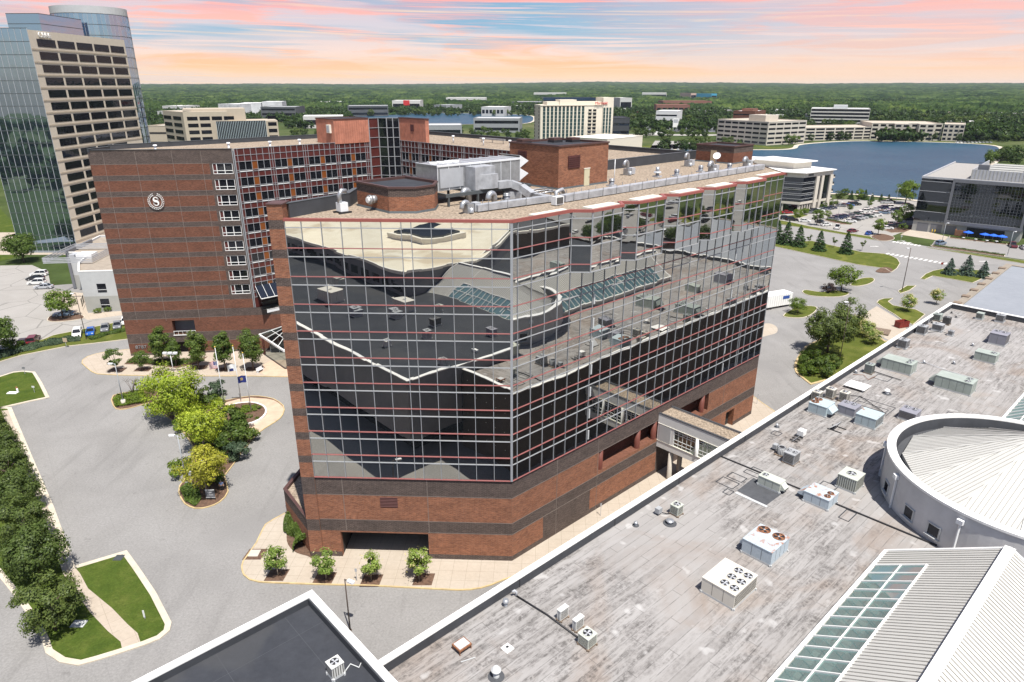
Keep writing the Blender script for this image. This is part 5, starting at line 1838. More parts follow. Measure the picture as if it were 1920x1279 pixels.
def conifer(seed, R, H, nl, leaf, z0=0.25):
 rs = np.random.default_rng(seed)
 nb = int(nl / 22)
 zb = H * rs.uniform(0, 1, nb) ** 1.35
 an = rs.uniform(0, 2 * pi, nb)
 ln = R * (1 - zb / H) ** 0.85 * rs.uniform(0.78, 1.12, nb) + 0.12
 idx = np.repeat(np.arange(nb), 22)
 t = rs.uniform(0.15, 1.0, len(idx)) ** 0.7
 x = ln[idx] * t
 lat = rs.normal(size=len(idx)) * 0.16 * ln[idx] * (1.1 - t)
 px = np.cos(an[idx]) * x - np.sin(an[idx]) * lat
 py = np.sin(an[idx]) * x + np.cos(an[idx]) * lat
 pz = z0 + zb[idx] - x * 0.22 + 0.10 * x * x / max(R, .1) + rs.normal(size=len(idx)) * 0.06
 pos = np.stack([px, py, np.maximum(pz, 0.08)], 1)
 nrm = np.stack([np.cos(an[idx]) * 0.35, np.sin(an[idx]) * 0.35, np.ones(len(idx))], 1) + rs.normal(size=(len(idx), 3)) * 0.5
 return leafquads(pos, nrm, leaf * rs.uniform(0.6, 1.3, len(idx)) * (1.15 - 0.5 * zb[idx] / H), rs, 0.5)
def limbs(H, r, targets, m=TRUNK, seed=0, nlimb=6, fork=0.4):
 rs = random.Random(seed)
 mb = MB()
 top = H * 0.78
 lean = (rs.uniform(-.2, .2), rs.uniform(-.2, .2))
 pts = [(0, 0, -0.05), (lean[0] * .2, lean[1] * .2, H * .2), (lean[0] * .5, lean[1] * .5, H * fork), (lean[0], lean[1], top)]
 mb.tube(pts, [r * 1.25, r, r * .75, r * .2], m, 7)
 ts = sorted(targets, key=lambda q: rs.random())[:nlimb]
 for q in ts:
  zf = H * fork * rs.uniform(.8, 1.35)
  zf = min(zf, top * .9, max(q[2] - .3, H * .2))
  b = (lean[0] * zf / top, lean[1] * zf / top, zf)
  mid = ((b[0] + q[0]) / 2 * 0.9, (b[1] + q[1]) / 2 * 0.9, (b[2] + q[2]) / 2 + .12 * H * .3)
  mb.tube([b, mid, tuple(q)], [r * .42, r * .26, r * .07], m, 5)
 return mb
class Tree:
 def __init__(s, name, lm, crown_vf, trunk_mb, extra=None):
  s.name = name
  v, f = crown_vf
  mats = [lm]
  mi = None
  if extra is not None:
   v2, f2, m2 = extra
   mi = np.r_[np.zeros(len(f), int), np.ones(len(f2), int)]
   f = np.r_[f, f2 + len(v)]
   v = np.r_[v, v2]
   mats.append(m2)
  s.cm = npmesh('crown', v, f, mats, mi)
  o = trunk_mb.build('trunk', uv=False)
  s.tm = o.data
  bpy.data.objects.remove(o)
 def put(s, loc, label, cat='tree', group=None, scale=1.0, rz=0.0, part='crown', zs=1.0):
  t = thing(s.name, label, cat, loc, rz, group)
  t.scale = (scale, scale, scale * zs)
  mobj('trunk', s.tm, t)
  mobj(part, s.cm, t)
  return t
def mk(name, leafkey, seed, H, R, zc, nc, nl, leaf, trunk_r=0.16, tm=TRUNK, nlimb=7, fork=0.35, **kw):
 v, f, c = crown(seed, R, zc, nc, nl, leaf, **kw)
 return Tree(name, LEAF[leafkey], (v, f), limbs(H, trunk_r, [tuple(q) for q in c], tm, seed, nlimb, fork))
ORD = ['nearest', 'second', 'third', 'fourth', 'fifth', 'sixth', 'seventh', 'eighth', 'ninth', 'tenth', 'eleventh', 'twelfth', 'thirteenth', 'fourteenth', 'fifteenth', 'sixteenth', 'seventeenth', 'eighteenth', 'nineteenth', 'twentieth']
rt_ = random.Random(11)
# street trees on the west verge
T_st = [mk('street_tree', 'dark', 20 + k, 7.6, (3.7, 3.7, 3.4), 4.7, 60, 9500, 0.165, 0.17, fill=(.45, 1.0), cl=(.18, .32)) for k in range(2)]
sp = [(89, 1112), (62, 1018), (34, 958), (26, 902), (10, 858), (-4, 820), (-22, 786), (-44, 752), (-66, 722)]
for k, (u, v) in enumerate(sp):
 g = (*G(u, v + 16, 3.8)[:2], .1)
 T_st[k % 2].put(g, '%s dark green street tree in the row beside the west walk' % ('nearest' if k == 0 else ORD[k] + ' nearest'), 'tree', 'street trees along the west walk', rt_.uniform(.76, .86), rt_.uniform(0, 6))
# four young magnolias in the corner pavement
vm, fm, cmg = crown(5, (1.35, 1.35, 1.5), 2.6, 34, 1900, 0.13)
vf, ff, _ = crown(6, (1.4, 1.4, 1.5), 2.7, 30, 70, 0.11, fill=(.8, 1.05))
T_mag = Tree('magnolia_tree', LEAF['magnolia'], (vm, fm), limbs(3.6, 0.06, [tuple(q) for q in cmg], TRUNKL, 3, 6, .3), (vf, ff, LEAF['cream']))
for k, (u, v, sc, d) in enumerate(((522, 1080, 1.02, 'magnolia by the rounded end of the corner pavement'), (612, 1086, 1.02, 'magnolia left of the dark drive-through opening'), (696, 1088, .92, 'slim magnolia in front of the dark drive-through opening'), (786, 1088, 1.04, 'flowering magnolia right of the dark drive-through opening'))):
 T_mag.put(G(u, v, 0.12), 'small bright ' + d, 'tree', 'magnolias in the corner pavement', sc, k * 1.7)
# entrance trees
T_ent = [mk('pear_tree', 'mid', 31 + k, 7.2, (1.75, 1.75, 2.7), 4.2, 46, 5200, 0.14, 0.10, taper=.45) for k in range(2)]
for k, (u, v, sc, d) in enumerate(((307, 684, 1.0, 'tall narrow tree at the wall left of the balcony opening'), (331, 686, .72, 'small tree between the balcony opening and the lamp cluster'), (373, 692, 1.0, 'cone shaped tree below the balcony opening'), (424, 696, 1.02, 'cone shaped tree behind the striped flag'), (475, 694, 1.05, 'broad cone shaped tree beside the glass entrance canopy'))):
 T_ent[k % 2].put(G(u, v, 0.12), d, 'tree', 'trees along the hotel entrance walk', sc * 1.22, k * 2.1)
T_ent2 = mk('young_tree', 'mid', 35, 5.2, (1.7, 1.7, 1.9), 3.2, 26, 1900, 0.14, 0.08)
T_ent2.put(G(219, 697, 0.12), 'young open crowned tree on the rounded end of the entrance walk', 'tree', None, 1.0, .4)
T_ent2.put(G(268, 695, 0.12), 'short young tree under the house number', 'tree', None, .85, 2.4)
# yellow-green trees of the planted island
T_y1 = mk('honey_locust', 'lime', 41, 9.5, (4.9, 4.6, 4.0), 5.6, 80, 12500, 0.17, 0.16, TRUNKL, 9, fill=(.4, 1.0), cl=(.17, .31))
T_y2 = mk('honey_locust', 'lime', 42, 7.4, (3.1, 3.1, 3.0), 4.4, 54, 6000, 0.155, 0.12, TRUNKL, 8)
T_y3 = mk('honey_locust', 'gold', 43, 7.0, (3.0, 3.0, 2.7), 4.6, 52, 4600, 0.15, 0.10, TRUNKL, 8)
T_y1.put(G(330, 787, 0.1), 'largest yellow green tree at the head of the planted island', 'tree', None, 1.0, .5)
T_y2.put(G(383, 842, 0.1), 'yellow green tree in the middle of the planted island', 'tree', None, 1.05, 1.2)
T_y3.put(G(389, 928, 0.1), 'golden open crowned tree at the pointed lower end of the planted island', 'tree', None, 1.05, 2.0)
# shrubs of the island
T_sh = [mk('shrub', kx, 51 + i, 1.6, (1.6, 1.6, 1.15), 1.1, 22, 1500, 0.13, 0.05, nlimb=3, fork=.2) for i, kx in enumerate(('mid', 'mid', 'lime', 'juniper', 'bright'))]
for (u, v, k, sc, d) in ((345, 806, 4, 1.0, 'bright green shrub against the west kerb of the planted island'), (430, 800, 0, 1.5, 'green shrub below the oval flower bed'), (418, 775, 2, 1.25, 'yellow green shrub at the west end of the oval bed'), (452, 806, 1, 1.35, 'dark shrub on the paving south of the oval bed'), (440, 835, 1, 1.8, 'large dark shrub on the east side of the planted island'), (462, 826, 0, 1.3, 'green shrub nearest the east kerb of the island'), (447, 858, 3, 1.3, 'blue grey shrub by the east kerb of the island'), (402, 905, 1, .9, 'dark shrub beside the person at the lower end of the island'), (345, 890, 4, 1.2, 'light green shrub beside the leaning lamp post'), (390, 760, 0, 1.5, 'green shrub north of the big yellow tree'), (405, 742, 3, 1.3, 'grey green shrub on the north edge of the island')):
 T_sh[k].put(G(u, v, 0.1), d, 'shrub', None, sc, u * .1, part='foliage')
for (u, v, k, sc, d) in ((465, 770, 4, .75, 'bright shrub filling the middle of the oval flower bed'), (452, 776, 4, .7, 'bright shrub at the west half of the oval flower bed'), (478, 768, 4, .65, 'bright shrub at the east half of the oval flower bed'), (482, 786, 1, .3, 'tiny dark shrub at the south edge of the oval bed')):
 T_sh[k].put(G(u, v, 0.35), d, 'shrub', None, sc, u * .1, part='foliage', zs=.6)
def covers(name, poly, key, n, leaf, h, z, seed, label=None, cat='ground cover'):
 """low planting that nobody could count"""
 rs = np.random.default_rng(seed)
 xs = [p[0] for p in poly]
 ys = [p[1] for p in poly]
 pts = []
 P = np.array(poly)
 while len(pts) < n:
  x = rs.uniform(min(xs), max(xs), 4000)
  y = rs.uniform(min(ys), max(ys), 4000)
  ins = np.zeros(4000, bool)
  j = len(P) - 1
  for i in range(len(P)):
   c_ = ((P[i, 1] > y) != (P[j, 1] > y)) & (x < (P[j, 0] - P[i, 0]) * (y - P[i, 1]) / (P[j, 1] - P[i, 1] + 1e-9) + P[i, 0])
   ins ^= c_
   j = i
  pts += list(zip(x[ins], y[ins]))
 pts = np.array(pts[:n])
 hz = z + h * (0.4 + 0.6 * rs.uniform(0, 1, n)) * (0.65 + .35 * np.sin(pts[:, 0] * 1.9) * np.cos(pts[:, 1] * 2.3))
 v, f = leafquads(np.c_[pts, hz], rs.normal(size=(n, 3)) * .6 + np.array([0, 0, 1.0]), leaf * rs.uniform(.6, 1.3, n), rs)
 o = mobj(name, npmesh(name, v, f, [LEAF[key]]))
 tag(o, label, cat, None, 'stuff')
 return o
covers('ground_cover', pg([(212, 748), (228, 742), (268, 732), (276, 756), (240, 762), (216, 765)]), 'bright', 5200, .12, .75, .1, 3, 'bright green ground cover round the lamp plinth on the small island tip')
covers('ground_cover', pg([(338, 918), (352, 908), (372, 915), (378, 938), (366, 951), (348, 942)]), 'mid', 3600, .12, .45, .1, 4, 'green ground cover at the lower left tip of the planted island')
covers('ground_cover', pg([(330, 790), (360, 812), (372, 850), (430, 860), (452, 838), (440, 812), (400, 800), (380, 770)]), 'mid', 6000, .13, .6, .1, 6, 'mixed green ground cover under the yellow trees')
covers('ground_cover', pg([(236, 682), (252, 669), (295, 675), (380, 673), (385, 678), (330, 688)]), 'mid', 4200, .12, .5, .1, 5, 'low green planting against the hotel wing wall')
def hedge(label, px, wd_, h, key, n, leaf, z=0.1, name='hedge'):
 rs = np.random.default_rng(len(label))
 P = np.array([G(u, v, z)[:2] for u, v in px])
 seg = np.linalg.norm(np.diff(P, axis=0), axis=1)
 cum = np.r_[0, np.cumsum(seg)]
 t = rs.uniform(0, cum[-1], n)
 x = np.interp(t, cum, P[:, 0])
 y = np.interp(t, cum, P[:, 1])
 k = np.clip(np.searchsorted(cum, t) - 1, 0, len(seg) - 1)
 d = np.diff(P, axis=0)[k] / seg[k][:, None]
 a = rs.uniform(-1, 1, n)
 lat = np.sign(a) * np.abs(a) ** .8 * wd_ / 2 * (0.85 + .2 * np.sin(t * 1.3))
 zz = z + h * np.sqrt(np.maximum(0, 1 - (np.abs(a)) ** 3)) * rs.uniform(.3, 1, n) ** .35 * (.85 + .15 * np.sin(t * 2.1 + 1))
 pos = np.stack([x - d[:, 1] * lat, y + d[:, 0] * lat, zz], 1)
 nrm = np.stack([-d[:, 1] * a, d[:, 0] * a, np.ones(n) * .8], 1) + rs.normal(size=(n, 3)) * .5
 v, f = leafquads(pos, nrm, leaf * rs.uniform(.6, 1.3, n), rs)
 c0 = P.mean(0)
 v = v - np.array([c0[0], c0[1], z])
 o = mobj(name, npmesh(name, v, f, [LEAF[key]]))
 o.location = (c0[0], c0[1], z)
 tag(o, label, 'hedge')
 return o
hedge('spreading juniper hedge along the verge left of the leaning sign', [(-60, 682), (0, 668), (40, 657), (90, 645), (150, 635)], 3.6, 1.0, 'juniper', 12000, .15)
hedge('clipped hedge in front of the row of parked dark cars', [(168, 637), (205, 626), (240, 619), (262, 615)], 1.8, .75, 'mid', 4500, .13)
hedge('domed trimmed hedge against the tower foot beside the annex', [(556, 980), (570, 998), (582, 1028)], 3.9, 2.3, 'mid', 14000, .10, name='trimmed_hedge')
for (u, v, sc, d) in ((184, 587, .6, 'left round bush under the pale office windows'), (203, 584, .6, 'right round bush under the pale office windows')):
 T_sh[4].put(G(u, v, 0.0), d, 'shrub', None, sc, 1.0, part='foliage')
T_big = mk('shade_tree', 'mid', 61, 8.2, (4.4, 4.4, 3.1), 5.0, 60, 7000, .21, .17)
T_big2 = mk('shade_tree', 'bright', 62, 6.5, (3.6, 3.6, 2.4), 4.2, 44, 3600, .20, .14)
T_big.put(G(45, 492, 0), 'broad shade tree at the top of the cracked car park', 'tree', None, 1.15, 0)
T_big2.put(G(118, 596, 0), 'small crowned tree in the mulch island of the cracked car park', 'tree', None, 1.0, 1)
T_big.put(G(-8, 668, 0), 'large shade tree cut by the left edge of the picture', 'tree', None, 1.12, 2)
T_sh[0].put(G(28, 655, 0.1), 'green bush below the large tree at the left edge', 'shrub', None, 1.5, 1.0, part='foliage')
# bare shrub on the small island
mb = MB()
rs_ = random.Random(8)
for k in range(9):
 a = rs_.uniform(0, 6.3)
 l_ = rs_.uniform(.7, 1.6)
 p = [(0, 0, 0), (cos(a) * .3 * l_, sin(a) * .3 * l_, 1.7), (cos(a) * l_, sin(a) * l_, 3.0 + rs_.uniform(-.4, .7))]
 mb.tube(p, [.05, .035, .012], TRUNK, 5)
 for j in range(3):
  b = rs_.uniform(0, 6.3)
  q = [p[1][i] * .5 + p[2][i] * .5 for i in range(3)]
  mb.tube([tuple(q), (q[0] + cos(b) * .6, q[1] + sin(b) * .6, q[2] + .7)], [.022, .008], TRUNK, 4)
bt = mb.build('bare_tree', uv=False)
bt.location = G(250, 741, .1)
tag(bt, 'leafless grey tree on the small island tip by the lamp post', 'tree')
# ---- east side
T_oak = mk('oak_tree', 'dark', 71, 9.0, (4.6, 4.2, 3.6), 5.2, 58, 8200, .20, .22, fill=(.5, 1.05), cl=(.16, .30))
T_oak.put(G(1551, 661, .1), 'large dark tree on the round lawn above the mall parapet', 'tree', None, 1.12, .3)
T_op = mk('ash_tree', 'dark', 72, 8.0, (3.4, 3.4, 3.2), 4.7, 34, 2900, .19, .15, fill=(.5, 1.1))
T_op.put(G(1585, 622, .1), 'open crowned dark tree behind the large tree on the round lawn', 'tree', None, 1.0, 1)
T_brt = mk('maple_tree', 'bright', 73, 6.4, (4.0, 3.4, 2.2), 4.0, 44, 3400, .20, .14)
T_brt.put(G(1577, 546, .1), 'bright green leaning tree on the narrow island of the east lot', 'tree', None, 1.1, .2)
mkp = mk('plum_bush', 'purple', 74, 1.8, (1.8, 1.5, 1.2), 1.2, 22, 1000, .16, .05)
mkp.put(G(1552, 548, .1), 'dark purple bush left of the bright leaning tree', 'shrub', None, 1.1, 0, part='foliage')
T_brt.put(G(1495, 588, .1), 'small bright tree on the island by the white trailer', 'tree', None, .62, 2)
vm2, fm2, cm2 = crown(15, (1.7, 1.7, 1.7), 2.7, 30, 1700, .15)
vf2, ff2, _ = crown(16, (1.8, 1.8, 1.7), 2.8, 30, 520, .15, fill=(.8, 1.05))
T_mg2 = Tree('flowering_tree', LEAF['magnolia'], (vm2, fm2), limbs(3.6, .08, [tuple(q) for q in cm2], TRUNK, 3, 6, .3), (vf2, ff2, LEAF['cream']))
T_mg2.put(G(1700, 584, .1), 'round flowering tree on the lawn beside the loading pad', 'tree', None, 1.0, 0)
T_mg2.put(G(1755, 570, .1), 'flowering tree half hidden behind the far mall parapet corner', 'tree', None, .9, 2)
for (u, v, sc, d) in ((1606, 618, 1.05, 'first'), (1622, 632, 1.15, 'second'), (1637, 645, 1.0, 'third')):
 T_mg2.put(G(u, v, .1), 'cream flowering bush on the round lawn, %s from the loading pad' % d, 'shrub', 'flowering bushes on the round lawn', sc * .95, u, part='foliage', zs=.8)
for (u, v, k, sc, d) in ((1520, 690, 0, 1.7, 'wide green bush at the lower end of the round lawn'), (1535, 702, 1, 1.7, 'dark bush against the mall parapet on the round lawn'), (1556, 688, 0, 1.3, 'bush below the large dark tree on the round lawn'), (1515, 703, 4, 1.1, 'small bush at the tip of the round lawn kerb')):
 T_sh[k].put(G(u, v, .1), d, 'shrub', None, sc, u, part='foliage')
vs_, fs_ = conifer(81, 2.1, 4.6, 6000, .16)
T_spr = Tree('blue_spruce', LEAF['spruce'], (vs_, fs_), limbs(4.8, .09, [], TRUNK, 1, 0))
for (u, v, sc, d) in ((1779, 514, 1.0, 'left of the three on the corner lawn'), (1811, 515, 1.2, 'tallest, in the middle of the corner lawn'), (1842, 520, 1.0, 'right one beside the flat roofed store')):
 T_spr.put(G(u, v, .1), 'blue grey spruce, ' + d, 'conifer', 'blue spruces on the corner lawn', sc, u)
vc_, fc_ = conifer(82, 2.2, 5.9, 6000, .17)
T_con = Tree('pine_tree', LEAF['conifer'], (vc_, fc_), limbs(6.0, .10, [], TRUNK, 1, 0))
for k, (u, v, sc) in enumerate(((1456, 455, 1.3), (1474, 458, 1.35), (1497, 462, 1.22), (1535, 470, 1.15), (1585, 475, 1.2))):
 T_con.put(G(u, v, .1), 'dark green pine on the road lawn, %s from the tower' % ('first', 'second', 'third', 'fourth', 'fifth')[k], 'conifer', 'pines on the road lawn', sc, u)
T_yg = mk('sapling', 'mid', 84, 4.0, (1.0, 1.0, 1.2), 2.9, 14, 420, .15, .05)
for (u, v, d) in ((1516, 459, 'leaning sapling between the third and fourth pine'), (1563, 464, 'thin sapling between the fourth and fifth pine'), (1616, 470, 'thin sapling right of the last pine on the road lawn')):
 T_yg.put(G(u, v, .1), d, 'tree', None, .95, u)
# lake car park trees
T_lot = [mk('car_park_tree', kx, 91 + i, 6.0, (2.3, 2.3, 2.3), 3.9, 30, 1500, .22, .11) for i, kx in enumerate(('mid', 'bright', 'dark'))]
for (u, v, k, sc, d) in ((1494, 414, 1, .8, 'small bright tree at the road verge nearest the tower corner'), (1531, 422, 0, 1.05, 'green tree on the road verge left of the white cars'), (1646, 440, 1, 1.0, 'green tree in the mulch island at the car park exit'), (1680, 426, 0, 1.15, 'leafy tree at the corner of the dark glass office'), (1698, 419, 1, 1.25, 'tall leafy tree beside the dark glass office wall'), (1630, 389, 1, .55, 'sapling in the middle of the lake car park'), (1593, 398, 0, .6, 'sapling between two rows of cars'), (1551, 411, 1, .6, 'sapling at the head of the front car row'), (1570, 379, 2, .9, 'dark tree behind the white office by the lake'), (1582, 374, 0, .9, 'green tree behind the white office nearest the shore')):
 T_lot[k].put(G(u, v, .1), d, 'tree', None, sc, u)
T_lake = mk('willow_tree', 'bright', 95, 9.0, (4.3, 4.3, 3.7), 5.3, 46, 3600, .28, .2)
T_lake.put(G(1697, 382, 0), 'large bright tree on the lake shore left of the dark glass office', 'tree', None, 1.2, 0)
for k, (u, v, sc) in enumerate(((1595, 374, .75), (1621, 375, .85), (1634, 377, .65), (1651, 378, .62), (1665, 379, .62), (1612, 374, .6))):
 T_con.put(G(u, v, 0), 'little pine on the lake shore behind the car park, %s from the white office' % ('first', 'third', 'fourth', 'fifth', 'sixth', 'second')[k], 'conifer', 'little pines on the lake shore', sc, u)
T_lot[1].put(G(1610, 377, 0), 'bright tree among the little pines on the lake shore', 'tree', None, .95, 1)
for (u, v, k, sc, d) in ((1508, 402, 4, 1.3, 'yellow green bush at the foot of the white office'), (1545, 392, 0, 1.3, 'bush along the white office wall'), (1560, 386, 0, 1.5, 'bush at the shore corner of the white office'), (1692, 430, 1, 1.1, 'bush by the garage door of the dark office')):
 T_sh[k].put(G(u, v, .1), d, 'shrub', None, sc, u, part='foliage')
hedge('low clipped hedge along the forecourt kerb of the dark glass office', [(1750, 461), (1800, 467), (1884, 479)], 1.2, .5, 'dark', 2500, .14)
hedge('low planting between the umbrellas and the forecourt', [(1782, 444), (1830, 450), (1888, 457)], 1.3, .6, 'mid', 2200, .15)
hedge('low clipped hedge at the end of the front car row', [(1550, 412), (1575, 417), (1597, 421)], 1.0, .6, 'mid', 1200, .14)
# ------------------------------------------------------------------ roof equipment
def local_empty(name, label, cat, s, t, z, group=None):
 return thing(name, label, cat, ML(s, t, z), ML.ang(), group)
def hvac(name, label, s, t, w_, d, h, col, fans=(), coil='', hood=None, curb=0.22, cat='air conditioner', z=ZM, ribs=0, rusttop=False):
 """w along the roof edge (local x), d across (local -y is away from the tower)"""
 o = local_empty(name, label, cat, s, t, z)
 m = HV[col]
 mb = MB()
 mb.box(-w_ / 2, -d / 2, curb, w_ / 2, d / 2, curb + h, m, skip='b')
 # lid lip
 mb.box(-w_ / 2 - .03, -d / 2 - .03, curb + h - .06, w_ / 2 + .03, d / 2 + .03, curb + h + .012, m)
 # panel seams
 n = max(2, int(d / .8))
 for k in range(1, n):
  y = -d / 2 + d * k / n
  for x in (-w_ / 2, w_ / 2):
   mb.box(x - .012, y - .012, curb + .05, x + .012, y + .012, curb + h - .07, HV['coil'])
 n = max(2, int(w_ / .8))
 for k in range(1, n):
  x = -w_ / 2 + w_ * k / n
  for y in (-d / 2, d / 2):
   mb.box(x - .012, y - .012, curb + .05, x + .012, y + .012, curb + h - .07, HV['coil'])
 for k in range(ribs):
  x = -w_ / 2 + w_ * (k + .5) / ribs
  mb.box(x - .03, -d / 2 - .025, curb + .08, x + .03, -d / 2, curb + h - .1, HV['coil'])
  y = -d / 2 + d * (k + .5) / ribs
  mb.box(-w_ / 2 - .025, y - .03, curb + .08, -w_ / 2, y + .03, curb + h - .1, HV['coil'])
 mb.build('cabinet', o, world=False)
 if coil:
  cb_ = MB()
  for ch in coil:
   f = {'n': (-1, 0), 'p': (1, 0), 'f': (0, -1), 'b': (0, 1)}[ch]
   if f[0]:
    x = f[0] * (w_ / 2 + .012)
    cb_.box(x - .01, -d / 2 + .1, curb + .12, x + .01, d / 2 - .1, curb + h - .14, HV['coil'])
    for q in range(6):
     zz = curb + .16 + (h - .36) * q / 5
     cb_.box(x - .02, -d / 2 + .1, zz, x + .02, d / 2 - .1, zz + .02, m)
   else:
    y = f[1] * (d / 2 + .012)
    cb_.box(-w_ / 2 + .1, y - .01, curb + .12, w_ / 2 - .1, y + .01, curb + h - .14, HV['coil'])
    for q in range(6):
     zz = curb + .16 + (h - .36) * q / 5
     cb_.box(-w_ / 2 + .1, y - .02, zz, w_ / 2 - .1, y + .02, zz + .02, m)
  cb_.build('coil_grille', o, world=False)
 for (x, y, r) in fans:
  fb = MB()
  zt = curb + h + .02
  rust = col in ('rustblue', 'blue')
  ring = RUSTM if rust else m
  fb.disc(x, y, zt, r, BLACKM, 18)
  fb.disc(x, y, zt + .05, r * 1.12, ring, 18, r * .96)
  for j in range(18):
   a, b = 2 * pi * j / 18, 2 * pi * (j + 1) / 18
   fb.face([(x + r * 1.12 * cos(a), y + r * 1.12 * sin(a), zt - .02), (x + r * 1.12 * cos(b), y + r * 1.12 * sin(b), zt - .02), (x + r * 1.12 * cos(b), y + r * 1.12 * sin(b), zt + .05), (x + r * 1.12 * cos(a), y + r * 1.12 * sin(a), zt + .05)], ring)
  for j in range(4):
   a = j * pi / 2 + x * 3
   fb.face([(x + .12 * r * cos(a), y + .12 * r * sin(a), zt + .012), (x + .9 * r * cos(a - .25), y + .9 * r * sin(a - .25), zt + .008), (x + .9 * r * cos(a + .45), y + .9 * r * sin(a + .45), zt + .035), (x + .14 * r * cos(a + .9), y + .14 * r * sin(a + .9), zt + .03)], RUSTM if rust else GREYMETAL)
  fb.disc(x, y, zt + .045, r * .2, GREYMETAL, 10)
  fb.build('fan', o, world=False, uv=False)
 if hood:
  side, depth = hood
  sg = -1 if side == 'f' else 1
  y0 = sg * d / 2
  hb = MB()
  y1 = y0 + sg * depth
  zt, zm_ = curb + h * .92, curb + h * .42
  hb.face([(-w_ * .36, y0, zt), (w_ * .36, y0, zt), (w_ * .36, y1, zm_), (-w_ * .36, y1, zm_)], m)
  for x in (-w_ * .36, w_ * .36):
   hb.face([(x, y0, zt), (x, y1, zm_), (x, y1, zm_ - .18), (x, y0, zm_ - .25)], m)
  hb.face([(-w_ * .36, y0, zm_ - .25), (w_ * .36, y0, zm_ - .25), (w_ * .36, y1, zm_ - .18), (-w_ * .36, y1, zm_ - .18)], HV['coil'])
  hb.build('hood', o, world=False)
 bb_ = MB()
 for x in (-w_ / 2 + .05, w_ / 2 - .05):
  bb_.box(x - .06, -d / 2 - .12, 0, x + .06, d / 2 + .12, curb - .003, WOOD if curb < .2 else LTGREY)
 for y in (-d / 2 + .05, d / 2 - .05):
  bb_.box(-w_ / 2 - .08, y - .05, 0.0, w_ / 2 + .08, y + .05, curb - .01, WOOD if curb < .2 else LTGREY)
 bb_.build('curb', o, world=False)
 return o
rf6 = [(x, y, .41) for x in (-1.12, 0, 1.12) for y in (-.16, -1.06)]
hvac('rooftop_unit', 'bone white rooftop unit with six small fans, the largest near the gabled roof', 27.0, 13.1, 3.7, 3.1, 1.35, 'bone', rf6, 'f')
hvac('rooftop_unit', 'rust stained pale blue unit with two wide fans, behind the six fan unit', 34.2, 12.6, 3.3, 2.9, 1.35, 'rustblue', [(1.0, .72, .52), (1.0, -.72, .52)], '', ('b', .5), rusttop=True)
hvac('rooftop_unit', 'rust topped blue unit with a sloping hood astride the dark roof joint', 46.1, 12.5, 2.3, 2.6, 1.05, 'rustblue', [(.35, -.8, .30), (-.45, -.8, .30)], 'p', ('b', .8), rusttop=True)
hvac('condenser', 'pale ribbed condenser with one dark fan left of the rotunda', 51.3, 13.4, 2.2, 2.0, 1.45, 'ltsage', [(0, 0, .48)], '', None, ribs=9)
hvac('rooftop_unit', 'small sage packaged unit on the dark roof patch', 45.0, 7.6, 1.25, 2.5, .95, 'ltsage', [(0, .75, .36)], '', ('f', .5))
hvac('condenser', 'single square condenser at the end of the long conduit', 13.5, 8.8, 1.05, 1.05, .95, 'ltsage', [(0, 0, .40)], 'nf', None, .16)
hvac('mini_split', 'slim white outdoor unit nearest the parapet beside the conduit', 14.1, 5.6, .95, .40, .95, 'white', (), 'f', None, .14)
hvac('mini_split', 'slim white outdoor unit between its twin and the square condenser', 14.2, 7.2, .95, .40, .95, 'white', (), 'f', None, .14)
hvac('condenser', 'lone square condenser near the front parapet with a vent cap in front', 33.2, 3.5, .95, .95, 1.0, 'ltsage', [(0, 0, .38)], 'nf', None, .16)
hvac('rooftop_unit', 'pale blue unit with two rusty fans near the front parapet', 66.9, 3.2, 2.5, 2.4, 1.25, 'blue', [(-.5, .7, .45), (.55, .7, .45)], '', ('f', .7))
hvac('rooftop_unit', 'violet grey unit with two dark fans beside the rusty fan unit', 69.2, 5.9, 2.1, 2.2, 1.1, 'purple', [(.45, .5, .36), (.45, -.4, .36)], 'p')
for (s, t, d) in ((70.0, 1.2, 'white twin coil condenser closest to the front parapet in its group of three'), (72.4, 2.1, 'white twin coil condenser in the middle of its group of three'), (72.6, 3.9, 'white twin coil condenser farthest from the parapet in its group of three')):
 hvac('condenser', d, s, t, 1.05, 1.1, 1.25, 'bone', [(0, 0, .42)], 'nf', None, .18)
hvac('rooftop_unit', 'pale blue box unit with a rust streaked top and one dark coil face', 68.1, 8.9, 2.7, 2.5, 1.3, 'blue', (), 'f', rusttop=True)
hvac('rooftop_unit', 'violet grey unit with two fans next to the rotunda ring', 73.6, 11.9, 2.1, 2.0, 1.05, 'purple', [(.5, .5, .36), (.5, -.4, .36)], 'n')
hvac('rooftop_unit', 'long sage unit with two rust stained fans near the parapet', 89.9, 4.9, 2.5, 4.2, 1.55, 'sage', [(.6, -1.4, .42), (-.5, -1.4, .42)], '', ('b', .9), rusttop=False)
hvac('rooftop_unit', 'long sage unit with two clean fans in the middle of the roof', 88.4, 13.0, 2.6, 4.6, 1.65, 'sage', [(.6, -1.5, .42), (-.6, -1.5, .42)], '', ('b', .9))
hvac('condenser', 'ribbed round cornered sage condenser beside the long rust fanned unit', 85.4, 2.3, 1.15, 1.1, 1.35, 'sage', [(0, 0, .42)], '', None, .16, ribs=7)
hvac('rooftop_unit', 'sage unit with one dark fan toward the far end of the roof', 104.2, 12.9, 2.0, 2.9, 1.25, 'sage', [(.2, -.85, .42)])
hvac('rooftop_unit', 'tall violet grey unit with twin fans on a white kerb', 114.6, 12.1, 2.5, 2.4, 1.75, 'purple', [(.55, .5, .45), (.55, -.55, .45)], 'f', ('b', .4))
hvac('condenser', 'dark coil condenser with twin fans on timber skids near the front parapet', 100.6, 1.9, 1.5, 1.4, 1.3, 'grey', [(.35, 0, .34), (-.35, 0, .34)], 'nfp', None, .22)
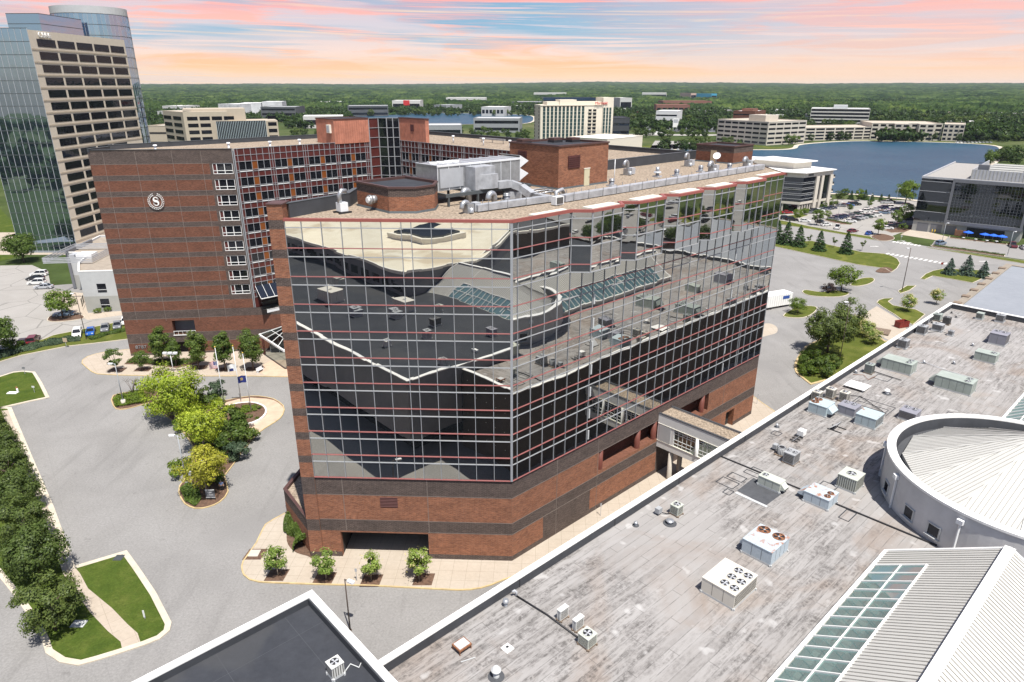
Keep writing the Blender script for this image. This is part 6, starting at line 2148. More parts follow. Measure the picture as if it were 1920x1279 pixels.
hvac('condenser', 'dark coil condenser beside a thin mast near the far end', 110.4, 1.6, 1.5, 1.4, 1.3, 'grey', [(.3, 0, .32), (-.35, 0, .32)], 'nf', None, .22)
hvac('condenser', 'low wide grey condenser on a stand behind the masted one', 114.2, 3.0, 1.5, 1.6, 1.0, 'grey', [(.0, .3, .34)], 'nf', None, .3)
hvac('condenser', 'small dark box condenser at the end of a pipe run', 113.0, 5.4, .8, .8, .7, 'grey', [(0, 0, .28)], 'nf', None, .25)
hvac('condenser', 'pale sage condenser near the far front corner of the roof', 120.4, 1.0, 1.3, 1.3, 1.15, 'sage', [(0, 0, .42)], 'n', None, .18)
hvac('condenser', 'brown ribbed condenser next to the pale sage one in the far corner', 119.2, 2.9, 1.1, 1.1, 1.2, 'coil', [(0, 0, .42)], '', None, .18, ribs=6)
hvac('condenser', 'little sage condenser on long skids along the far parapet', 127.0, 6.2, 1.2, 1.1, 1.0, 'sage', (), 'n', None, .28)
hvac('condenser', 'grey coil condenser standing against the far parapet', 128.0, 9.2, 1.3, 1.3, 1.2, 'grey', [(0, 0, .42)], 'nf', None, .25)
hvac('condenser', 'dark coil unit with two fans beside the round condenser left of the rotunda', 51.6, 6.6, 1.5, 1.3, 1.25, 'grey', [(.0, .36, .30), (.0, -.34, .30)], 'nf', None, .14)
dq = ML.inv(G(630, 1264, ZD))
hvac('condenser', 'square condenser on the dark roofed wing with a coiled cable', dq[0], dq[1], .95, .9, .95, 'white', [(0, 0, .36)], '', None, .2, z=ZD, ribs=5)
def small(name, label, cat, s, t, build, z=ZM):
 o = local_empty(name, label, cat, s, t, z)
 return build(o)
def put_small(name, label, cat, s, t, z=ZM, rz=None):
 """one-mesh roof item; returns builder bound to its own origin"""
 mb = MB()
 mb.done = lambda: _fin(mb, name, label, cat, s, t, z)
 return mb
def _fin(mb, name, label, cat, s, t, z):
 o = mb.build(name)
 o.location = ML(s, t, z)
 o.rotation_euler = (0, 0, ML.ang())
 tag(o, label, cat)
 return o
# round condenser
b = put_small('round_condenser', 'round grey condenser between small boxes and the dark coil unit', 'air conditioner', 52.4, 5.0)
b.cyl(0, 0, .12, 1.0, .48, HV['grey'], 18, mtop=BLACKM)
for k in range(18):
 a = 2 * pi * k / 18
 b.bar((.49 * cos(a), .49 * sin(a), .15), (.49 * cos(a), .49 * sin(a), .95), .03, .03, HV['coil'])
b.disc(0, 0, 1.03, .42, HV['grey'], 18, .33)
b.box(-.6, -.6, 0, .6, .6, .12, WOOD)
b.done()
for (s, t, d) in ((52.9, 4.0, 'small dark disconnect box left of the round condenser'), (31.8, 2.3, 'small grey box at the end of a pipe by the parapet')):
 b = put_small('disconnect_box', d, 'box', s, t)
 b.box(-.3, -.25, .25, .3, .25, .8, HV['grey'])
 b.box(-.05, -.05, 0, .05, .05, .25, BLACKM)
 b.done()
# pale raised board, tilted panel, hatch frames
b = put_small('roof_board', 'white rectangular board on low legs in the middle of the roof', 'board', 78.6, 3.3)
b.box(-1.3, -1.45, .32, 1.3, 1.45, .40, TRIM_W)
for x in (-1.1, 1.1):
 for y in (-1.2, 1.2):
  b.box(x - .05, y - .05, 0, x + .05, y + .05, .32, LTGREY)
b.done()
b = put_small('tilted_panel', 'small dark panel leaning on a white frame left of the blue units', 'panel', 63.6, 6.8)
b.face([(-.7, .15, .2), (.7, .15, .2), (.7, -.25, 1.05), (-.7, -.25, 1.05)], GREYPANEL)
b.face([(-.75, .7, .12), (.75, .7, .12), (.7, -.25, 1.03), (-.7, -.25, 1.03)], LAMPW)
b.bar((-.7, .9, .06), (-.7, -.9, .06), .1, .1, BLACKM)
b.bar((.7, .9, .06), (.7, -.9, .06), .1, .1, BLACKM)
b.done()
b = put_small('pipe_stand', 'white and rust capped box on a pipe stand above the round condenser', 'box', 58.4, 4.6)
b.box(-.45, -.4, .3, .45, .4, .95, TRIM_W)
b.box(.45, -.35, .3, .5, .35, .9, RUSTM)
for k in range(3):
 b.bar((-.6 - k * .7, .5, .2), (-.6 - k * .7, -.5, .2), .12, .14, BLACKM)
b.bar((-2.3, 0, .3), (-.4, 0, .3), .06, .06, GALV)
b.done()
b = put_small('rust_table', 'rusty low table frame by the parapet at the lower left of the roof', 'frame', 6.0, 2.5)
b.box(-.6, -.5, .35, .6, .5, .5, RUSTM)
b.box(-.5, -.4, .5, .5, .4, .54, LTGREY)
for x in (-.55, .55):
 for y in (-.45, .45):
  b.bar((x, y, 0), (x, y, .36), .06, .06, RUSTM)
b.bar((-.9, -1.0, .05), (.2, -1.4, .05), .06, .06, LTGREY)
b.done()
b = put_small('roof_drain', 'square white roof drain with a dark round outlet', 'drain', 8.6, 4.9)
b.box(-.38, -.38, 0, .38, .38, .09, TRIM_W)
b.cyl(0, 0, .09, .22, .12, LTGREY, 12, mtop=BLACKM)
b.done()
def turbine(label, s, t, r=.28, h=.75, z=ZM, name='turbine_vent'):
 b = put_small(name, label, 'vent', s, t, z)
 b.cyl(0, 0, 0, h * .45, r * .6, GALV, 12)
 for k in range(6):
  z0 = h * .45 + (h * .55) * k / 6
  f = lambda q: r * math.sqrt(max(.05, 1 - ((q - h * .72) / (h * .36)) ** 2))
  b.cyl(0, 0, z0, z0 + h * .55 / 6, f(z0), GALV, 12, r1=f(z0 + h * .09))
 b.done()
def capvent(label, s, t, r=.3, h=.7, z=ZM, m=None):
 b = put_small('cap_vent', label, 'vent', s, t, z)
 m = m or GALV
 b.cyl(0, 0, 0, .05, r * 1.9, BLACKROOF, 14)
 b.cyl(0, 0, .05, h * .65, r * .75, m, 14)
 b.cyl(0, 0, h * .65, h * .72, r * 1.15, m, 14)
 b.cyl(0, 0, h * .72, h, r * 1.1, m, 14, r1=r * .55)
 b.done()
turbine('ball shaped turbine vent beside the parapet near the conduit end', 11.6, 1.4)
capvent('grey cap vent at the bottom edge of the roof', 6.2, 6.3, .33, .95, m=LTGREY)
capvent('low cap vent in front of the lone condenser', 31.4, 4.0, .36, .5)
capvent('white domed vent near the middle of the roof', 79.6, 7.0, .33, .7, m=TRIM_W)
for k, (s, t, d) in enumerate(((84.0, .9, 'stub vent nearest the parapet by the long sage unit'), (94.5, 3.6, 'mushroom vent on the pipe run behind the rust fanned unit'), (95.8, 6.6, 'mushroom vent at the bend of the pipe run'), (58.6, 1.3, 'stub vent by the parapet left of the blue unit'), (28.6, 1.9, 'little stub vent left of the lone condenser'), (110.2, 9.5, 'stub vent in the open middle of the far roof'), (99.0, 9.9, 'stub vent beside the brown roof stain'))):
 capvent(d, s, t, .18, .5)
for k in range(5):
 capvent('tiny dark stub vent in the scattered group by the far parapet', 118 + k * 2.3, .9 + (k * 1.7) % 3.1, .14, .35, m=BLACKM)
for o in [q for q in COL.objects if q.name.startswith('cap_vent') and 'scattered' in q.get('label', '')]:
 o['group'] = 'stub vents scattered by the far parapet'
# pipes and conduits lying on the roof
def pipe(name, label, pts, r, m, z=ZM):
 mb = MB(ML)
 mb.tube([(a, b_, z + c) for a, b_, c in pts], r, m, 6)
 o = mb.build(name)
 tag(o, label, 'pipe')
 return o
q0 = ML.inv(G(968, 1118, 12))
q1 = ML.inv(G(1083, 1196, 12))
pipe('conduit', 'long dark conduit running from the parapet to the square condenser', [(q0[0], q0[1], .06), ((q0[0] + q1[0]) / 2 + .15, (q0[1] + q1[1]) / 2, .06), (q1[0], q1[1], .06)], .085, BLACKM)
b = put_small('conduit_hood', 'bent grey conduit hood at the parapet end of the long conduit', 'vent', q0[0], q0[1])
b.tube([(0, 0, 0), (0, 0, .45), (-.1, .1, .6), (-.3, .2, .5)], .11, GREYMETAL, 8)
b.done()
pipe('conduit', 'short conduit between the grey box and the lone condenser', [(31.9, 2.4, .3), (32.4, 2.9, .1), (33.0, 3.3, .1)], .05, BLACKM)
pipe('gas_pipe', 'thin pipe run with a kink across the far half of the roof', [(94.5, 3.6, .2), (95.4, 6.4, .18), (95.9, 6.8, .18), (94.6, 10.5, .18), (94.5, 13.5, .18)], .045, GREYMETAL)
pipe('gas_pipe', 'thin pipe linking the three condensers and the violet unit', [(71, 1.2, .15), (74.2, 2.6, .15), (75.6, 5.0, .15), (72.5, 9.5, .15)], .05, BLACKM)
pipe('gas_pipe', 'long pipe beside the long sage unit near the parapet', [(86.4, 1.6, .15), (86.1, 4.2, .15), (85.8, 6.8, .15)], .06, BLACKM)
pipe('gas_pipe', 'bundle of refrigerant pipe near the ribbed sage condenser', [(82.8, 1.0, .12), (83.8, 2.2, .12), (82.2, 3.4, .2), (84.6, 3.6, .12)], .04, RUSTM)
pipe('gas_pipe', 'pipe run joining the far corner condensers', [(111, 2.2, .2), (113.8, 3.6, .2), (113.2, 4.9, .2)], .05, BLACKM)
pipe('skid', 'timber skid under the coil condenser near the far end', [(98.9, 1.6, .06), (101.9, 2.9, .06)], .07, WOOD)
pipe('cable', 'coiled pale cable beside the condenser on the dark wing', [(dq[0] + .6, dq[1] + .3, .1), (dq[0] + 1.2, dq[1], .12), (dq[0] + 1.5, dq[1] + .7, .1), (dq[0] + 2.0, dq[1] + .3, .12), (dq[0] + 2.6, dq[1] + .7, .1)], .05, LTGREY, ZD)
pipe('antenna_mast', 'thin mast beside the dark coil condenser near the far end', [(111.6, 2.0, 0), (111.6, 2.0, 3.0)], .035, GREYMETAL)
b = put_small('roof_bracket', 'small white bracket on the dark roof edge at the bottom of the picture', 'bracket', -4.6, 6.4, ZD)
b.box(-.5, -.3, 0, .5, .3, .35, TRIM_W)
b.box(-.8, .2, .35, .8, .35, .45, LAMPW)
b.done()
# ---- tower roof plant (TW frame)
def tput(name, label, cat, mb, parent=None):
 o = mb.build(name)
 return tag(o, label, cat)
ahu = thing('air_handler', 'long galvanised air handling unit on a steel frame in the middle of the tower roof', 'air handler', TW(7, -14.3, ZR))
mb = MB(TW)
A0_, A1_, B0_, B1_, Z0_, Z1_ = 0.7, 13.2, -16.6, -12.7, ZT + 1.35, ZT + 4.1
mb.box(A0_, B0_, Z0_, A1_, B1_, Z1_, GALV)
for k in range(9):
 a = A0_ + (A1_ - A0_) * k / 8
 mb.box(a - .03, B1_, Z0_, a + .03, B1_ + .05, Z1_, LAMPW)
 mb.box(a - .05, B0_ - .02, Z1_, a + .05, B1_ + .05, Z1_ + .08, LAMPW)
mb.box(A0_ - .05, B1_ - .02, Z1_ - .15, A1_, B1_ + .08, Z1_ + .06, LAMPW)
mb.build('cabinet', ahu)
mb = MB(TW)
mb.box(1.0, B1_ + .02, Z0_ + .3, 4.3, B1_ + .07, Z1_ - .4, GREYMETAL)
mb.build('filter_panel', ahu)
mb = MB(TW)
for k in range(2):
 z = Z0_ + .1 + k * 1.5
 mb.face([(A1_, B0_ + .1, z + 1.5), (A1_, B1_, z + 1.5), (A1_ + 1.5, B1_, z + .75), (A1_ + 1.5, B0_ + .1, z + .75)], LAMPW)
 mb.face([(A1_, B1_, z), (A1_, B1_, z + 1.5), (A1_ + 1.5, B1_, z + .75)], LAMPW)
 mb.face([(A1_, B0_ + .1, z), (A1_, B1_, z), (A1_ + 1.5, B1_, z + .75), (A1_ + 1.5, B0_ + .1, z + .75)], GREYMETAL)
mb.build('intake_hood', ahu)
for k in range(4):
 mb = MB(TW)
 mb.cyl(1.6 + k * 1.05, -14.6, Z1_, Z1_ + .28, .45, LAMPW, 16, mtop=BLACKM)
 mb.build('fan', ahu)
mb = MB(TW)
mb.box(4.6, B1_ + .02, Z0_ - .1, 7.6, -10.9, Z1_ - .3, DUCTM)
mb.prism([(5.0, -10.95), (7.6, -10.95), (7.6, -10.4), (6.6, -10.3)], Z0_, Z0_ + 1.6, DUCTM)
mb.build('plenum', ahu)
mb = MB(TW)
for b in (-16.4, -11.0):
 mb.bar((0.4, b, ZT + 1.05), (13.4, b, ZT + 1.05), .25, .35, DKSTEEL)
 for a in (0.8, 5, 9, 13):
  mb.bar((a, b, ZR), (a, b, ZT + .9), .22, .22, DKSTEEL)
for a in (0.6, 4.6, 8.8, 13.2):
 mb.bar((a, -16.4, ZT + 1.1), (a, -11.0, ZT + 1.1), .2, .3, DKSTEEL)
mb.build('steel_frame', ahu)
def duct(label, pts, w_, h, legs=True, name='duct', m=DUCTM, rail=False):
 t = thing(name, label, 'duct', TW(pts[0][0], pts[0][1], ZR))
 mb = MB(TW)
 z = ZR + .45
 for i in range(len(pts) - 1):
  p, q = pts[i], pts[i + 1]
  mb.bar((p[0], p[1], z + (p[2] if len(p) > 2 else 0)), (q[0], q[1], z + (q[2] if len(q) > 2 else 0)), w_, h, m)
  if i:
   mb.box(p[0] - w_ * .55, p[1] - w_ * .55, z - h / 2 - .01, p[0] + w_ * .55, p[1] + w_ * .55, z + h / 2 + .01, m)
 mb.build('duct_run', t)
 sb = MB(TW)
 for i in range(len(pts) - 1):
  p, q = pts[i], pts[i + 1]
  L = hypot(q[0] - p[0], q[1] - p[1])
  for k in range(int(L / 2.6)):
   f = (k + .5) * 2.6 / L
   x, y = p[0] + (q[0] - p[0]) * f, p[1] + (q[1] - p[1]) * f
   for s_ in (-1, 1):
    sb.bar((x, y + s_ * (w_ / 2 + .06), ZR), (x, y + s_ * (w_ / 2 + .06), ZR + 1.15), .05, .05, GALV)
   sb.bar((x, y - w_ / 2 - .06, ZR + .2), (x, y + w_ / 2 + .06, ZR + .2), .05, .08, DKSTEEL)
 sb.build('support', t)
 return t
duct('long insulated duct running the length of the tower roof on short stands', [(12.2, -4.6), (58.6, -4.9)], 1.05, .72)
duct('shorter duct from the near corner of the roof to the pipe tangle', [(0.7, -6.3), (10.9, -5.6), (11.2, -8.2)], .85, .66)
duct('wide curved duct dropping from the air handler to the roof', [(7.6, -10.7, 1.3), (9.6, -10.5, 1.3), (10.4, -9.6, .9), (10.7, -8.0, .1)], 1.0, .8, name='duct')
mb = MB(TW)
rs_ = random.Random(5)
for k in range(9):
 b = -10.8 + k * .42
 mb.tube([(11.6 + rs_.uniform(-.3, .3), b, ZR + .55 + .12 * (k % 3)), (14.5 + rs_.uniform(-.5, 1.5), b, ZR + .55 + .12 * (k % 3)), (15.0 + rs_.uniform(0, 1.5), b + .2, ZR + .15)], .075, GALV, 6)
mb.tube([(12.4, -5.8, ZR), (12.4, -5.8, ZR + 1.0), (13.4, -5.8, ZR + 1.2), (14.2, -6.2, ZR + .5)], .22, DUCTM, 8)
tput('pipe_bundle', 'tangle of silver pipes beside the large brick roof house', 'pipes', mb)
def goose(label, a, b, h=1.5, r=.22, box=True, dirb=1):
 t = thing('gooseneck_vent', label, 'vent', TW(a, b, ZR))
 mb = MB(TW)
 pts = [(a, b, ZR), (a, b, ZR + h)]
 for k in range(1, 7):
  an = pi * k / 6
  pts.append((a - .45 + .45 * cos(an), b, ZR + h + .45 * sin(an)))
 pts.append((a - .95, b, ZR + h - .25))
 mb.tube(pts, r, GALV, 10)
 mb.build('pipe', t)
 if box:
  mb = MB(TW)
  mb.box(a - .5, b - .4, ZR, a + .35, b + .45, ZR + .95, GALV)
  mb.box(a + .55, b - .4, ZR + .1, a + 1.35, b + .4, ZR + 1.0, GREYMETAL)
  mb.cyl(a - .1, b + .55, ZR + .1, ZR + .6, .28, GALV, 12)
  mb.build('fan_box', t)
 return t
goose('gooseneck vent with two fan boxes in the middle of the tower roof', 37.5, -15.0, 1.6)
goose('gooseneck vent with two fan boxes near the far brick roof house', 54.0, -15.4, 1.6)
goose('squat gooseneck fan beside the long duct toward the far end', 50.2, -8.6, 1.0, .3)
goose('gooseneck fan at the far end of the long duct', 60.2, -8.4, 1.0, .3)
goose('small gooseneck pump at the near end of the shorter duct', 0.0, -6.6, .7, .26)
goose('dark mouthed gooseneck on the steel frame by the air handler', 4.2, -11.6, 1.0, .34, False)
goose('low dark mouthed gooseneck in front of the steel frame', 6.0, -9.3, .7, .34, False)
w1 = thing('exhaust_unit', 'white exhaust fan standing by the brick pier on the tower roof', 'exhaust fan', TW(-9.6, -15.6, ZR))
mb = MB(TW)
mb.box(-10.1, -16.0, ZR + .2, -9.2, -15.1, ZR + 1.1, LAMPW)
mb.bar((-10.4, -16.1, ZR + .1), (-8.9, -16.1, ZR + .1), .12, .2, BLACKM)
mb.bar((-10.4, -15.0, ZR + .1), (-8.9, -15.0, ZR + .1), .12, .2, BLACKM)
mb.build('cabinet', w1)
mb = MB(TW)
mb.tube([(-9.9, -15.5, ZR + 1.1), (-9.9, -15.5, ZR + 1.9), (-9.6, -15.5, ZR + 2.3), (-9.1, -15.5, ZR + 2.2)], .24, GALV, 10)
mb.build('pipe', w1)
def tcap(label, a, b, r=.36, h=1.0, mast=0.0, cone_=False):
 t = thing('cap_vent', label, 'vent', TW(a, b, ZR))
 mb = MB(TW)
 mb.box(a - r * 1.4, b - r * 1.4, ZR, a + r * 1.4, b + r * 1.4, ZR + .2, GREYMETAL)
 if cone_:
  mb.cyl(a, b, ZR + .2, ZR + h * .55, r * .7, GALV, 14)
  mb.cyl(a, b, ZR + h * .55, ZR + h * .75, r * 1.6, GREYMETAL, 14, r1=r * 1.4)
  mb.cyl(a, b, ZR + h * .75, ZR + h * 1.3, r * .75, GALV, 14)
 else:
  mb.cyl(a, b, ZR + .2, ZR + h * .72, r, GALV, 14)
  mb.cyl(a, b, ZR + h * .72, ZR + h * .8, r * 1.2, GALV, 14)
  mb.cyl(a, b, ZR + h * .8, ZR + h, r * .95, GALV, 14)
 mb.build('housing', t)
 if mast:
  mb = MB(TW)
  mb.tube([(a + .5, b, ZR), (a + .5, b, ZR + mast)], .05, LAMPW, 6)
  mb.build('mast', t)
tcap('cylindrical roof vent in front of the steel frame', 7.6, -9.0)
tcap('cylindrical roof vent with a white mast by the cream door', 26.4, -9.0, .36, 1.0, 3.4)
tcap('roof vent with a dark dish shaped collar behind the long duct', 38.8, -10.6, .36, 1.1, 0, True)
tcap('plain cylindrical vent behind the long duct near the middle', 41.6, -9.2)
tcap('cylindrical vent left of the squat gooseneck fan', 48.6, -9.6)
tcap('cylindrical vent right of the squat gooseneck fan', 54.6, -8.2)
b = MB(TW)
b.box(9.6, -3.9, ZR + .1, 10.9, -3.2, ZR + 1.0, LAMPW)
b.box(9.75, -3.2, ZR + .2, 10.75, -3.17, ZR + .9, HV['coil'])
tput('condenser', 'small white condenser box in front of the long duct start', 'air conditioner', b)
dsh = thing('satellite_dish', 'white satellite dish beside the far brick roof house', 'dish', TW(59.2, -13.4, ZR))
mb = MB(TW)
mb.tube([(59.2, -13.4, ZR), (59.2, -13.4, ZR + 1.2)], .09, GALV, 8)
mb.build('mast', dsh)
mb = MB(TW)
c = Vector(TW(59.2, -13.3, ZR + 1.45))
ax = Vector((-.35, -.75, .55)).normalized()
xx = ax.cross(Vector((0, 0, 1))).normalized()
yy = xx.cross(ax)
mb.fr = ID
for i in range(3):
 for j in range(16):
  q = []
  for r_, k in ((i, j), (i + 1, j), (i + 1, j + 1), (i, j + 1)):
   rr, a = r_ / 3 * .62, 2 * pi * k / 16
   q.append(tuple(c + (xx * cos(a) + yy * sin(a)) * rr + ax * (rr * rr * .35)))
  mb.face(q, LAMPW)
mb.build('reflector', dsh)
# vents on the hotel wings
for k, (a, b, w_) in enumerate(((2, -95, wing), (12, -92, wing), (20, -90, wing), (27, -91, wing))):
 pass
mb_l = ((-3, -97, 'white exhaust hood at the west end of the brick wing roof'), (9.5, -93, 'low vent on the brick wing roof above the window stack'), (17, -90.5, 'low vent along the brick wing roof edge'), (24, -91.5, 'low vent nearest the copper roof house on the brick wing'))
for a, b, d in mb_l:
 t = thing('roof_vent', d, 'vent', TW(a, b, WT - .3))
 mb = MB(TW)
 mb.cyl(a, b, WT - .35, WT + .55, .22, LAMPW, 12)
 mb.cyl(a, b, WT + .55, WT + .75, .4, LAMPW, 12, r1=.3)
 mb.build('housing', t)
for k, b in enumerate((-72, -62, -54, -44, -35)):
 t = thing('roof_vent', 'tall pipe vent on the courtyard wing roof, %s from the copper house' % ('first', 'second', 'third', 'fourth', 'fifth')[k], 'vent', TW(50, b, WT - .3))
 mb = MB(TW)
 mb.tube([(50, b, WT - .3), (50, b, WT + 1.1)], .14, LAMPW, 8)
 mb.cyl(50, b, WT + 1.0, WT + 1.25, .3, LAMPW, 10)
 mb.build('housing', t)
for k, b in enumerate((-66, -52)):
 mb = MB(TW)
 mb.bar((56, b - 4, WT + .5), (56, b + 4, WT + .5), .5, .35, GALV)
 for q in (-3.5, 0, 3.5):
  mb.bar((56, b + q, WT - .3), (56, b + q, WT + .4), .1, .1, GALV)
 tput('roof_duct', 'low duct on the courtyard wing roof, %s the copper house' % ('nearer', 'farther from')[k], 'duct', mb)
# ------------------------------------------------------------------ vehicles
m_, t_ = newmat('car_paint')
oi = t_.n('ShaderNodeObjectInfo').outputs['Color']
bs_ = t_.n('ShaderNodeBsdfPrincipled', {'Base Color': oi, 'Roughness': 0.28, 'Specular IOR Level': 0.5, 'Coat Weight': 0.4, 'Coat Roughness': 0.08})
t_.n('ShaderNodeOutputMaterial', {0: bs_.outputs[0]})
PAINT = m_
HEADL = mat('headlight', (0.7, 0.72, 0.74), 0.2, var=0)
TAILL = mat('tail_light', (0.35, 0.02, 0.02), 0.3, var=0)
CARD = dict(white=(0.72, 0.72, 0.70), silver=(0.42, 0.43, 0.45), grey=(0.17, 0.175, 0.19), black=(0.018, 0.019, 0.022), navy=(0.02, 0.03, 0.075), blue=(0.02, 0.10, 0.38), red=(0.34, 0.02, 0.025), maroon=(0.13, 0.018, 0.03), tan=(0.30, 0.24, 0.17), green=(0.03, 0.06, 0.05), yellow=(0.55, 0.30, 0.02), steel=(0.16, 0.22, 0.30))
def car_proto(kind):
 L, Wd = dict(sedan=(4.7, 1.82), suv=(4.7, 1.9), pickup=(5.6, 1.98))[kind]
 hood = .92 if kind == 'sedan' else 1.06
 hl, hw = L / 2, Wd / 2
 prof = [(-hl, .42), (-hl + .02, .78), (-hl + .14, hood - .02), (-hl + 1.0, hood), (hl - 1.3, hood), (hl - .25, hood - .14), (hl - .02, .68), (hl, .40), (hl - .1, .26), (-hl + .1, .26)]
 t = thing('parked_' + dict(sedan='car', suv='suv', pickup='pickup')[kind], '', kind)
 b = MB()
 n = len(prof)
 tw = lambda x: hw * (1 - .10 * max(0, (abs(x) - hl * .6) / (hl * .4)) ** 2)
 for i in range(n):
  p, q = prof[i], prof[(i + 1) % n]
  zi = lambda z: (0.0 if z < hood * .72 else .06)
  b.face([(p[0], -tw(p[0]) + zi(p[1]), p[1]), (q[0], -tw(q[0]) + zi(q[1]), q[1]), (q[0], tw(q[0]) - zi(q[1]), q[1]), (p[0], tw(p[0]) - zi(p[1]), p[1])], PAINT)
 for s in (-1, 1):
  b.face([(x, s * (tw(x) - (0.0 if z < hood * .72 else .06)), z) for x, z in prof], PAINT)
 if kind == 'pickup':
  b.face([(-hl + .2, -hw + .2, hood + .012), (-.6, -hw + .2, hood + .012), (-.6, hw - .2, hood + .012), (-hl + .2, hw - .2, hood + .012)], BLACKM)
 b.build('body', t, world=False, uv=False)
 if kind == 'sedan':
  c0, c1, r0, r1, zt = -1.75, 1.05, -1.05, .25, 1.43
 elif kind == 'suv':
  c0, c1, r0, r1, zt = -2.2, 1.05, -1.9, .30, 1.72
 else:
  c0, c1, r0, r1, zt = -.55, 1.35, -.40, .65, 1.82
 yb, yt = hw - .08, hw - .28
 g = MB()
 B4 = [(c0, -yb, hood), (c1, -yb, hood), (c1, yb, hood), (c0, yb, hood)]
 T4 = [(r0, -yt, zt - .05), (r1, -yt, zt - .05), (r1, yt, zt - .05), (r0, yt, zt - .05)]
 for i in range(4):
  g.face([B4[i], B4[(i + 1) % 4], T4[(i + 1) % 4], T4[i]], CARGLASS)
 g.build('window', t, world=False, uv=False)
 r = MB()
 r.prism([(r0 - .05, -yt - .03), (r1 + .04, -yt - .03), (r1 + .04, yt + .03), (r0 - .05, yt + .03)], zt - .06, zt, PAINT)
 for s in (-1, 1):
  for (x0, x1) in ((c0, r0), (c1, r1), ((c0 + c1) / 2, (r0 + r1) / 2)):
   r.bar((x0, s * yb, hood), (x1, s * yt, zt - .04), .09, .05, PAINT)
 r.build('roof', t, world=False, uv=False)
 for x in (-hl * .60, hl * .60):
  for s in (-1, 1):
   w_ = MB()
   w_.tube([(x, s * (hw - .20), .33), (x, s * (hw + .01), .33)], .33, TIRE, 12)
   wo = w_.build('wheel', t, world=False, uv=False)
   w2 = MB()
   w2.tube([(x, s * (hw - .02), .33), (x, s * (hw + .02), .33)], .20, RIM, 10)
   w2.build('rim', wo, world=False, uv=False)
 for s in (-1, 1):
  q = MB()
  q.box(hl - .30, s * (hw - .38) - .2, .66, hl - .03, s * (hw - .38) + .12, .80, HEADL)
  q.build('headlight', t, world=False, uv=False)
  q = MB()
  q.box(-hl - .01, s * (hw - .3) - .16, .74, -hl + .1, s * (hw - .3) + .16, .88, TAILL)
  q.build('tail_light', t, world=False, uv=False)
 return t
protos = {}
used_lab = {}
def car(kind, colour, loc, rz, label, group=None):
 if kind not in protos:
  o = car_proto(kind)
  protos[kind] = o
  o.location = loc
  o.rotation_euler = (0, 0, rz)
  o['label'] = label
  if group:
   o['group'] = group
 else:
  o = dup(protos[kind], loc, rz, label, None)
  if group:
   o['group'] = group
  elif 'group' in o:
   del o['group']
 for ch in o.children:
  if ch.name.startswith(('body', 'roof')):
   ch.color = (*CARD[colour], 1)
 return o
KN = dict(sedan='car', suv='suv', pickup='pickup truck')
def carpx(kind, colour, u, v, rz, label, group=None):
 return car(kind, colour, G(u, v, 0.012), rz, label, group)
# west lot
a_ = rad(4)
for (c, k, u, v, d) in (('white', 'suv', 74, 517, 'white suv farthest up the row by the pale office'), ('black', 'sedan', 67, 525, 'black car between two white ones by the pale office'), ('white', 'suv', 70, 533, 'white suv third in the row by the pale office'), ('silver', 'sedan', 83, 541, 'silver car at the near end of the row by the pale office')):
 carpx(k, c, u, v, rad(188), d, 'cars beside the pale office')
carpx('sedan', 'steel', 121, 592, rad(195), 'pale blue car under the small crowned tree', None)
for (c, k, u, v, d) in (('white', 'suv', 146, 630, 'white suv parked nose out at the verge hedge'), ('blue', 'sedan', 171, 626, 'bright blue car in the row behind the clipped hedge'), ('grey', 'sedan', 198, 619, 'dark grey car beside the bright blue one'), ('grey', 'sedan', 221, 614, 'dark grey car nearest the striped wall'), ('white', 'sedan', 236, 606, 'white car half hidden by the striped brick wall')):
 carpx(k, c, u, v, rad(-64), d, 'cars behind the clipped hedge')
carpx('suv', 'maroon', 64, 642, rad(110), 'dark maroon suv under the large tree at the left edge')
carpx('sedan', 'black', 45, 646, rad(110), 'black car in the shade of the large tree at the left edge')
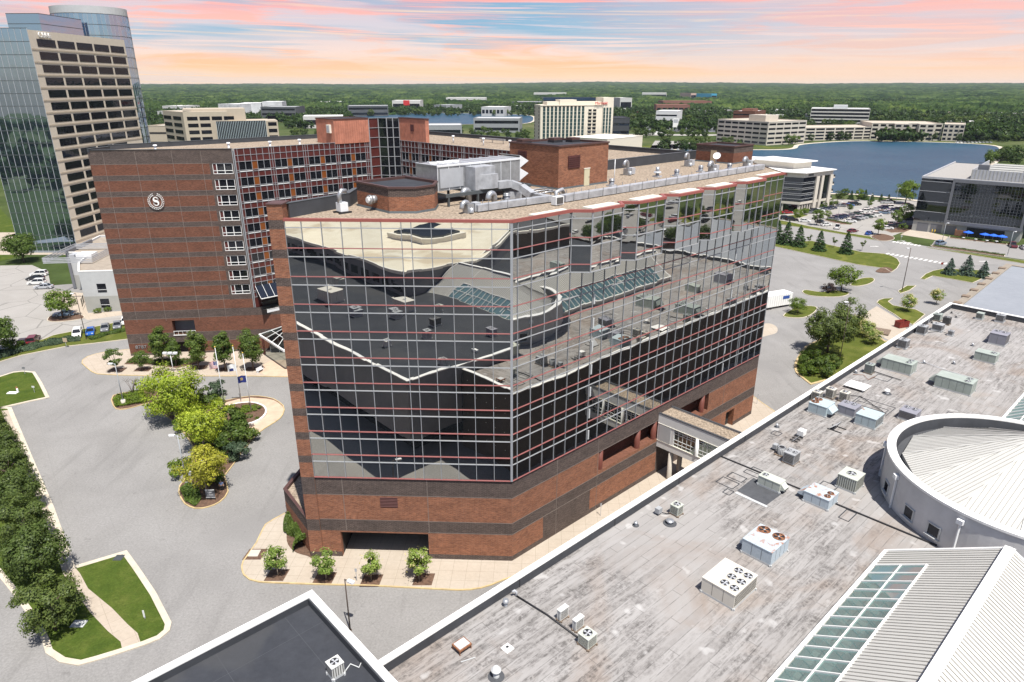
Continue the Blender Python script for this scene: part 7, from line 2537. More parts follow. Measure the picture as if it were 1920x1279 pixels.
# lake car park, rows read from the photograph
zz = lambda x, y: (1400 + x / 6, 270 + y / 6)
rowdirs = rad(-15)
rows = [
 ('row along the white office', 'cars along the white office', rad(-12), [(700, 780, 'grey', 'suv'), (735, 772, 'black', 'sedan'), (770, 764, 'black', 'suv'), (815, 760, 'white', 'sedan'), (850, 750, 'grey', 'sedan'), (885, 740, 'navy', 'sedan'), (918, 735, 'black', 'sedan'), (955, 728, 'navy', 'sedan')]),
 ('short row by the shore trees', 'cars by the shore trees', rad(-12), [(1062, 705, 'grey', 'sedan'), (1100, 700, 'maroon', 'sedan'), (1150, 700, 'blue', 'sedan'), (1190, 690, 'black', 'suv'), (1228, 688, 'black', 'suv')]),
 ('front row of the middle block', 'front row of the lake car park', rad(-12), [(970, 855, 'grey', 'sedan'), (1018, 845, 'navy', 'suv'), (1060, 835, 'navy', 'suv'), (1165, 880, 'white', 'sedan'), (1215, 862, 'black', 'sedan'), (1262, 850, 'silver', 'suv'), (1300, 838, 'silver', 'sedan'), (1350, 830, 'green', 'suv'), (1405, 822, 'white', 'suv'), (1462, 808, 'white', 'suv')]),
 ('second row of the middle block', 'second row of the lake car park', rad(168), [(1085, 822, 'navy', 'sedan'), (1170, 815, 'grey', 'sedan'), (1225, 795, 'green', 'sedan'), (1268, 785, 'white', 'sedan'), (1320, 770, 'white', 'suv'), (1370, 762, 'white', 'suv'), (1440, 745, 'silver', 'sedan'), (1490, 735, 'navy', 'sedan'), (1530, 728, 'navy', 'suv'), (1590, 722, 'white', 'suv')]),
 ('far row of the middle block', 'far row of the lake car park', rad(168), [(1500, 778, 'tan', 'sedan'), (1545, 786, 'steel', 'sedan'), (1580, 775, 'silver', 'sedan'), (1640, 752, 'navy', 'sedan'), (1680, 752, 'black', 'suv'), (1730, 738, 'white', 'sedan'), (1755, 730, 'white', 'suv')]),
 ('row by the dark glass office', 'cars beside the dark glass office', rad(-12), [(1575, 958, 'white', 'sedan'), (1625, 942, 'black', 'suv'), (1605, 918, 'white', 'pickup'), (1700, 925, 'silver', 'sedan')]),
]
NTH = ['first', 'second', 'third', 'fourth', 'fifth', 'sixth', 'seventh', 'eighth', 'ninth', 'tenth', 'eleventh']
for rn, grp, ang, lst in rows:
 lst = sorted(lst)
 for k, (x, y, c, kd) in enumerate(lst):
  carpx(kd, c, *zz(x, y), ang, '%s %s, %s from the tower side in the %s' % (c, KN[kd], NTH[k], rn), grp)
for (x, y, c, kd, a, d) in ((455, 782, 'red', 'sedan', -10, 'red car at the corner of the white office'), (440, 850, 'black', 'suv', -14, 'black suv left of its twin near the tower corner'), (508, 862, 'black', 'suv', -14, 'black suv right of its twin near the tower corner'), (650, 878, 'white', 'sedan', -14, 'white car by the verge trees near the road'), (832, 892, 'black', 'sedan', -60, 'black car angled behind the white car at the verge'), (888, 920, 'white', 'sedan', 20, 'white car beside the green verge tree'), (1018, 950, 'white', 'pickup', 60, 'white pickup alone at the road verge'), (1190, 992, 'maroon', 'sedan', 25, 'maroon car alone at the road verge'), (1375, 1018, 'blue', 'sedan', 45, 'blue car at the verge by the mulch island'), (1575, 668, 'silver', 'pickup', -8, 'silver pickup at the shore end of the car park'), (1600, 658, 'black', 'pickup', -8, 'black pickup by the shore lamp'), (1812, 695, 'black', 'sedan', -5, 'black car under the large bright shore tree'), (1830, 858, 'navy', 'suv', -12, 'navy suv half hidden by the dark glass office')):
 carpx(kd, c, *zz(x, y), rad(a), d)
carpx('suv', 'steel', 1763, 459, rad(30), 'blue grey suv on the forecourt by the lamp post')
carpx('pickup', 'maroon', 1898, 463, rad(68), 'dark red pickup on the forecourt by the umbrellas')
carpx('sedan', 'silver', 1919, 467, rad(68), 'silver car cut by the right edge of the picture')
rt2 = random.Random(9)
for k in range(48):
 a, b = (150 + (k % 12) * 12, (74, 99)[k // 12]) if k < 24 else (-100 + ((k - 24) % 8) * 14, (97, 121, 169)[(k - 24) // 8])
 T_big.put(ML(a + rt2.uniform(-3, 3), b + rt2.uniform(-2, 2), 0), 'car park tree beyond the mall, mirrored in the tower glass', 'tree', 'trees mirrored in the tower glass', rt2.uniform(.6, 1.0), k)
for (a, b, d) in ((150, 58, 10), (215, 95, 14), (-60, 92, 8)):
 sheet('lawn', [ML(a, b)[:2], ML(a + 60, b)[:2], ML(a + 60, b + d)[:2], ML(a, b + d)[:2]], .02, GRASS)
dk = thing('big_box_store', 'long dark store behind the mall mirrored in the tower glass', 'store', ML(94, 75, 0))
mb = MB(ML)
mb.box(68, 61.5, 0, 120, 100, 17.5, MALLWALL, skip='t')
mb.build('outer_wall', dk)
mb = MB(ML)
mb.face([(68, 61.5, 17.0), (120, 61.5, 17.0), (120, 100, 17.0), (68, 100, 17.0)], BLACKROOF)
mb.box(68, 61.2, 17.2, 120, 61.8, 17.8, OFFWHITE)
mb.build('roof', dk)
for k, (s, t, w_, d, h, c) in enumerate(((10, 44, 2.4, 2.2, 1.4, 'sage'), (14, 50, 1.5, 1.5, 1.3, 'grey'), (20, 47, 2.6, 2.2, 1.5, 'ltsage'), (26, 54, 1.4, 1.4, 1.2, 'grey'), (31, 44, 2.2, 2.0, 1.4, 'purple'), (8, 55, 1.6, 1.6, 1.5, 'coil'), (70, 46, 2.4, 2.6, 1.4, 'sage'), (84, 50, 2.4, 2.2, 1.4, 'grey'), (96, 45, 2.2, 2.0, 1.4, 'sage'))):
 hvac('rooftop_unit', 'rooftop unit on the back half of the grey roof, mirrored in the tower glass', s, t, w_, d, h, c, [(0, 0, .4)])['group'] = 'units mirrored in the tower glass'
for k, (s, t, w_, d, h, c) in enumerate(((-14, 4, 1.4, 1.4, 1.2, 'grey'), (-18, 9, 1.6, 1.6, 1.3, 'coil'), (-27, 6, 2.2, 1.8, 1.5, 'grey'), (-30, 10, 4.2, 2.4, 2.1, 'bone'), (-24, 14, 1.3, 1.3, 1.1, 'ltsage'), (-8, 13, 1.6, 1.3, 1.2, 'purple'), (-33, 1, 1.8, 1.6, 1.2, 'grey'), (-44, 2, 6.0, 2.4, 2.2, 'bone'), (-52, 8, 2.0, 2.0, 1.5, 'ltsage'), (-16, -3, 1.2, 1.1, 1.0, 'white'))):
 hvac('rooftop_unit', 'rooftop unit on the dark membrane, mirrored in the tower glass', s, t, w_, d, h, c, [(0, 0, .38)], z=ZD)['group'] = 'units on the dark roof mirrored in the glass'
# ------------------------------------------------------------------ lamps
def lamp(label, u, v, h, arm, m=POLEG, plinth=False, r=.085, arml=1.1, base=None):
 g = base or G(u, v, 0.1)
 t = thing('street_lamp', label, 'street lamp', g)
 mb = MB()
 z0 = .75 if plinth else 0
 mb.tube([(0, 0, z0), (0, 0, h)], [r, r * .7], m, 8)
 mb.cyl(0, 0, z0, z0 + .12, r * 2.1, m, 10)
 mb.build('pole', t, world=False)
 if plinth:
  mb = MB()
  mb.cyl(0, 0, 0, .75, .38, CONCRETE, 14)
  mb.build('plinth', t, world=False)
 mb = MB()
 dx, dy = cos(arm), sin(arm)
 mb.bar((0, 0, h - .08), (dx * arml * .4, dy * arml * .4, h - .02), .09, .09, m)
 mb.build('arm', t, world=False)
 mb = MB()
 fr = Fr((0, 0), (dx, dy))
 mb.fr = fr
 mb.prism([(arml * .35, -.18), (arml, -.22), (arml * 1.12, 0), (arml, .22), (arml * .35, .18)], h - .1, h + .08, LAMPW)
 mb.build('lamp_head', t, world=False)
 return t
lamp('grey lamp post on a concrete plinth at the small island tip', 232, 757, 7.7, pi, plinth=True)
lamp('grey lamp post leaning over the lower west edge of the planted island', 350, 905, 7.6, pi)
lamp('bronze lamp post between the street and the dark roofed wing', 0, 0, 6.6, -.5, POLEB, base=(-16.8, 55.2, 0))
lamp('tall brown lamp post at the hedge of the cracked car park', 162, 636, 10.6, pi, POLEB)
lamp('tall dark lamp post on the tiny lawn strip of the east lot', 1691, 546, 12.0, pi, POLEB, r=.11)
lamp('lamp post rising behind the trees of the round lawn', 1571, 700, 14.0, pi, POLEB, base=G(1571, 692, 0))
lamp('pale lamp post at the front of the lake car park', 1570, 414, 7.8, .2)
lamp('pale lamp post in the middle of the lake car park', 1628, 390, 6.2, .2)
lamp('pale lamp post by the shore at the end of the car park', 1679, 382, 7.4, .2)
lamp('pale lamp post beside the blue grey suv on the forecourt', 1765, 459, 7.7, .2)
lamp('pale lamp post beside the dark red pickup on the forecourt', 1889, 478, 7.8, .2)
# cluster light by the entrance
cl_ = thing('cluster_light', 'three headed white cluster light by the entrance walk', 'street lamp', G(326, 700, .1))
mb = MB()
mb.tube([(0, 0, 0), (0, 0, 4.0)], .07, LAMPW, 8)
mb.bar((-1.15, 0, 4.0), (1.15, 0, 4.0), .08, .08, LAMPW)
mb.build('pole', cl_, world=False)
for x in (-1.0, 0, 1.0):
 mb = MB()
 mb.box(x - .38, -.22, 4.12, x + .38, .22, 4.45, LAMPW)
 mb.bar((x, 0, 4.0), (x, 0, 4.15), .06, .06, LAMPW)
 mb.build('lamp_head', cl_, world=False)
# ------------------------------------------------------------------ flags
FR_ = mat('flag_red', (0.42, 0.03, 0.04), 0.8, var=0)
FW_ = mat('flag_white', (0.75, 0.75, 0.75), 0.8, var=0)
FB_ = mat('flag_blue', (0.02, 0.03, 0.16), 0.8, var=0)
FY_ = mat('flag_gold', (0.6, 0.42, 0.06), 0.8, var=0)
def flagpole(label, u, v, h, zf, kind):
 g = G(u, v, .2)
 t = thing('flagpole', label, 'flagpole', g)
 mb = MB()
 mb.tube([(0, 0, 0), (0, 0, h)], [.085, .045], LAMPW, 8)
 mb.cyl(0, 0, 0, .15, .2, LAMPW, 12)
 mb.build('pole', t, world=False)
 mb = MB()
 for k in range(5):
  f = lambda a: .11 * math.sqrt(max(0, 1 - (a * 2 - 1) ** 2)) + .005
  mb.cyl(0, 0, h + .2 * k / 5, h + .2 * (k + 1) / 5, f(k / 5), FY_, 10, r1=f((k + 1) / 5))
 mb.build('finial', t, world=False)
 Wf, Hf = 1.75, 1.25
 NX, NZ = 14, 13
 mb = MB()
 def P(i, j):
  a, b = i / NX, j / NZ
  x = -a * Wf * .86
  return (x - .05, .16 * sin(a * 7 + b * 1.5) * a, zf - b * Hf - .30 * a * a - .05 * sin(a * 9))
 for i in range(NX):
  for j in range(NZ):
   if kind == 'us':
    m = FB_ if (i < 6 and j < 7) else (FR_ if j % 2 == 0 else FW_)
    if m is FB_ and (i + j) % 2 == 0 and 0 < i < 5 and 0 < j < 6:
     m = FW_ if (i % 2) else FB_
   elif kind == 'white':
    m = FW_ if j < 8 else (FB_ if 3 < i < 11 else FW_)
   else:
    m = FY_ if (5 <= i <= 8 and 4 <= j <= 8 and (i + j) % 2 == 0) else FB_
   mb.face([P(i, j), P(i + 1, j), P(i + 1, j + 1), P(i, j + 1)], m, True)
 mb.build('flag', t, world=False)
flagpole('flagpole flying a red and white striped flag with a blue canton', 423, 773, 12.0, 9.5, 'us')
flagpole('flagpole with a mostly white flag behind the other two', 453, 757, 10.9, 7.6, 'white')
flagpole('flagpole with a dark blue flag in the oval bed', 472, 776, 11.2, 7.2, 'blue')
# ------------------------------------------------------------------ little street furniture
sg = thing('sign_board', 'dark framed notice board at the lower tip of the planted island', 'sign', G(396, 937, .1))
mb = MB()
mb.bar((-.55, 0, 0), (-.55, 0, 1.5), .07, .07, BLACKM)
mb.bar((.55, 0, 0), (.55, 0, 1.5), .07, .07, BLACKM)
mb.build('post', sg, world=False)
mb = MB()
mb.box(-.6, -.05, .35, .6, .05, 1.55, GREYPANEL)
for a in ((-.62, .33, .62, .40), (-.62, 1.5, .62, 1.58)):
 mb.box(a[0], -.07, a[1], a[2], .07, a[3], LTGREY)
mb.box(-.3, -.06, 1.1, .25, -.052, 1.25, LTGREY)
mb.box(-.1, -.06, .75, .35, -.052, .88, LTGREY)
mb.build('board', sg, world=False)
for (u, v, h, d) in ((361, 912, 1.9, 'white spot light on a stake left of the pale trunk'), (387, 905, 3.0, 'white spot light on a tall stake in front of the golden tree')):
 t = thing('spot_light', d, 'lamp', G(u, v, .1))
 mb = MB()
 mb.bar((0, 0, 0), (0, 0, h), .06, .06, LAMPW)
 mb.build('stake', t, world=False)
 mb = MB()
 mb.box(-.16, -.2, h, .16, .2, h + .55, LAMPW)
 mb.build('lamp_head', t, world=False)
def signpost(label, u, v, h, col, w_=.5, hh=.6, face=0.0):
 t = thing('road_sign', label, 'sign', G(u, v, .1), face)
 mb = MB()
 mb.bar((0, 0, 0), (0, 0, h), .06, .06, GREYMETAL)
 mb.build('post', t, world=False)
 mb = MB()
 mb.box(-w_ / 2, -.045, h - hh, w_ / 2, -.032, h + .03, col)
 mb.build('sign_plate', t, world=False)
signpost('small white sign on the corner pavement by the annex', 540, 966, 1.6, LAMPW, .35, .4)
signpost('tan sign on the verge in front of the juniper hedge', 125, 651, 2.1, TAN2, .9, .9)
signpost('small dark sign at the top corner of the west lawn', 47, 701, 1.4, GREYPANEL, .6, .3)
signpost('pale marker post on the west lawn', 65, 736, 1.3, LAMPW, .5, .3)
signpost('white marker post on the lawn island at the lower left', 272, 1160, 1.1, LAMPW, .2, .9)
signpost('thin post sign beside the walk under the long brick wall', 1126, 967, 1.9, GREYMETAL, .2, .4)
signpost('thin post sign on the far end of the tower pavement', 1419, 757, 1.9, GREYMETAL, .2, .4)
signpost('red octagonal stop sign at the corner lawn with the spruces', 1764, 505, 2.2, REDM, .75, .7)
signpost('small sign at the mulch island of the car park exit', 1689, 451, 1.8, GREYMETAL, .6, .4)
signpost('thin sign beside the third magnolia pit', 669, 1089, 1.7, GREYMETAL, .25, .4)
signpost('dark sign on the small island tip behind the bare tree', 257, 735, 1.8, BLACKM, .5, .5)
ut = thing('utility_box', 'white flat utility cover with an orange hydrant on the west lawn', 'utility box', G(24, 737, .1))
mb = MB()
mb.box(-.9, -.45, 0, .9, .45, .12, TRIM_W)
mb.build('cover', ut, world=False)
mb = MB()
mb.cyl(.75, .3, 0, .75, .14, LAMPW, 10)
mb.cyl(.55, .5, .75, 1.05, .16, RUSTM, 10, r1=.08)
mb.bar((.35, .5, .8), (.8, .5, .8), .12, .12, RUSTM)
mb.build('hydrant', ut, world=False)
for (u, v, d, n_, m2, dims) in ((148, 1170, 'grey flat manhole cover in the shade of the nearest street tree', 'manhole_cover', LTGREY, (.7, .5, .06)), (223, 1046, 'dark framed inlet grate at the top of the lawn island', 'inlet_grate', DKSTEEL, (.5, .5, .06)), (477, 1038, 'round pale planter ring in the mulch pit left of the first magnolia', 'planter_ring', CONCRETE, (.6, .6, .1))):
 b = MB()
 b.box(-dims[0], -dims[1], 0, dims[0], dims[1], dims[2], m2)
 for k in range(4):
  b.box(-dims[0] * .9, -dims[1] * .8 + k * dims[1] * .45, dims[2], dims[0] * .9, -dims[1] * .7 + k * dims[1] * .45, dims[2] + .02, BLACKM if m2 is DKSTEEL else m2)
 o = b.build(n_)
 o.location = G(u, v, .1)
 tag(o, d, 'cover')
bench = thing('bench', 'small white bench by the tree beside the glass canopy', 'bench', G(488, 697, .12), 1.2)
mb = MB()
mb.box(-.8, -.22, .42, .8, .22, .5, LAMPW)
mb.build('seat', bench, world=False)
mb = MB()
mb.box(-.8, .2, .5, .8, .26, .95, LAMPW)
mb.build('backrest', bench, world=False)
for x in (-.7, .7):
 mb = MB()
 mb.box(x - .05, -.2, 0, x + .05, .22, .42, LAMPW)
 mb.build('leg', bench, world=False)
# red dumpster, deck, trailer
dp = thing('dumpster', 'open red steel dumpster on the loading pad at the parapet', 'dumpster', G(1690, 613, .01), rad(20))
dp.scale = (.68, .68, .68)
mb = MB()
for (x0, y0, x1, y1) in ((-2.2, -1.1, 2.2, -1.0), (-2.2, 1.0, 2.2, 1.1), (-2.2, -1.0, -2.1, 1.0), (2.1, -1.0, 2.2, 1.0)):
 mb.box(x0, y0, .2, x1, y1, 2.2, REDM)
mb.box(-2.2, -1.1, .1, 2.2, 1.1, .2, REDM)
mb.build('bin', dp, world=False)
mb = MB()
for k in range(6):
 x = -2.0 + k * .8
 for y in (-1.14, 1.14):
  mb.bar((x, y, .2), (x, y, 2.15), .1, .08, REDM)
mb.bar((-2.25, -1.1, 2.22), (2.25, -1.1, 2.22), .14, .12, REDM)
mb.bar((-2.25, 1.1, 2.22), (2.25, 1.1, 2.22), .14, .12, REDM)
mb.build('rib', dp, world=False)
b = MB()
for k in range(9):
 b.box(-3.0, -2.0 + k * .45, .25, 3.0, -1.62 + k * .45, .36, WOOD)
b.box(-2.9, -1.9, 0, -2.7, 2.0, .25, WOOD)
b.box(2.7, -1.9, 0, 2.9, 2.0, .25, WOOD)
o = b.build('timber_deck')
o.location = G(1641, 621, 0)
o.rotation_euler = (0, 0, rad(-35))
tag(o, 'weathered timber deck beside the red dumpster', 'deck')
tr_ = thing('trailer', 'white box trailer with a blue label beyond the tower corner', 'trailer', G(1450, 575, 0), rad(25))
mb = MB()
mb.box(-4.5, -1.6, .6, 4.5, 1.6, 3.6, TRIM_W)
for k in range(13):
 mb.bar((-4.4 + k * .73, -1.62, .65), (-4.4 + k * .73, -1.62, 3.55), .06, .04, LTGREY)
mb.build('box_body', tr_, world=False)
mb = MB()
mb.box(1.2, -1.66, 2.3, 3.4, -1.63, 3.1, mat('label_blue', (0.03, 0.08, 0.30), .5, var=0))
mb.build('blue_label', tr_, world=False)
for x in (-3.3, -2.4):
 for y in (-1.45, 1.45):
  mb = MB()
  mb.tube([(x, y - .12, .45), (x, y + .12, .45)], .45, TIRE, 12)
  mb.build('wheel', tr_, world=False)
# ------------------------------------------------------------------ person standing on the island
SKIN = mat('skin', (0.45, 0.28, 0.20), 0.6, var=0)
SHIRT = mat('blue_shirt', (0.20, 0.28, 0.50), 0.8, var=.05)
TROUS = mat('dark_trousers', (0.015, 0.015, 0.02), 0.8, var=.05)
HAIR = mat('grey_hair', (0.35, 0.33, 0.31), 0.8, var=.1)
def skinned(name, verts, edges, radii, m, parent, root=0):
 me = bpy.data.meshes.new(name)
 me.from_pydata(verts, edges, [])
 me.materials.append(m)
 o = mobj(name, me, parent)
 md = o.modifiers.new('skin', 'SKIN')
 md.use_smooth_shade = True
 if not me.skin_vertices:
  bm = bmesh.new()
  bm.from_mesh(me)
  bm.verts.layers.skin.verify()
  bm.to_mesh(me)
  bm.free()
 for i, r in enumerate(radii):
  me.skin_vertices[0].data[i].radius = r if isinstance(r, tuple) else (r, r)
  me.skin_vertices[0].data[i].use_root = (i == root)
 sb = o.modifiers.new('sub', 'SUBSURF')
 sb.levels = sb.render_levels = 1
 return o
pe = thing('person', 'person in a blue shirt and dark trousers standing under the golden tree', 'person', G(417, 921, .1), rad(20))
V_ = [(0, 0, .95), (0, 0, 1.15), (0, 0, 1.38), (0, -.01, 1.50), (0, -.03, 1.62), (0, -.03, 1.74),
 (.20, 0, 1.40), (.26, -.02, 1.14), (.25, -.12, .92), (.25, -.15, .84), (-.20, 0, 1.40), (-.27, 0, 1.14), (-.27, -.06, .90), (-.27, -.08, .82),
 (.10, 0, .90), (.11, -.02, .50), (.11, .02, .08), (.11, -.14, .04), (-.10, 0, .90), (-.12, .02, .50), (-.13, .05, .08), (-.13, -.11, .04)]
E_ = [(0, 1), (1, 2), (2, 3), (3, 4), (4, 5), (2, 6), (6, 7), (7, 8), (8, 9), (2, 10), (10, 11), (11, 12), (12, 13), (0, 14), (14, 15), (15, 16), (16, 17), (0, 18), (18, 19), (19, 20), (20, 21)]
R__ = [(.15, .11), (.14, .11), (.17, .11), .055, (.075, .09), (.07, .085), .065, .048, .036, .04, .065, .048, .036, .04, .09, .065, .045, .04, .09, .065, .045, .04]
skinned('body', V_, E_, R__, SKIN, pe)
skinned('shirt', [(0, 0, .93), (0, 0, 1.15), (0, 0, 1.38), (0, -.01, 1.47), (.20, 0, 1.40), (.26, -.02, 1.15), (-.20, 0, 1.40), (-.27, 0, 1.15)], [(0, 1), (1, 2), (2, 3), (2, 4), (4, 5), (2, 6), (6, 7)], [(.175, .135), (.16, .13), (.19, .13), .08, .085, .07, .085, .07], SHIRT, pe)
skinned('trousers', [(0, 0, .97), (.10, 0, .88), (.11, -.02, .50), (.11, .02, .10), (-.10, 0, .88), (-.12, .02, .50), (-.13, .05, .10)], [(0, 1), (1, 2), (2, 3), (0, 4), (4, 5), (5, 6)], [(.17, .13), .105, .085, .07, .105, .085, .07], TROUS, pe)
skinned('hair', [(0, .0, 1.68), (0, .01, 1.76), (0, .0, 1.80)], [(0, 1), (1, 2)], [(.08, .09), (.085, .09), .05], HAIR, pe)
# ------------------------------------------------------------------ other buildings
def windows_on(parent, fr, w_, nfl, z0, fh, nb, lo, hi, mg, b=-0.03, margin=.6, gap=.5, name='window_row', depth=.06, mf=None):
 """one part per storey; each pane a thin box standing proud of the wall"""
 for k in range(nfl):
  mb = MB(fr)
  bw = (w_ - 2 * margin + gap) / nb
  for i in range(nb):
   x0 = margin + i * bw
   mb.box(x0, b, z0 + k * fh + lo, x0 + bw - gap, b + depth, z0 + k * fh + hi, mg)
   if mf:
    mb.box(x0 - .1, b - .05, z0 + k * fh + lo - .12, x0 + bw - gap + .1, b + depth, z0 + k * fh + lo - .003, mf)
  mb.build(name, parent, uv=False)
def block(name, label, A, B, depth, h, nfl, nb, mw, mg=WINGLASS, lo=.9, hi=2.6, roofm=None, nbs=None, cat='office building', base=0.0, margin=.6, gap=.5, topm=None, sides='r', group=None, mf=None, par=.6):
 """box building: front from A to B (left to right), depth going away"""
 w_ = hypot(B[0] - A[0], B[1] - A[1])
 fr = Fr(A[:2], (B[0] - A[0], B[1] - A[1]))
 t = thing(name, label, cat, fr(w_ / 2, depth / 2, 0), 0, group)
 mb = MB(fr)
 mb.box(0, 0, 0, w_, depth, h, mw, skip='tb')
 for a in ((-.1, -.1, w_ + .1, .35), (-.1, depth - .35, w_ + .1, depth + .1), (-.1, .35, .35, depth - .35), (w_ - .35, .35, w_ + .1, depth - .35)):
  mb.box(a[0], a[1], h - .003, a[2], a[3], h + par, topm or mw)
 mb.build('wall', t)
 mb = MB(fr)
 mb.face([(0, 0, h), (w_, 0, h), (w_, depth, h), (0, depth, h)], roofm or LTGREY)
 mb.build('roof', t)
 if nfl:
  fh = (h - base) / nfl
  windows_on(t, fr, w_, nfl, base, fh, nb, lo, hi, mg, margin=margin, gap=gap, mf=mf)
  ns = nbs or max(1, int(nb * depth / w_))
  if 'r' in sides:
   fr2 = Fr(fr(w_, 0)[:2], fr.e)
   windows_on(t, fr2, depth, nfl, base, fh, ns, lo, hi, mg, margin=margin, gap=gap, mf=mf)
  if 'l' in sides:
   fr3 = Fr(fr(0, depth)[:2], (-fr.e[0], -fr.e[1]))
   windows_on(t, fr3, depth, nfl, base, fh, ns, lo, hi, mg, margin=margin, gap=gap, mf=mf)
 t['_w'] = w_
 del t['_w']
 return t, fr, w_
# ---- office tower at the upper left
K = (-146.8, 225.0)
ZK = 68.8
SF = Fr(K, (0.03, 1.0))          # stone face runs away from the camera; x along it
off = thing('office_tower', 'tall office tower with a beige stone face, blue mirror glass and a round glass drum', 'office tower', (-160, 245, 0))
FHT = 3.72
z1w = ZK - 2.35
mb = MB(SF)
LS = 52.0
STN = mat('tower_stone', (.62, .55, .45), .8, var=.05)
mb.face([(0, 0, 0), (LS, 0, 0), (LS, 0, ZK), (0, 0, ZK)], STN)
mb.face([(LS, 0, 0), (LS, 20, 0), (LS, 20, ZK), (LS, 0, ZK)], TAN)
mb.face([(0, 0, ZK), (LS, 0, ZK), (LS, 19, ZK), (0, 19, ZK)], DARKROOF)
nrow = int(z1w / FHT)
STB = mat('tower_stone_band', (.47, .40, .31), .8, var=.05)
for k in range(nrow + 1):
 zz_ = z1w - k * FHT
 if zz_ - 3.4 > 0:
  mb.box(0, -.10, zz_ - 3.25, LS, 0, zz_ - 2.80, STB)
mb.build('stone_face', off)
for k in range(nrow):
 for i in range(5):
  zz_ = z1w - k * FHT
  x0 = 3.3 + i * 9.72
  mb = MB(SF)
  mb.box(x0, -.06, zz_ - 2.25, x0 + 8.6, .02, zz_, WINGLASS)
  if k < 9 or i < 4:
   mb.build('window', off, uv=False)
GFc = Fr(K, (-1.0, 0.0), flip=False)     # x along the glass face to the left, y toward the camera
E1 = 19.5
mb = MB(GFc)
mb.face([(0, 0, 0), (E1, 0, 0), (E1, 0, ZK + .4), (0, 0, ZK + .4)], BLUEGLASS)
mb.face([(E1, 0, 0), (E1 + 14, -24, 0), (E1 + 14, -24, ZK), (E1, 0, ZK)], DARKGLASS)
gw = mb.build('glass_face', off)
mb = MB(GFc)
for k in range(int(ZK / FHT) + 1):
 z = ZK + .4 - k * FHT
 mb.box(0, 0, z - .09, E1, .08, z + .09, DKSTEEL)
 mb.bar((E1, 0.05, z), (E1 + 14, -23.95, z), .1, .18, DKSTEEL)
for k in range(11):
 mb.box(k * 1.95 - .06, 0, 0, k * 1.95 + .06, .06, ZK + .4, GREYMETAL)
mb.build('mullions', gw)
mb = MB(GFc)
mb.box(E1 + 14, -25, 0, E1 + 15.4, -23.5, 46, TAN)
mb.build('pilaster', off)
# set back glass block and drum
SB = Fr((-156.5, 247.5), (0.02, 1.0))
mb = MB(SB)
mb.prism([(0, 0), (23, 0), (23, 11), (0, 11)], ZK, 75.2, BLUEGLASS, mtop=DARKROOF)
so_ = mb.build('upper_glass_block', off)
mb = MB(SB)
for k in range(3):
 z = 75.2 - k * 3.1
 mb.box(-.06, -.06, z - .1, 23, .0, z + .1, DKSTEEL)
 mb.box(-.06, -.05, z - .1, 0, 11, z + .1, DKSTEEL)
mb.build('mullions', so_)
DC = (-163, 289)
DR = 13.0
ZDm = 80.6
mb = MB()
N = 56
for j in range(N):
 a, b = 2 * pi * j / N, 2 * pi * (j + 1) / N
 Q = lambda r, t, z: (DC[0] + r * cos(t), DC[1] + r * sin(t), z)
 mb.face([Q(DR, a, 0), Q(DR, b, 0), Q(DR, b, ZDm - 2.6), Q(DR, a, ZDm - 2.6)], BLUEGLASS)
 mb.face([Q(DR, a, ZDm - 2.6), Q(DR, b, ZDm - 2.6), Q(DR, b, ZDm), Q(DR, a, ZDm)], LTGREY)
 mb.face([Q(DR, a, ZDm), Q(DR, b, ZDm), Q(0, b, ZDm), Q(0, a, ZDm)][:3], DARKROOF)
dr = mb.build('glass_drum', off)
mb = MB()
for k in range(22):
 z = ZDm - 2.6 - k * FHT
 if z < 1:
  break
 for j in range(N):
  a, b = 2 * pi * j / N, 2 * pi * (j + 1) / N
  mb.bar(Q(DR + .03, a, z), Q(DR + .03, b, z), .1, .2, DKSTEEL)
for j in range(N):
 a = 2 * pi * j / N
 mb.bar(Q(DR + .02, a, 1), Q(DR + .02, a, ZDm - 2.6), .05, .1, GREYMETAL)
mb.build('mullions', dr)
put_text('CBRE', 2.15, .25, TRIM_W, SF(7.0, -.35, ZK - 1.22), SF.d, off, 'lettering', 1.15)
mb = MB()
mb.box(-190, 222, -.01, -120, 300, .012, PAVE)
struct(mb.build('pavement'))
# ---- pale two storey office by the cracked car park
po = thing('pale_office', 'two storey pale grey office with a flat tan roof and a fenced roof plant', 'office building', (-118, 185, 0))
pc = [G(155, 508, 10.4), G(232, 500, 10.4), G(215, 438, 10.4), G(147, 440, 10.4), G(90, 452, 10.4), G(118, 475, 10.4), G(133, 488, 10.4)]
H0 = 10.4
P0 = (-106.3, 161.2)
fo = Fr(P0, (1.0, 0.11))
mb = MB(fo)
ROOFP = [(0, 0), (26, 0), (26, 40), (-14, 44), (-13, 22), (-6.5, 20.5), (-4.2, 9.2)]
mb.prism(ROOFP, 3.9, H0, LTGREY, top=False, bot=False)
mb.prism(ROOFP, 0.0, 3.9, LTGREY2, top=False, bot=False)
mb.build('wall', po)
mb = MB(fo)
mb.face([(x, y, H0 - .5) for x, y in ROOFP], mat('tan_roof', (0.30, 0.255, 0.205), .9, var=.15))
mb.build('roof', po)
mb = MB()
Rw = [fo(x, y)[:2] for x, y in ROOFP]
i_ = inset(Rw, .35)
o_ = inset(Rw, -.04)
for i in range(len(Rw)):
 j = (i + 1) % len(Rw)
 mb.face([(*o_[i], H0 + .05), (*o_[j], H0 + .05), (*i_[j], H0 + .05), (*i_[i], H0 + .05)], TRIM_W)
 mb.face([(*i_[i], H0 + .05), (*i_[j], H0 + .05), (*i_[j], H0 - .5), (*i_[i], H0 - .5)], LTGREY)
 mb.face([(*o_[i], H0 - .2), (*o_[j], H0 - .2), (*o_[j], H0 + .05), (*o_[i], H0 + .05)], TRIM_W)
mb.build('coping', po)
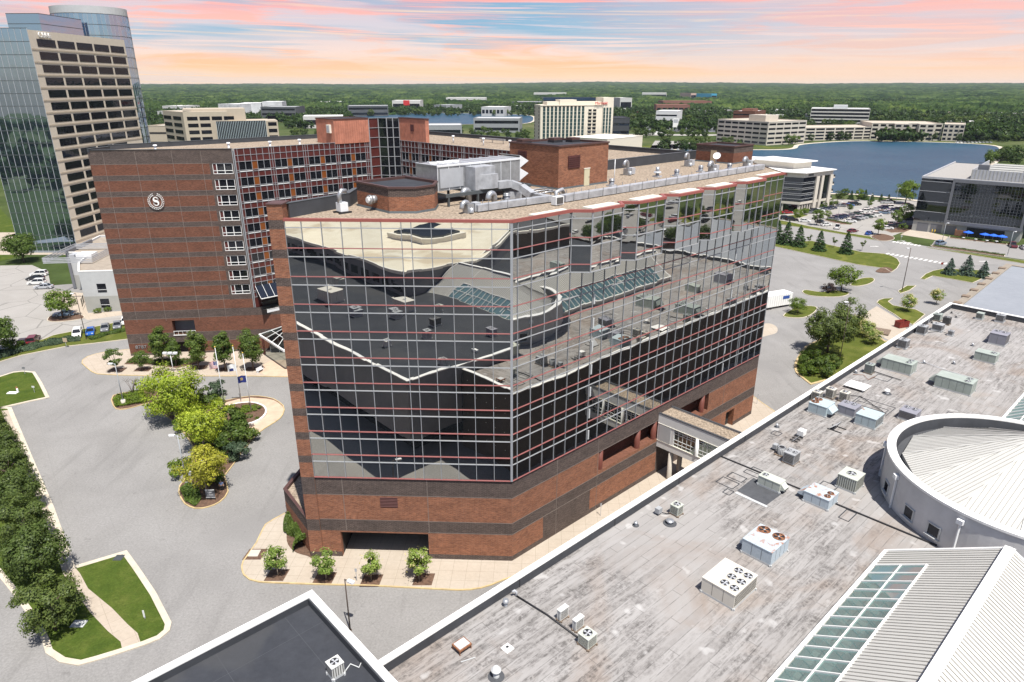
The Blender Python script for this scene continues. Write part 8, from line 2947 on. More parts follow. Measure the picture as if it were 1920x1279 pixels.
for (x, z) in ((3.6, 4.9), (8.4, 4.9), (3.6, 1.0), (8.4, 1.0), (13.2, 4.9), (13.2, 1.0)):
 mb = MB(fo)
 mb.box(x, -.06, z, x + 2.1, .02, z + 2.2, WINGLASS)
 mb.box(x, -.09, z + .62, x + 2.1, -.05, z + .74, LAMPW)
 mb.build('window', po)
for k in range(3):
 mb = MB(Fr(fo(-4.2, 9.2)[:2], (4.2, -9.2)))
 mb.box(1.5 + k * 2.6, -.06, .8, 3.2 + k * 2.6, .02, 3.0, CREAM)
 mb.build('door', po)
mb = MB(Fr(fo(-4.2, 9.2)[:2], (fo.d[0] * 4.2 + fo.e[0] * -9.2, fo.d[1] * 4.2 + fo.e[1] * -9.2)))
for k in range(4):
 mb.box(5.4 + k * .7, -.12, 7.6, 5.85 + k * .7, -.02, 8.3, DKSTEEL)
mb.build('wall_letters', po)
f1, f2, f3 = fo.inv(G(140, 462, 11)), fo.inv(G(166, 487, 11)), fo.inv(G(205, 470, 11))
FX0, FX1, FY0, FY1 = min(f1[0], f2[0]), f3[0], f2[1], max(f1[1], f3[1])
mb = MB(fo)
for z in (10.2, 10.6, 11.0, 11.4):
 for a in ((FX0, FY0, FX1, FY0), (FX0, FY1, FX1, FY1), (FX0, FY0, FX0, FY1), (FX1, FY0, FX1, FY1)):
  mb.bar((a[0], a[1], z + .2), (a[2], a[3], z + .2), .06, .25, GREYMETAL)
mb.build('plant_fence', po)
mb = MB(fo)
fx, fy = (FX0 + FX1) / 2, (FY0 + FY1) / 2
mb.box(fx - 1, fy - 2, 9.9, fx + 3, fy + 1.5, 11.0, LAMPW)
mb.box(fx - 3, fy - 1.5, 9.9, fx - 1.6, fy + 1, 10.8, GREYMETAL)
mb.build('roof_plant', po)
mb = MB(fo)
mb.box(-13.2, 21.5, .2, -12.5, 36, 10.9, GREYPANEL)
mb.build('slatted_screen', po)
# ---- beige office with a glass box, left distance
bo = thing('beige_office', 'beige stepped office with dark strip windows and a green glass box front', 'office building', (-190, 460, 0))
def at(u, y):
 """plan point on the sight line of column u (near the horizon) at distance y"""
 r = ray(u, 240)
 return (r[0] * y / r[1], y)
p0, p1, p2 = at(347, 448), at(522, 470), at(310, 476)
fb = Fr(p0, (p1[0] - p0[0], p1[1] - p0[1]))
wB = hypot(p1[0] - p0[0], p1[1] - p0[1])
fl = Fr(p2, (p0[0] - p2[0], p0[1] - p2[1]))
wl = hypot(p0[0] - p2[0], p0[1] - p2[1])
hB = HZ(205, 452)
BGW = mat('pale_stone', (0.43, 0.37, 0.29), .8, var=.05)
mb = MB(fb)
mb.box(0, 0, 0, wB, 30, hB - 7.6, BGW, skip='b')
mb.box(0, 6, hB - 7.6, wB * .66, 30, hB, BGW, skip='b')
mb.box(0, 0, hB - 7.6, wB * .46, 6, hB - 1.5, BGW, skip='b')
mb.fr = ID
mb.face([(*p2, 0), (*p0, 0), (*p0, hB - 1.5), (*p2, hB - 1.5)], BGW)
mb.face([(*p2, hB - 1.5), (*p0, hB - 1.5), fb(wB * .4, 28, hB - 1.5)], BGW)
mb.build('wall', bo)
fhB = 4.15
for k in range(8):
 z = hB - 6.6 - k * fhB
 if z < 1:
  break
 for i in range(5):
  x0 = 2.0 + i * (wB * .128)
  if k in (1, 2, 3) and i > 1 or (k == 0 and i > 3):
   continue
  mb = MB(fb)
  mb.box(x0, -.08, z, x0 + wB * .108, .02, z + 2.2, WINGLASS)
  mb.build('window', bo, uv=False)
 for i in range(2):
  mb = MB(fl)
  mb.box(1 + i * wl * .48, -.08, z, 1 + i * wl * .48 + wl * .38, .02, z + 2.2, WINGLASS)
  mb.build('window', bo, uv=False)
 mb = MB(fb)
 mb.box(wB * .89, -.08, z, wB * .985, .02, z + 2.2, WINGLASS)
 mb.build('window', bo, uv=False)
mb = MB(fb)
mb.box(wB * .33, -3.2, hB - 19.5, wB * .86, -.1, hB - 7.4, DARKGLASS)
mb.box(wB * .62, -3.1, 2, wB * .86, -.1, hB - 19.52, DARKGLASS)
gx = mb.build('glass_box', bo)
mb = MB(fb)
for k in range(30):
 x = wB * .33 + (wB * .53) * k / 29
 mb.box(x - .12, -3.45, hB - 19.5 if x < wB * .62 else 2, x + .12, -3.2, hB - 7.4, HV['blue'])
mb.build('fin', gx)
put_text('IMMI', 2.4, .2, LAMPW, fb(wB * .40, -2, hB - 6.2), fb.d, bo) if False else None
A, B = at(278, 500), at(345, 500)
t, fr, w_ = block('parking_garage', 'long pale parking garage left of the beige office', A, B, 60, HZ(237, 500), 4, 1, BGW, INTERIOR, 1.2, 2.6, CONCRETE, margin=.2, sides='', cat='garage')
# ---- big cream hotel in the middle distance
yM = 620
A, B = at(1013, yM), at(1147, yM + 14)
hM = HZ(197, yM)
ho = thing('cream_hotel', 'tall cream hotel slab with vertical strips of green windows and red lettering', 'hotel', (at(1075, yM + 10)[0], yM + 10, 0))
fh_ = Fr(A, (B[0] - A[0], B[1] - A[1]))
wM = hypot(B[0] - A[0], B[1] - A[1])
WC = mat('cream_render', (0.66, 0.60, 0.49), .85, var=.04)
mb = MB(fh_)
mb.box(0, 0, 0, wM, 22, hM, WC, skip='b')
mb.box(wM * .10, 3, hM, wM * .86, 18, hM + 2.6, WC, skip='b')
mb.box(wM * .27, 2, hM, wM * .5, 16, hM + 4.2, WC, skip='b')
mb.box(wM * .86, -.8, 0, wM + .4, 20, hM + 6.0, WC, skip='b')
mb.box(-.4, -.3, hM - .9, wM * .85, .0, hM - .3, TAN)
mb.build('wall', ho)
GW = mat('green_glazing', (0.030, 0.060, 0.060), .12, var=.2, vs=.3)
for i in range(11):
 x = 2.2 + i * wM * .0535
 mb = MB(fh_)
 for k in range(11):
  z = hM - 5.2 - k * 3.05
  mb.box(x, -.10, z, x + wM * .034, .02, z + 2.75, GW)
 mb.box(x, -.10, hM - 2.3, x + wM * .034, .02, hM - 1.1, WINGLASS)
 mb.build('window_strip', ho, uv=False)
for i in range(3):
 x = wM * .865 + i * wM * .042
 mb = MB(fh_)
 for k in range(11):
  z = hM - 5.2 - k * 3.05
  mb.box(x, -.92, z, x + wM * .028, -.78, z + 2.75, GW)
 mb.build('window_strip', ho, uv=False)
for i in range(2):
 for k in range(11):
  mb = MB(fh_)
  x = wM * .66 + i * wM * .065
  mb.box(x, -.10, hM - 5.6 - k * 3.05, x + wM * .045, .02, hM - 3.8 - k * 3.05, WINGLASS)
  mb.box(x - .3, -.9, hM - 6.0 - k * 3.05, x + wM * .05, -.1, hM - 5.7 - k * 3.05, WC)
  mb.build('balcony', ho, uv=False)
fM = Fr(fh_(0, 22)[:2], (-fh_.e[0], -fh_.e[1]))
for k in range(11):
 mb = MB(fM)
 for x in (1.2, 16.0):
  mb.box(x, -.1, hM - 3.6 - k * 3.05, x + 1.6, .02, hM - 1.6 - k * 3.05, WINGLASS)
 mb.build('window_row', ho, uv=False)
SR = mat('red_lettering', (0.55, 0.03, 0.03), .5, var=0)
put_text('Marriott', 3.4, .4, SR, fh_(wM * .83, -1.3, hM + 1.2), fh_.d, ho)
A, B = at(1143, 640), at(1208, 700)
lowh = HZ(249, 640)
t, fr, w_ = block('ballroom_block', 'low cream windowless block at the foot of the cream hotel', at(1140, 560), at(1206, 600), 38, HZ(262, 560), 0, 0, WC, roofm=TRIM_W)
t, fr, w_ = block('brick_gable_hall', 'red gabled hall behind the tower parapet', at(1147, 330), at(1205, 330), 26, HZ(288, 330), 0, 0, mat('red_gable', (.34, .085, .05), .7, var=.1), roofm=TRIM_W, cat='hall')
t, fr, w_ = block('glass_office', 'wide dark blue glass office behind the cream hotel', at(1018, 980), at(1115, 980), 60, HZ(184.5, 980), 6, 1, mat('navy_glass', (.02, .045, .09), .15, var=.2, vs=.1), DARKGLASS, .4, 3.4, DARKROOF, margin=.1, sides='')
# ---- offices round the lake
LIM = mat('limestone', (0.50, 0.455, 0.385), .8, var=.05)
A, B = G(1436, 273)[:2], G(1507, 268.5)[:2]
h2 = HZ(229.5, A[1])
t, fr, w_ = block('lake_office', 'five storey cream office with dark strip windows, nearest the lake inlet', A, B, 62, h2, 5, 5, LIM, WINGLASS, 1.3, 3.1, TAN, nbs=7, sides='l', gap=1.4, margin=1.2)
mb = MB(fr)
mb.box(12, 14, h2, 30, 34, h2 + 5.5, LIM)
mb.build('roof_plant', t)
A, B = G(1508, 264)[:2], G(1652, 261.5)[:2]
t, fr, w_ = block('lake_office_wing', 'long low cream office wing between two taller lake offices', A, B, 40, HZ(240, A[1] + 5), 4, 8, LIM, WINGLASS, 1.0, 2.7, TAN, sides='', gap=1.5)
A, B = G(1630, 262)[:2], G(1762, 264)[:2]
h3 = HZ(231.5, A[1])
t, fr, w_ = block('lake_office', 'long four storey cream office facing the lake with saw tooth bays', A, B, 50, h3, 4, 9, LIM, WINGLASS, 1.2, 3.4, TAN, sides='', gap=2.2, margin=1.0)
fz = fr
for k in range(2):
 A2, B2 = fr(w_ * (.30 + .34 * k), -7)[:2], fr(w_ * (.50 + .34 * k), -10)[:2]
 mb = MB()
 mb.prism([fr(w_ * (.30 + .34 * k), 0)[:2], A2, B2, fr(w_ * (.50 + .34 * k), 0)[:2]], 0, h3 + .4, LIM)
 mb.build('bay', t)
 f5 = Fr(A2, (B2[0] - A2[0], B2[1] - A2[1]))
 windows_on(t, f5, hypot(B2[0] - A2[0], B2[1] - A2[1]), 4, 0, h3 / 4, 2, 1.2, 3.4, WINGLASS, margin=1, gap=2)
A, B = fr(w_ + .05, -3)[:2], fr(w_ + 17, -9)[:2]
t, fr, w_ = block('lake_office', 'cream end block of the lake offices turned toward the east shore', A, B, 36, h3 - .2, 4, 4, LIM, WINGLASS, 1.2, 3.4, TAN, sides='r', gap=1.6)
t, fr, w_ = block('hill_office', 'white and grey office with long dark window bands beyond the lake offices', at(1516, 990), at(1626, 960), 60, HZ(205, 970), 5, 1, mat('white_concrete', (.55, .53, .5), .8, var=.05), WINGLASS, 1.6, 4.4, LTGREY, margin=.4, sides='r')
mb = MB(fr)
mb.box(w_ * .38, 10, HZ(205, 970), w_ * .62, 40, HZ(198, 970), LTGREY)
mb.build('roof_plant', t)
t, fr, w_ = block('brick_office', 'dark red brick office among trees left of the lake offices', at(1372, 905), at(1412, 890), 50, HZ(209, 900), 4, 1, BRICK2, WINGLASS, 1.2, 2.6, TRIM_W, margin=.4, sides='l')
mb = MB(fr)
mb.box(8, 8, HZ(209, 900), 22, 30, HZ(204, 900), BRICK2)
mb.build('roof_plant', t)
t, fr, w_ = block('white_office', 'small white office with a dark blue glass end beyond the motorway', at(1228, 930), at(1268, 920), 44, HZ(209, 925), 3, 1, mat('bright_concrete', (.62, .62, .60), .8, var=.05), DARKGLASS, 1.2, 3.2, TRIM_W, margin=.4, sides='l')
t, fr, w_ = block('dark_pavilion', 'low dark glass pavilion right of the cream hotel', at(1148, 700), at(1180, 700), 40, HZ(222, 700), 3, 1, DKROOFEDGE, DARKGLASS, .8, 3.2, DARKROOF, margin=.3, sides='')
# ---- white roofed office by the lake car park
w0, w1, w2 = G(1498, 398)[:2], G(1536, 390)[:2], G(1455, 386)[:2]
hw_ = 17.2
ub_ = thing('white_roofed_office', 'white roofed office with dark strip glazing and tall cream piers beside the lake car park', 'office building', (130, 315, 0))
W5 = [(128.0, 303.2), (146.5, 316.5), (133, 340), (95, 345), (104, 318)]
fA = Fr(W5[0], (W5[1][0] - W5[0][0], W5[1][1] - W5[0][1]))
fB = Fr(W5[4], (W5[0][0] - W5[4][0], W5[0][1] - W5[4][1]))
LA = hypot(W5[1][0] - W5[0][0], W5[1][1] - W5[0][1])
LB = hypot(W5[0][0] - W5[4][0], W5[0][1] - W5[4][1])
IV = mat('ivory_panel', (0.60, 0.55, 0.47), .7, var=.04)
mb = MB()
mb.prism(W5, 3.6, hw_ - 2.2, DARKGLASS, top=False)
mb.build('glazing', ub_)
mb = MB()
mb.prism(inset(W5, 1.6), 0, 3.6, DARKGLASS, top=False)
mb.build('ground_floor_glazing', ub_)
mb = MB()
mb.prism(inset(W5, -.15), hw_ - 2.2, hw_, IV, top=False)
mb.prism(inset(W5, -.1), 3.3, 4.4, IV)
mb.build('parapet_band', ub_)
mb = MB()
mb.face([(*p, hw_ + .1) for p in inset(W5, -1.2)], TRIM_W)
mb.prism(inset(W5, -1.2), hw_ - .25, hw_ + .1, TRIM_W, top=False)
mb.build('roof', ub_)
mb = MB()
for z in (5.6, 7.3, 8.0, 9.7, 10.4, 12.1, 12.8):
 mb.fr = fA
 mb.box(0, -.08, z, LA * .42, 0, z + .12, LTGREY)
 mb.fr = fB
 mb.box(0, -.08, z, LB, 0, z + .12, LTGREY)
mb.build('glazing_bar', ub_)
for (x0, x1) in ((.42, .52), (.60, .68), (.90, 1.0)):
 mb = MB(fA)
 mb.box(LA * x0, -.6, 0, LA * x1, .3, hw_ - 2.2, IV)
 mb.build('pier', ub_)
for k in range(5):
 for fr_, L_b in ((fA, LA * .4), (fB, LB)):
  mb = MB(fr_)
  x = .6 + (L_b - 1.2) * k / 4
  mb.box(x - .3, .2, 0, x + .3, .8, 3.3, IV)
  mb.build('column', ub_)
fC = Fr(W5[1], (W5[2][0] - W5[1][0], W5[2][1] - W5[1][1]))
for k in range(4):
 mb = MB(fC)
 mb.box(0, -2.2, 3.6 + k * 3.2, 9, 0, 4.1 + k * 3.2, IV)
 mb.box(0, -2.2, 4.1 + k * 3.2, 9, -2.1, 5.0 + k * 3.2, DKSTEEL)
 mb.build('balcony', ub_)
mb = MB()
up = [fA(LA * .30, 10)[:2], fA(LA * .85, 9)[:2], fA(LA * .9, 30)[:2], fA(LA * .25, 30)[:2]]
mb.prism(up, hw_, hw_ + 3.0, IV, top=False)
mb.prism(inset(up, -1.8), hw_ + 3.0, hw_ + 3.4, TRIM_W)
mb.prism([(92, 345), (120, 330), (128, 350), (100, 362)], hw_ - 1, hw_ + 2.2, IV, mtop=TRIM_W)
mb.build('upper_roof', ub_)
put_text('UBS', 1.5, .12, SR, fB(LB * .70, -.35, hw_ - 1.15), fB.d, ub_, 'lettering', 1.2)
put_text('LAKE', 1.1, .12, DKSTEEL, fA(LA * .24, -.35, hw_ - 1.15), fA.d, ub_) if False else None
mb = MB(fB)
mb.box(LB * .55, -.3, hw_ - 1.7, LB * .60, -.16, hw_ - .6, DKSTEEL)
mb.build('wall_emblem', ub_)
mb = MB(fA)
for k in range(4):
 mb.box(LA * .14 + k * 1.0, -.3, hw_ - 1.7, LA * .14 + k * 1.0 + .65, -.16, hw_ - .8, DKSTEEL)
mb.build('wall_letters', ub_)
# ---- dark glass offices on the right
do = thing('dark_glass_office', 'dark glass office with a grey frame, pale roof and plant screen at the right side', 'office building', (185, 265, 0))
D0 = (155.8, 262.7)
D1 = (182.2, 240.4)
fD = Fr(D0, (D1[0] - D0[0], D1[1] - D0[1]))
LD = hypot(D1[0] - D0[0], D1[1] - D0[1])
HD = 20.6
mb = MB(fD)
mb.box(0, .3, 4.2, LD, 70, HD - .4, DARKGLASS, skip='tb')
mb.build('glazing', do)
mb = MB(fD)
mb.box(0, .6, 0, LD, 70, 4.2, LTGREY2, skip='tb')
mb.build('ground_floor', do)
for k in range(3):
 mb = MB(fD)
 mb.box(1.6 + k * 4.6, .52, 0, 5.4 + k * 4.6, .64, 3.3, GREYPANEL)
 mb.build('garage_door', do)
mb = MB(fD)
mb.box(LD * .52, .5, 0, LD * .86, .64, 3.4, INTERIOR)
mb.build('cafe_front', do)
mb = MB(fD)
x0, x1 = LD * .30, LD + .1
for a in ((x0, -.5, 4.0, x0 + .8, .3, HD), (x1 - .8, -.5, 4.0, x1, .3, HD), (x0 + .8, -.5, HD - 1.2, x1 - .8, .3, HD - .003), (x0 + .8, -.5, 4.0, x1 - .8, .3, 5.2)):
 mb.box(*a, GREYPANEL)
mb.build('grey_frame', do)
mb = MB(fD)
for k in range(1, 22):
 x = x0 + .8 + (x1 - x0 - 1.6) * k / 22
 mb.box(x - .05, .16, 5.2, x + .05, .3, HD - 1.2, GREYPANEL)
for k in range(1, 14):
 z = 5.2 + (HD - 6.4) * k / 14
 mb.box(x0 + .8, .12, z - .04, x1 - .8, .28, z + .04, DKSTEEL)
mb.build('mullions', do)
mb = MB(fD)
for z in (7.8, 11.6, 15.4, 19.0):
 mb.box(0, .22, z - .08, x0, .3, z + .08, GREYMETAL)
mb.build('glazing_bar', do)
mb = MB(fD)
mb.face([(0, .3, HD - .5), (LD, .3, HD - .5), (LD + 2, 70, HD - .5), (0, 70, HD - .5)], mat('pale_deck_roof', (.31, .295, .275), .9, var=.08))
for a in ((-.1, .2, LD, .7), (-.1, .7, .4, 70)):
 mb.box(a[0], a[1], HD - .6, a[2], a[3], HD + .15, GREYMETAL)
mb.build('roof', do)
mb = MB(fD)
for a in ((LD * .42, 8, LD * .95, 8.3), (LD * .42, 8.3, LD * .42 + .3, 52), (LD * .95 - .3, 8.3, LD * .95, 52)):
 mb.box(a[0], a[1], HD - .45, a[2], a[3], HD + 3.0, GREYMETAL)
for k in range(40):
 mb.box(LD * .95, 8.5 + k * 1.08, HD - .4, LD * .95 + .08, 8.7 + k * 1.08, HD + 3.0, LTGREY2)
 if k < 16:
  mb.box(LD * .42 + .1 + k * 1.14, 7.92, HD - .4, LD * .42 + .4 + k * 1.14, 8.0, HD + 3.0, LTGREY2)
for k in range(4):
 mb.box(LD * .5, 14 + k * 9, HD - .45, LD * .85, 20 + k * 9, HD + 2.2, LTGREY2)
mb.box(LD * .46, 10.5, HD - .4, LD * .56, 12.5, HD + 4.6, GREYPANEL)
mb.build('plant_screen', do)
# side with sun shelves and lower wing
fS = Fr(D1, (fD.e[0], fD.e[1]))
mb = MB(fS)
for z in (8.2, 12.2, 16.2):
 mb.box(.5, -2.4, z, 24, 0, z + .35, LTGREY)
mb.box(.3, -.15, 3.9, 30, 0, 4.6, GREYPANEL)
mb.build('sun_shelf', do)
mb = MB(fS)
mb.box(10, -30, 0, 40, -.02, 5.0, DARKGLASS, skip='t')
mb.box(9, -30, 5.0, 40, -.02, 6.2, GREYPANEL)
mb.box(24, -34, 6.2, 60, -.02, 18.5, DARKGLASS, skip='t')
mb.box(23.5, -34.5, 18.5, 60, -.02, 19.6, LTGREY2)
mb.build('side_wing', do)
CAP = thing('brown_screen_wall', 'brown slatted screen beside the cafe terrace of the dark office', 'screen', G(1797, 446, 0))
mb = MB(fD)
q = fD.inv(G(1790, 444))
for k in range(9):
 mb.box(q[0] - .2, q[1] - .9, .1 + k * .3, q[0] + 3.4, q[1] - .75, .34 + k * .3, CORTEN)
mb.box(q[0] - .2, q[1] - .75, 0, q[0], q[1] + 1.2, 2.8, CORTEN)
mb.build('slat_panel', CAP)
for k, (u, v) in enumerate(((1813, 447), (1844, 451), (1860, 453), (1876, 455))):
 g = G(u, v, .1)
 t = thing('parasol', 'blue cafe parasol, %s from the brown screen' % ('first', 'second', 'third', 'fourth')[k], 'parasol', g, 0, 'blue parasols on the cafe terrace')
 mb = MB()
 mb.tube([(0, 0, 0), (0, 0, 2.7)], .05, LAMPW, 6)
 mb.build('pole', t, world=False)
 mb = MB()
 for j in range(8):
  a, b = 2 * pi * j / 8, 2 * pi * (j + 1) / 8
  mb.face([(1.7 * cos(a), 1.7 * sin(a), 2.25), (1.7 * cos(b), 1.7 * sin(b), 2.25), (0, 0, 2.85)], BLUEM)
  mb.face([(1.7 * cos(a), 1.7 * sin(a), 2.05), (1.7 * cos(b), 1.7 * sin(b), 2.05), (1.7 * cos(b), 1.7 * sin(b), 2.25), (1.7 * cos(a), 1.7 * sin(a), 2.25)], BLUEM)
 mb.build('canopy', t, world=False)
for k, (u, v) in enumerate(((1806, 449), (1829, 452), (1850, 454.5), (1868, 456))):
 t = thing('cafe_table', 'pale cafe table on the terrace, %s from the brown screen' % ('first', 'second', 'third', 'fourth')[k], 'table', G(u, v, .1), 0, 'tables on the cafe terrace')
 mb = MB()
 mb.cyl(0, 0, .70, .75, .5, LAMPW, 10)
 mb.build('tabletop', t, world=False)
 mb = MB()
 mb.cyl(0, 0, 0, .70, .05, GREYMETAL, 6)
 mb.build('leg', t, world=False)
for k, (u, v) in enumerate(((1747, 436.5), (1752, 437))):
 b = MB()
 b.tube([(0, 0, 0), (0, 0, 1.25)], .14, mat('safety_yellow', (.62, .42, .02), .6, var=.05), 8)
 o = b.build('bollard')
 o.location = G(u, v, 0)
 tag(o, '%s of two yellow bollards before the garage doors' % ('left', 'right')[k], 'bollard', 'yellow bollards')
# ---- distance: stores, flats, houses
rs2 = random.Random(21)
DARKB = mat('dark_low_roof', (.09, .095, .10), .8, var=.2, vs=.05)
farlist = [
 ('apartment_block', 'white and grey flats, left block beyond the beige office', 415, 455, 1200, 195.5, 4, 8, 'w'), ('apartment_block', 'white and grey flats, middle block beyond the beige office', 457, 495, 1210, 194, 4, 8, 'w'), ('apartment_block', 'white and grey flats, right block beyond the beige office', 497, 534, 1220, 191.5, 4, 8, 'w'),
 ('glass_office', 'low dark glass office in front of the white flats', 493, 558, 1120, 201, 3, 1, 'd'), ('warehouse', 'white roofed warehouse left of the white flats', 311, 345, 1400, 199, 1, 1, 'l'),
 ('warehouse', 'wide white roofed store beyond the trees left of the copper roof house', 570, 645, 930, 219, 1, 1, 'l'), ('store', 'dark roofed low office left of the small lake', 655, 730, 1290, 199, 2, 1, 'd'), ('store', 'white store with a red sign panel left of the small lake', 738, 790, 1560, 189, 1, 1, 's'),
 ('warehouse', 'long white roofed warehouse far beyond the small lake', 838, 912, 2000, 183.5, 1, 2, 'l'), ('store', 'white roofed car dealer beyond the small lake', 903, 945, 1310, 201, 1, 3, 'l'), ('store', 'dark roofed store right of the car dealer', 960, 1012, 1850, 191, 1, 2, 'd'),
 ('lake_pavilion', 'flat roofed two storey office on the near shore of the small lake', 888, 974, 850, 222.5, 2, 1, 'g'), ('lake_pavilion', 'flat roofed low office beside the copper roof house', 798, 866, 720, 236, 1, 1, 'g'),
 ('store', 'pale store among trees left of the cream hotel', 815, 838, 1500, 197, 1, 1, 'g'), ('warehouse', 'white warehouse beyond the flats toward the horizon', 605, 648, 1900, 191, 1, 2, 'l'), ('store', 'pale roofed store at the far left tree line', 300, 330, 1100, 209, 1, 1, 'l'),
 ('warehouse', 'long pale works far beyond the cream hotel', 1000, 1060, 2900, 174, 1, 2, 'l'), ('warehouse', 'pale works with a conveyor far right of the cream hotel', 1200, 1245, 2900, 174, 1, 1, 'l'), ('silo_block', 'blue tinted plant block on the far plain', 1328, 1338, 2700, 176, 1, 1, 'b'), ('silo_block', 'pinkish plant block on the far plain', 1290, 1300, 2750, 175, 1, 1, 'p'), ('silo_block', 'white plant towers on the far plain', 1306, 1326, 2800, 176.5, 1, 2, 'l'),
 ('warehouse', 'pale store at the end of the motorway strip', 1160, 1182, 1500, 184, 1, 1, 'l'), ('store', 'low pale roofed office right end of the lake offices', 1772, 1808, 900, 228, 1, 2, 'l'),
 ('brick_terrace', 'red roofed terrace beyond the motorway, nearer row', 1228, 1290, 1370, 197, 1, 3, 'r'), ('brick_terrace', 'red roofed terrace beyond the motorway, farther row', 1240, 1330, 1650, 190, 1, 4, 'r'),
]
FM = dict(w=mat('flats_white', (.56, .56, .56), .8, var=.25, vs=.06), d=DARKB, l=mat('pale_store', (.50, .49, .47), .8, var=.1), s=mat('store_white', (.56, .54, .52), .8, var=.05), g=mat('grey_office', (.27, .28, .29), .8, var=.1), b=mat('plant_blue', (.05, .30, .45), .7, var=.1), p=mat('plant_pink', (.48, .34, .28), .8, var=.1), r=mat('terrace_red', (.22, .10, .075), .85, var=.15))
for (nm, lab, u0, u1, y, vt, nf, nb, k) in farlist:
 h = max(4.0, HZ(vt, y))
 t, fr, w_ = block(nm, lab, at(u0, y), at(u1, y + rs2.uniform(-20, 20)), min(70, 26 + y * .02), h, nf, nb * 2 if nb > 1 else 1, FM[k], WINGLASS, h / nf * .3, h / nf * .72, TRIM_W if k in 'lsw' else (FM['r'] if k == 'r' else LTGREY), margin=1.5, gap=2.0, sides='', cat='building')
 if k == 's':
  mb = MB(fr)
  mb.box(w_ * .4, -.5, h * .55, w_ * .62, -.05, h + 1, SR)
  mb.build('sign_panel', t)
for k in range(46):
 y = rs2.uniform(1150, 2500)
 u = rs2.uniform(560, 1420) if k < 34 else rs2.uniform(1290, 1700)
 A = at(u, y)
 mb = MB()
 w2_, d2_, h_ = rs2.uniform(22, 60), rs2.uniform(18, 36), rs2.uniform(5, 9)
 mb.box(-w2_ / 2, -d2_ / 2, 0, w2_ / 2, d2_ / 2, h_, FM[rs2.choice('lgsrw')], skip='t')
 mb.box(-w2_ / 2 - .3, -d2_ / 2 - .3, h_, w2_ / 2 + .3, d2_ / 2 + .3, h_ + .5, TRIM_W if rs2.random() < .6 else LTGREY)
 for q in range(int(w2_ / 6)):
  mb.box(-w2_ / 2 + 1 + q * 6, -d2_ / 2 - .08, 1.0, -w2_ / 2 + 5 + q * 6, -d2_ / 2, h_ * .6, WINGLASS)
 o = mb.build('store', uv=False)
 o.location = (*A, 0)
 o.rotation_euler = (0, 0, rs2.uniform(-.5, .5))
 tag(o, 'low pale store among the trees on the far plain', 'store', 'low stores on the far plain')
# semi trailer on the motorway, and a tall road sign
mo = mat('motorway', (.36, .34, .31), .9, var=.06)
sheet('road', [at(1100, 800), at(1420, 790), at(1420, 812), at(1100, 824)], .02, mo)
sheet('road', [at(540, 720), at(660, 700), at(660, 712), at(540, 735)], .02, mo)
sheet('car_park', [at(1190, 880), at(1390, 850), at(1395, 960), at(1200, 980)], .02, mat('far_asphalt', (.13, .135, .15), .9, var=.08))
sheet('car_park', [at(1220, 620), at(1400, 590), at(1395, 700), at(1230, 720)], .02, ASPHALT3)
sheet('lawn', [at(520, 600), at(660, 580), at(660, 690), at(540, 700)], .02, GRASS)
tk = thing('semi_truck', 'white semi trailer truck on the motorway right of the cream hotel', 'truck', (*at(1232, 800), 0))
mb = MB()
mb.box(-9, -1.3, 1.2, 6.5, 1.3, 4.2, TRIM_W)
mb.build('trailer_box', tk, world=False)
mb = MB()
mb.box(-12.2, -1.25, .8, -9.6, 1.25, 3.6, TRIM_W)
mb.box(-13.2, -1.1, .8, -12.2, 1.1, 2.2, TRIM_W)
mb.build('cab', tk, world=False)
for x in (-12.3, -8.2, -7, 4, 5.3):
 mb = MB()
 mb.tube([(x, -1.3, .5), (x, 1.3, .5)], .5, TIRE, 10)
 mb.build('wheel', tk, world=False)
rs_ = thing('pylon_sign', 'tall white pylon sign beside the motorway car park', 'sign', (*at(1266, 850), 0))
mb = MB()
mb.box(-3.2, -.5, 6, 3.2, .5, 16, TRIM_W)
mb.box(-2.6, -.56, 11, 2.6, -.5, 15, GREYMETAL)
mb.build('sign_panel', rs_, world=False)
mb = MB()
mb.box(-2.8, -.4, 0, -2.0, .4, 6, GREYMETAL)
mb.box(2.0, -.4, 0, 2.8, .4, 6, GREYMETAL)
mb.build('post', rs_, world=False)
# small houses
RF = [mat('house_roof_grey', (.20, .19, .19), .9, var=.15), mat('house_roof_brown', (.24, .19, .16), .9, var=.15)]
HWm = mat('house_wall', (.50, .46, .40), .85, var=.2)
hm = []
for k in range(2):
 mb = MB()
 mb.box(-7, -5, 0, 7, 5, 5.4, HWm, skip='tb')
 mb.face([(-7.4, -5.6, 5.2), (7.4, -5.6, 5.2), (7.4, 0, 8.8), (-7.4, 0, 8.8)], RF[k])
 mb.face([(-7.4, 5.6, 5.2), (7.4, 5.6, 5.2), (7.4, 0, 8.8), (-7.4, 0, 8.8)], RF[k])
 for s in (-1, 1):
  mb.face([(7 * s, -5, 5.4), (7 * s, 5, 5.4), (7 * s, 0, 8.6)], HWm)
 for x in (-4.5, 0, 4):
  for z in (1.0, 3.4):
   mb.box(x - .7, -5.06, z, x + .7, -5.0, z + 1.3, WINGLASS)
 o = mb.build('house', uv=False)
 hm.append(o.data)
 bpy.data.objects.remove(o)
hr = random.Random(77)
for k in range(64):
 if k < 40:
  u, y = hr.uniform(1300, 1620), hr.uniform(1350, 1900)
  lab, g = 'small pale gabled house in the estate beyond the lake offices', 'houses beyond the lake offices'
 else:
  u, y = hr.uniform(1770, 1940), hr.uniform(1050, 1350)
  lab, g = 'small gabled house among the trees at the right horizon', 'houses at the right horizon'
 o = mobj('house', hm[k % 2])
 o.location = (*at(u, y), 0)
 o.rotation_euler = (0, 0, hr.uniform(-.6, .6))
 tag(o, lab, 'house', g)
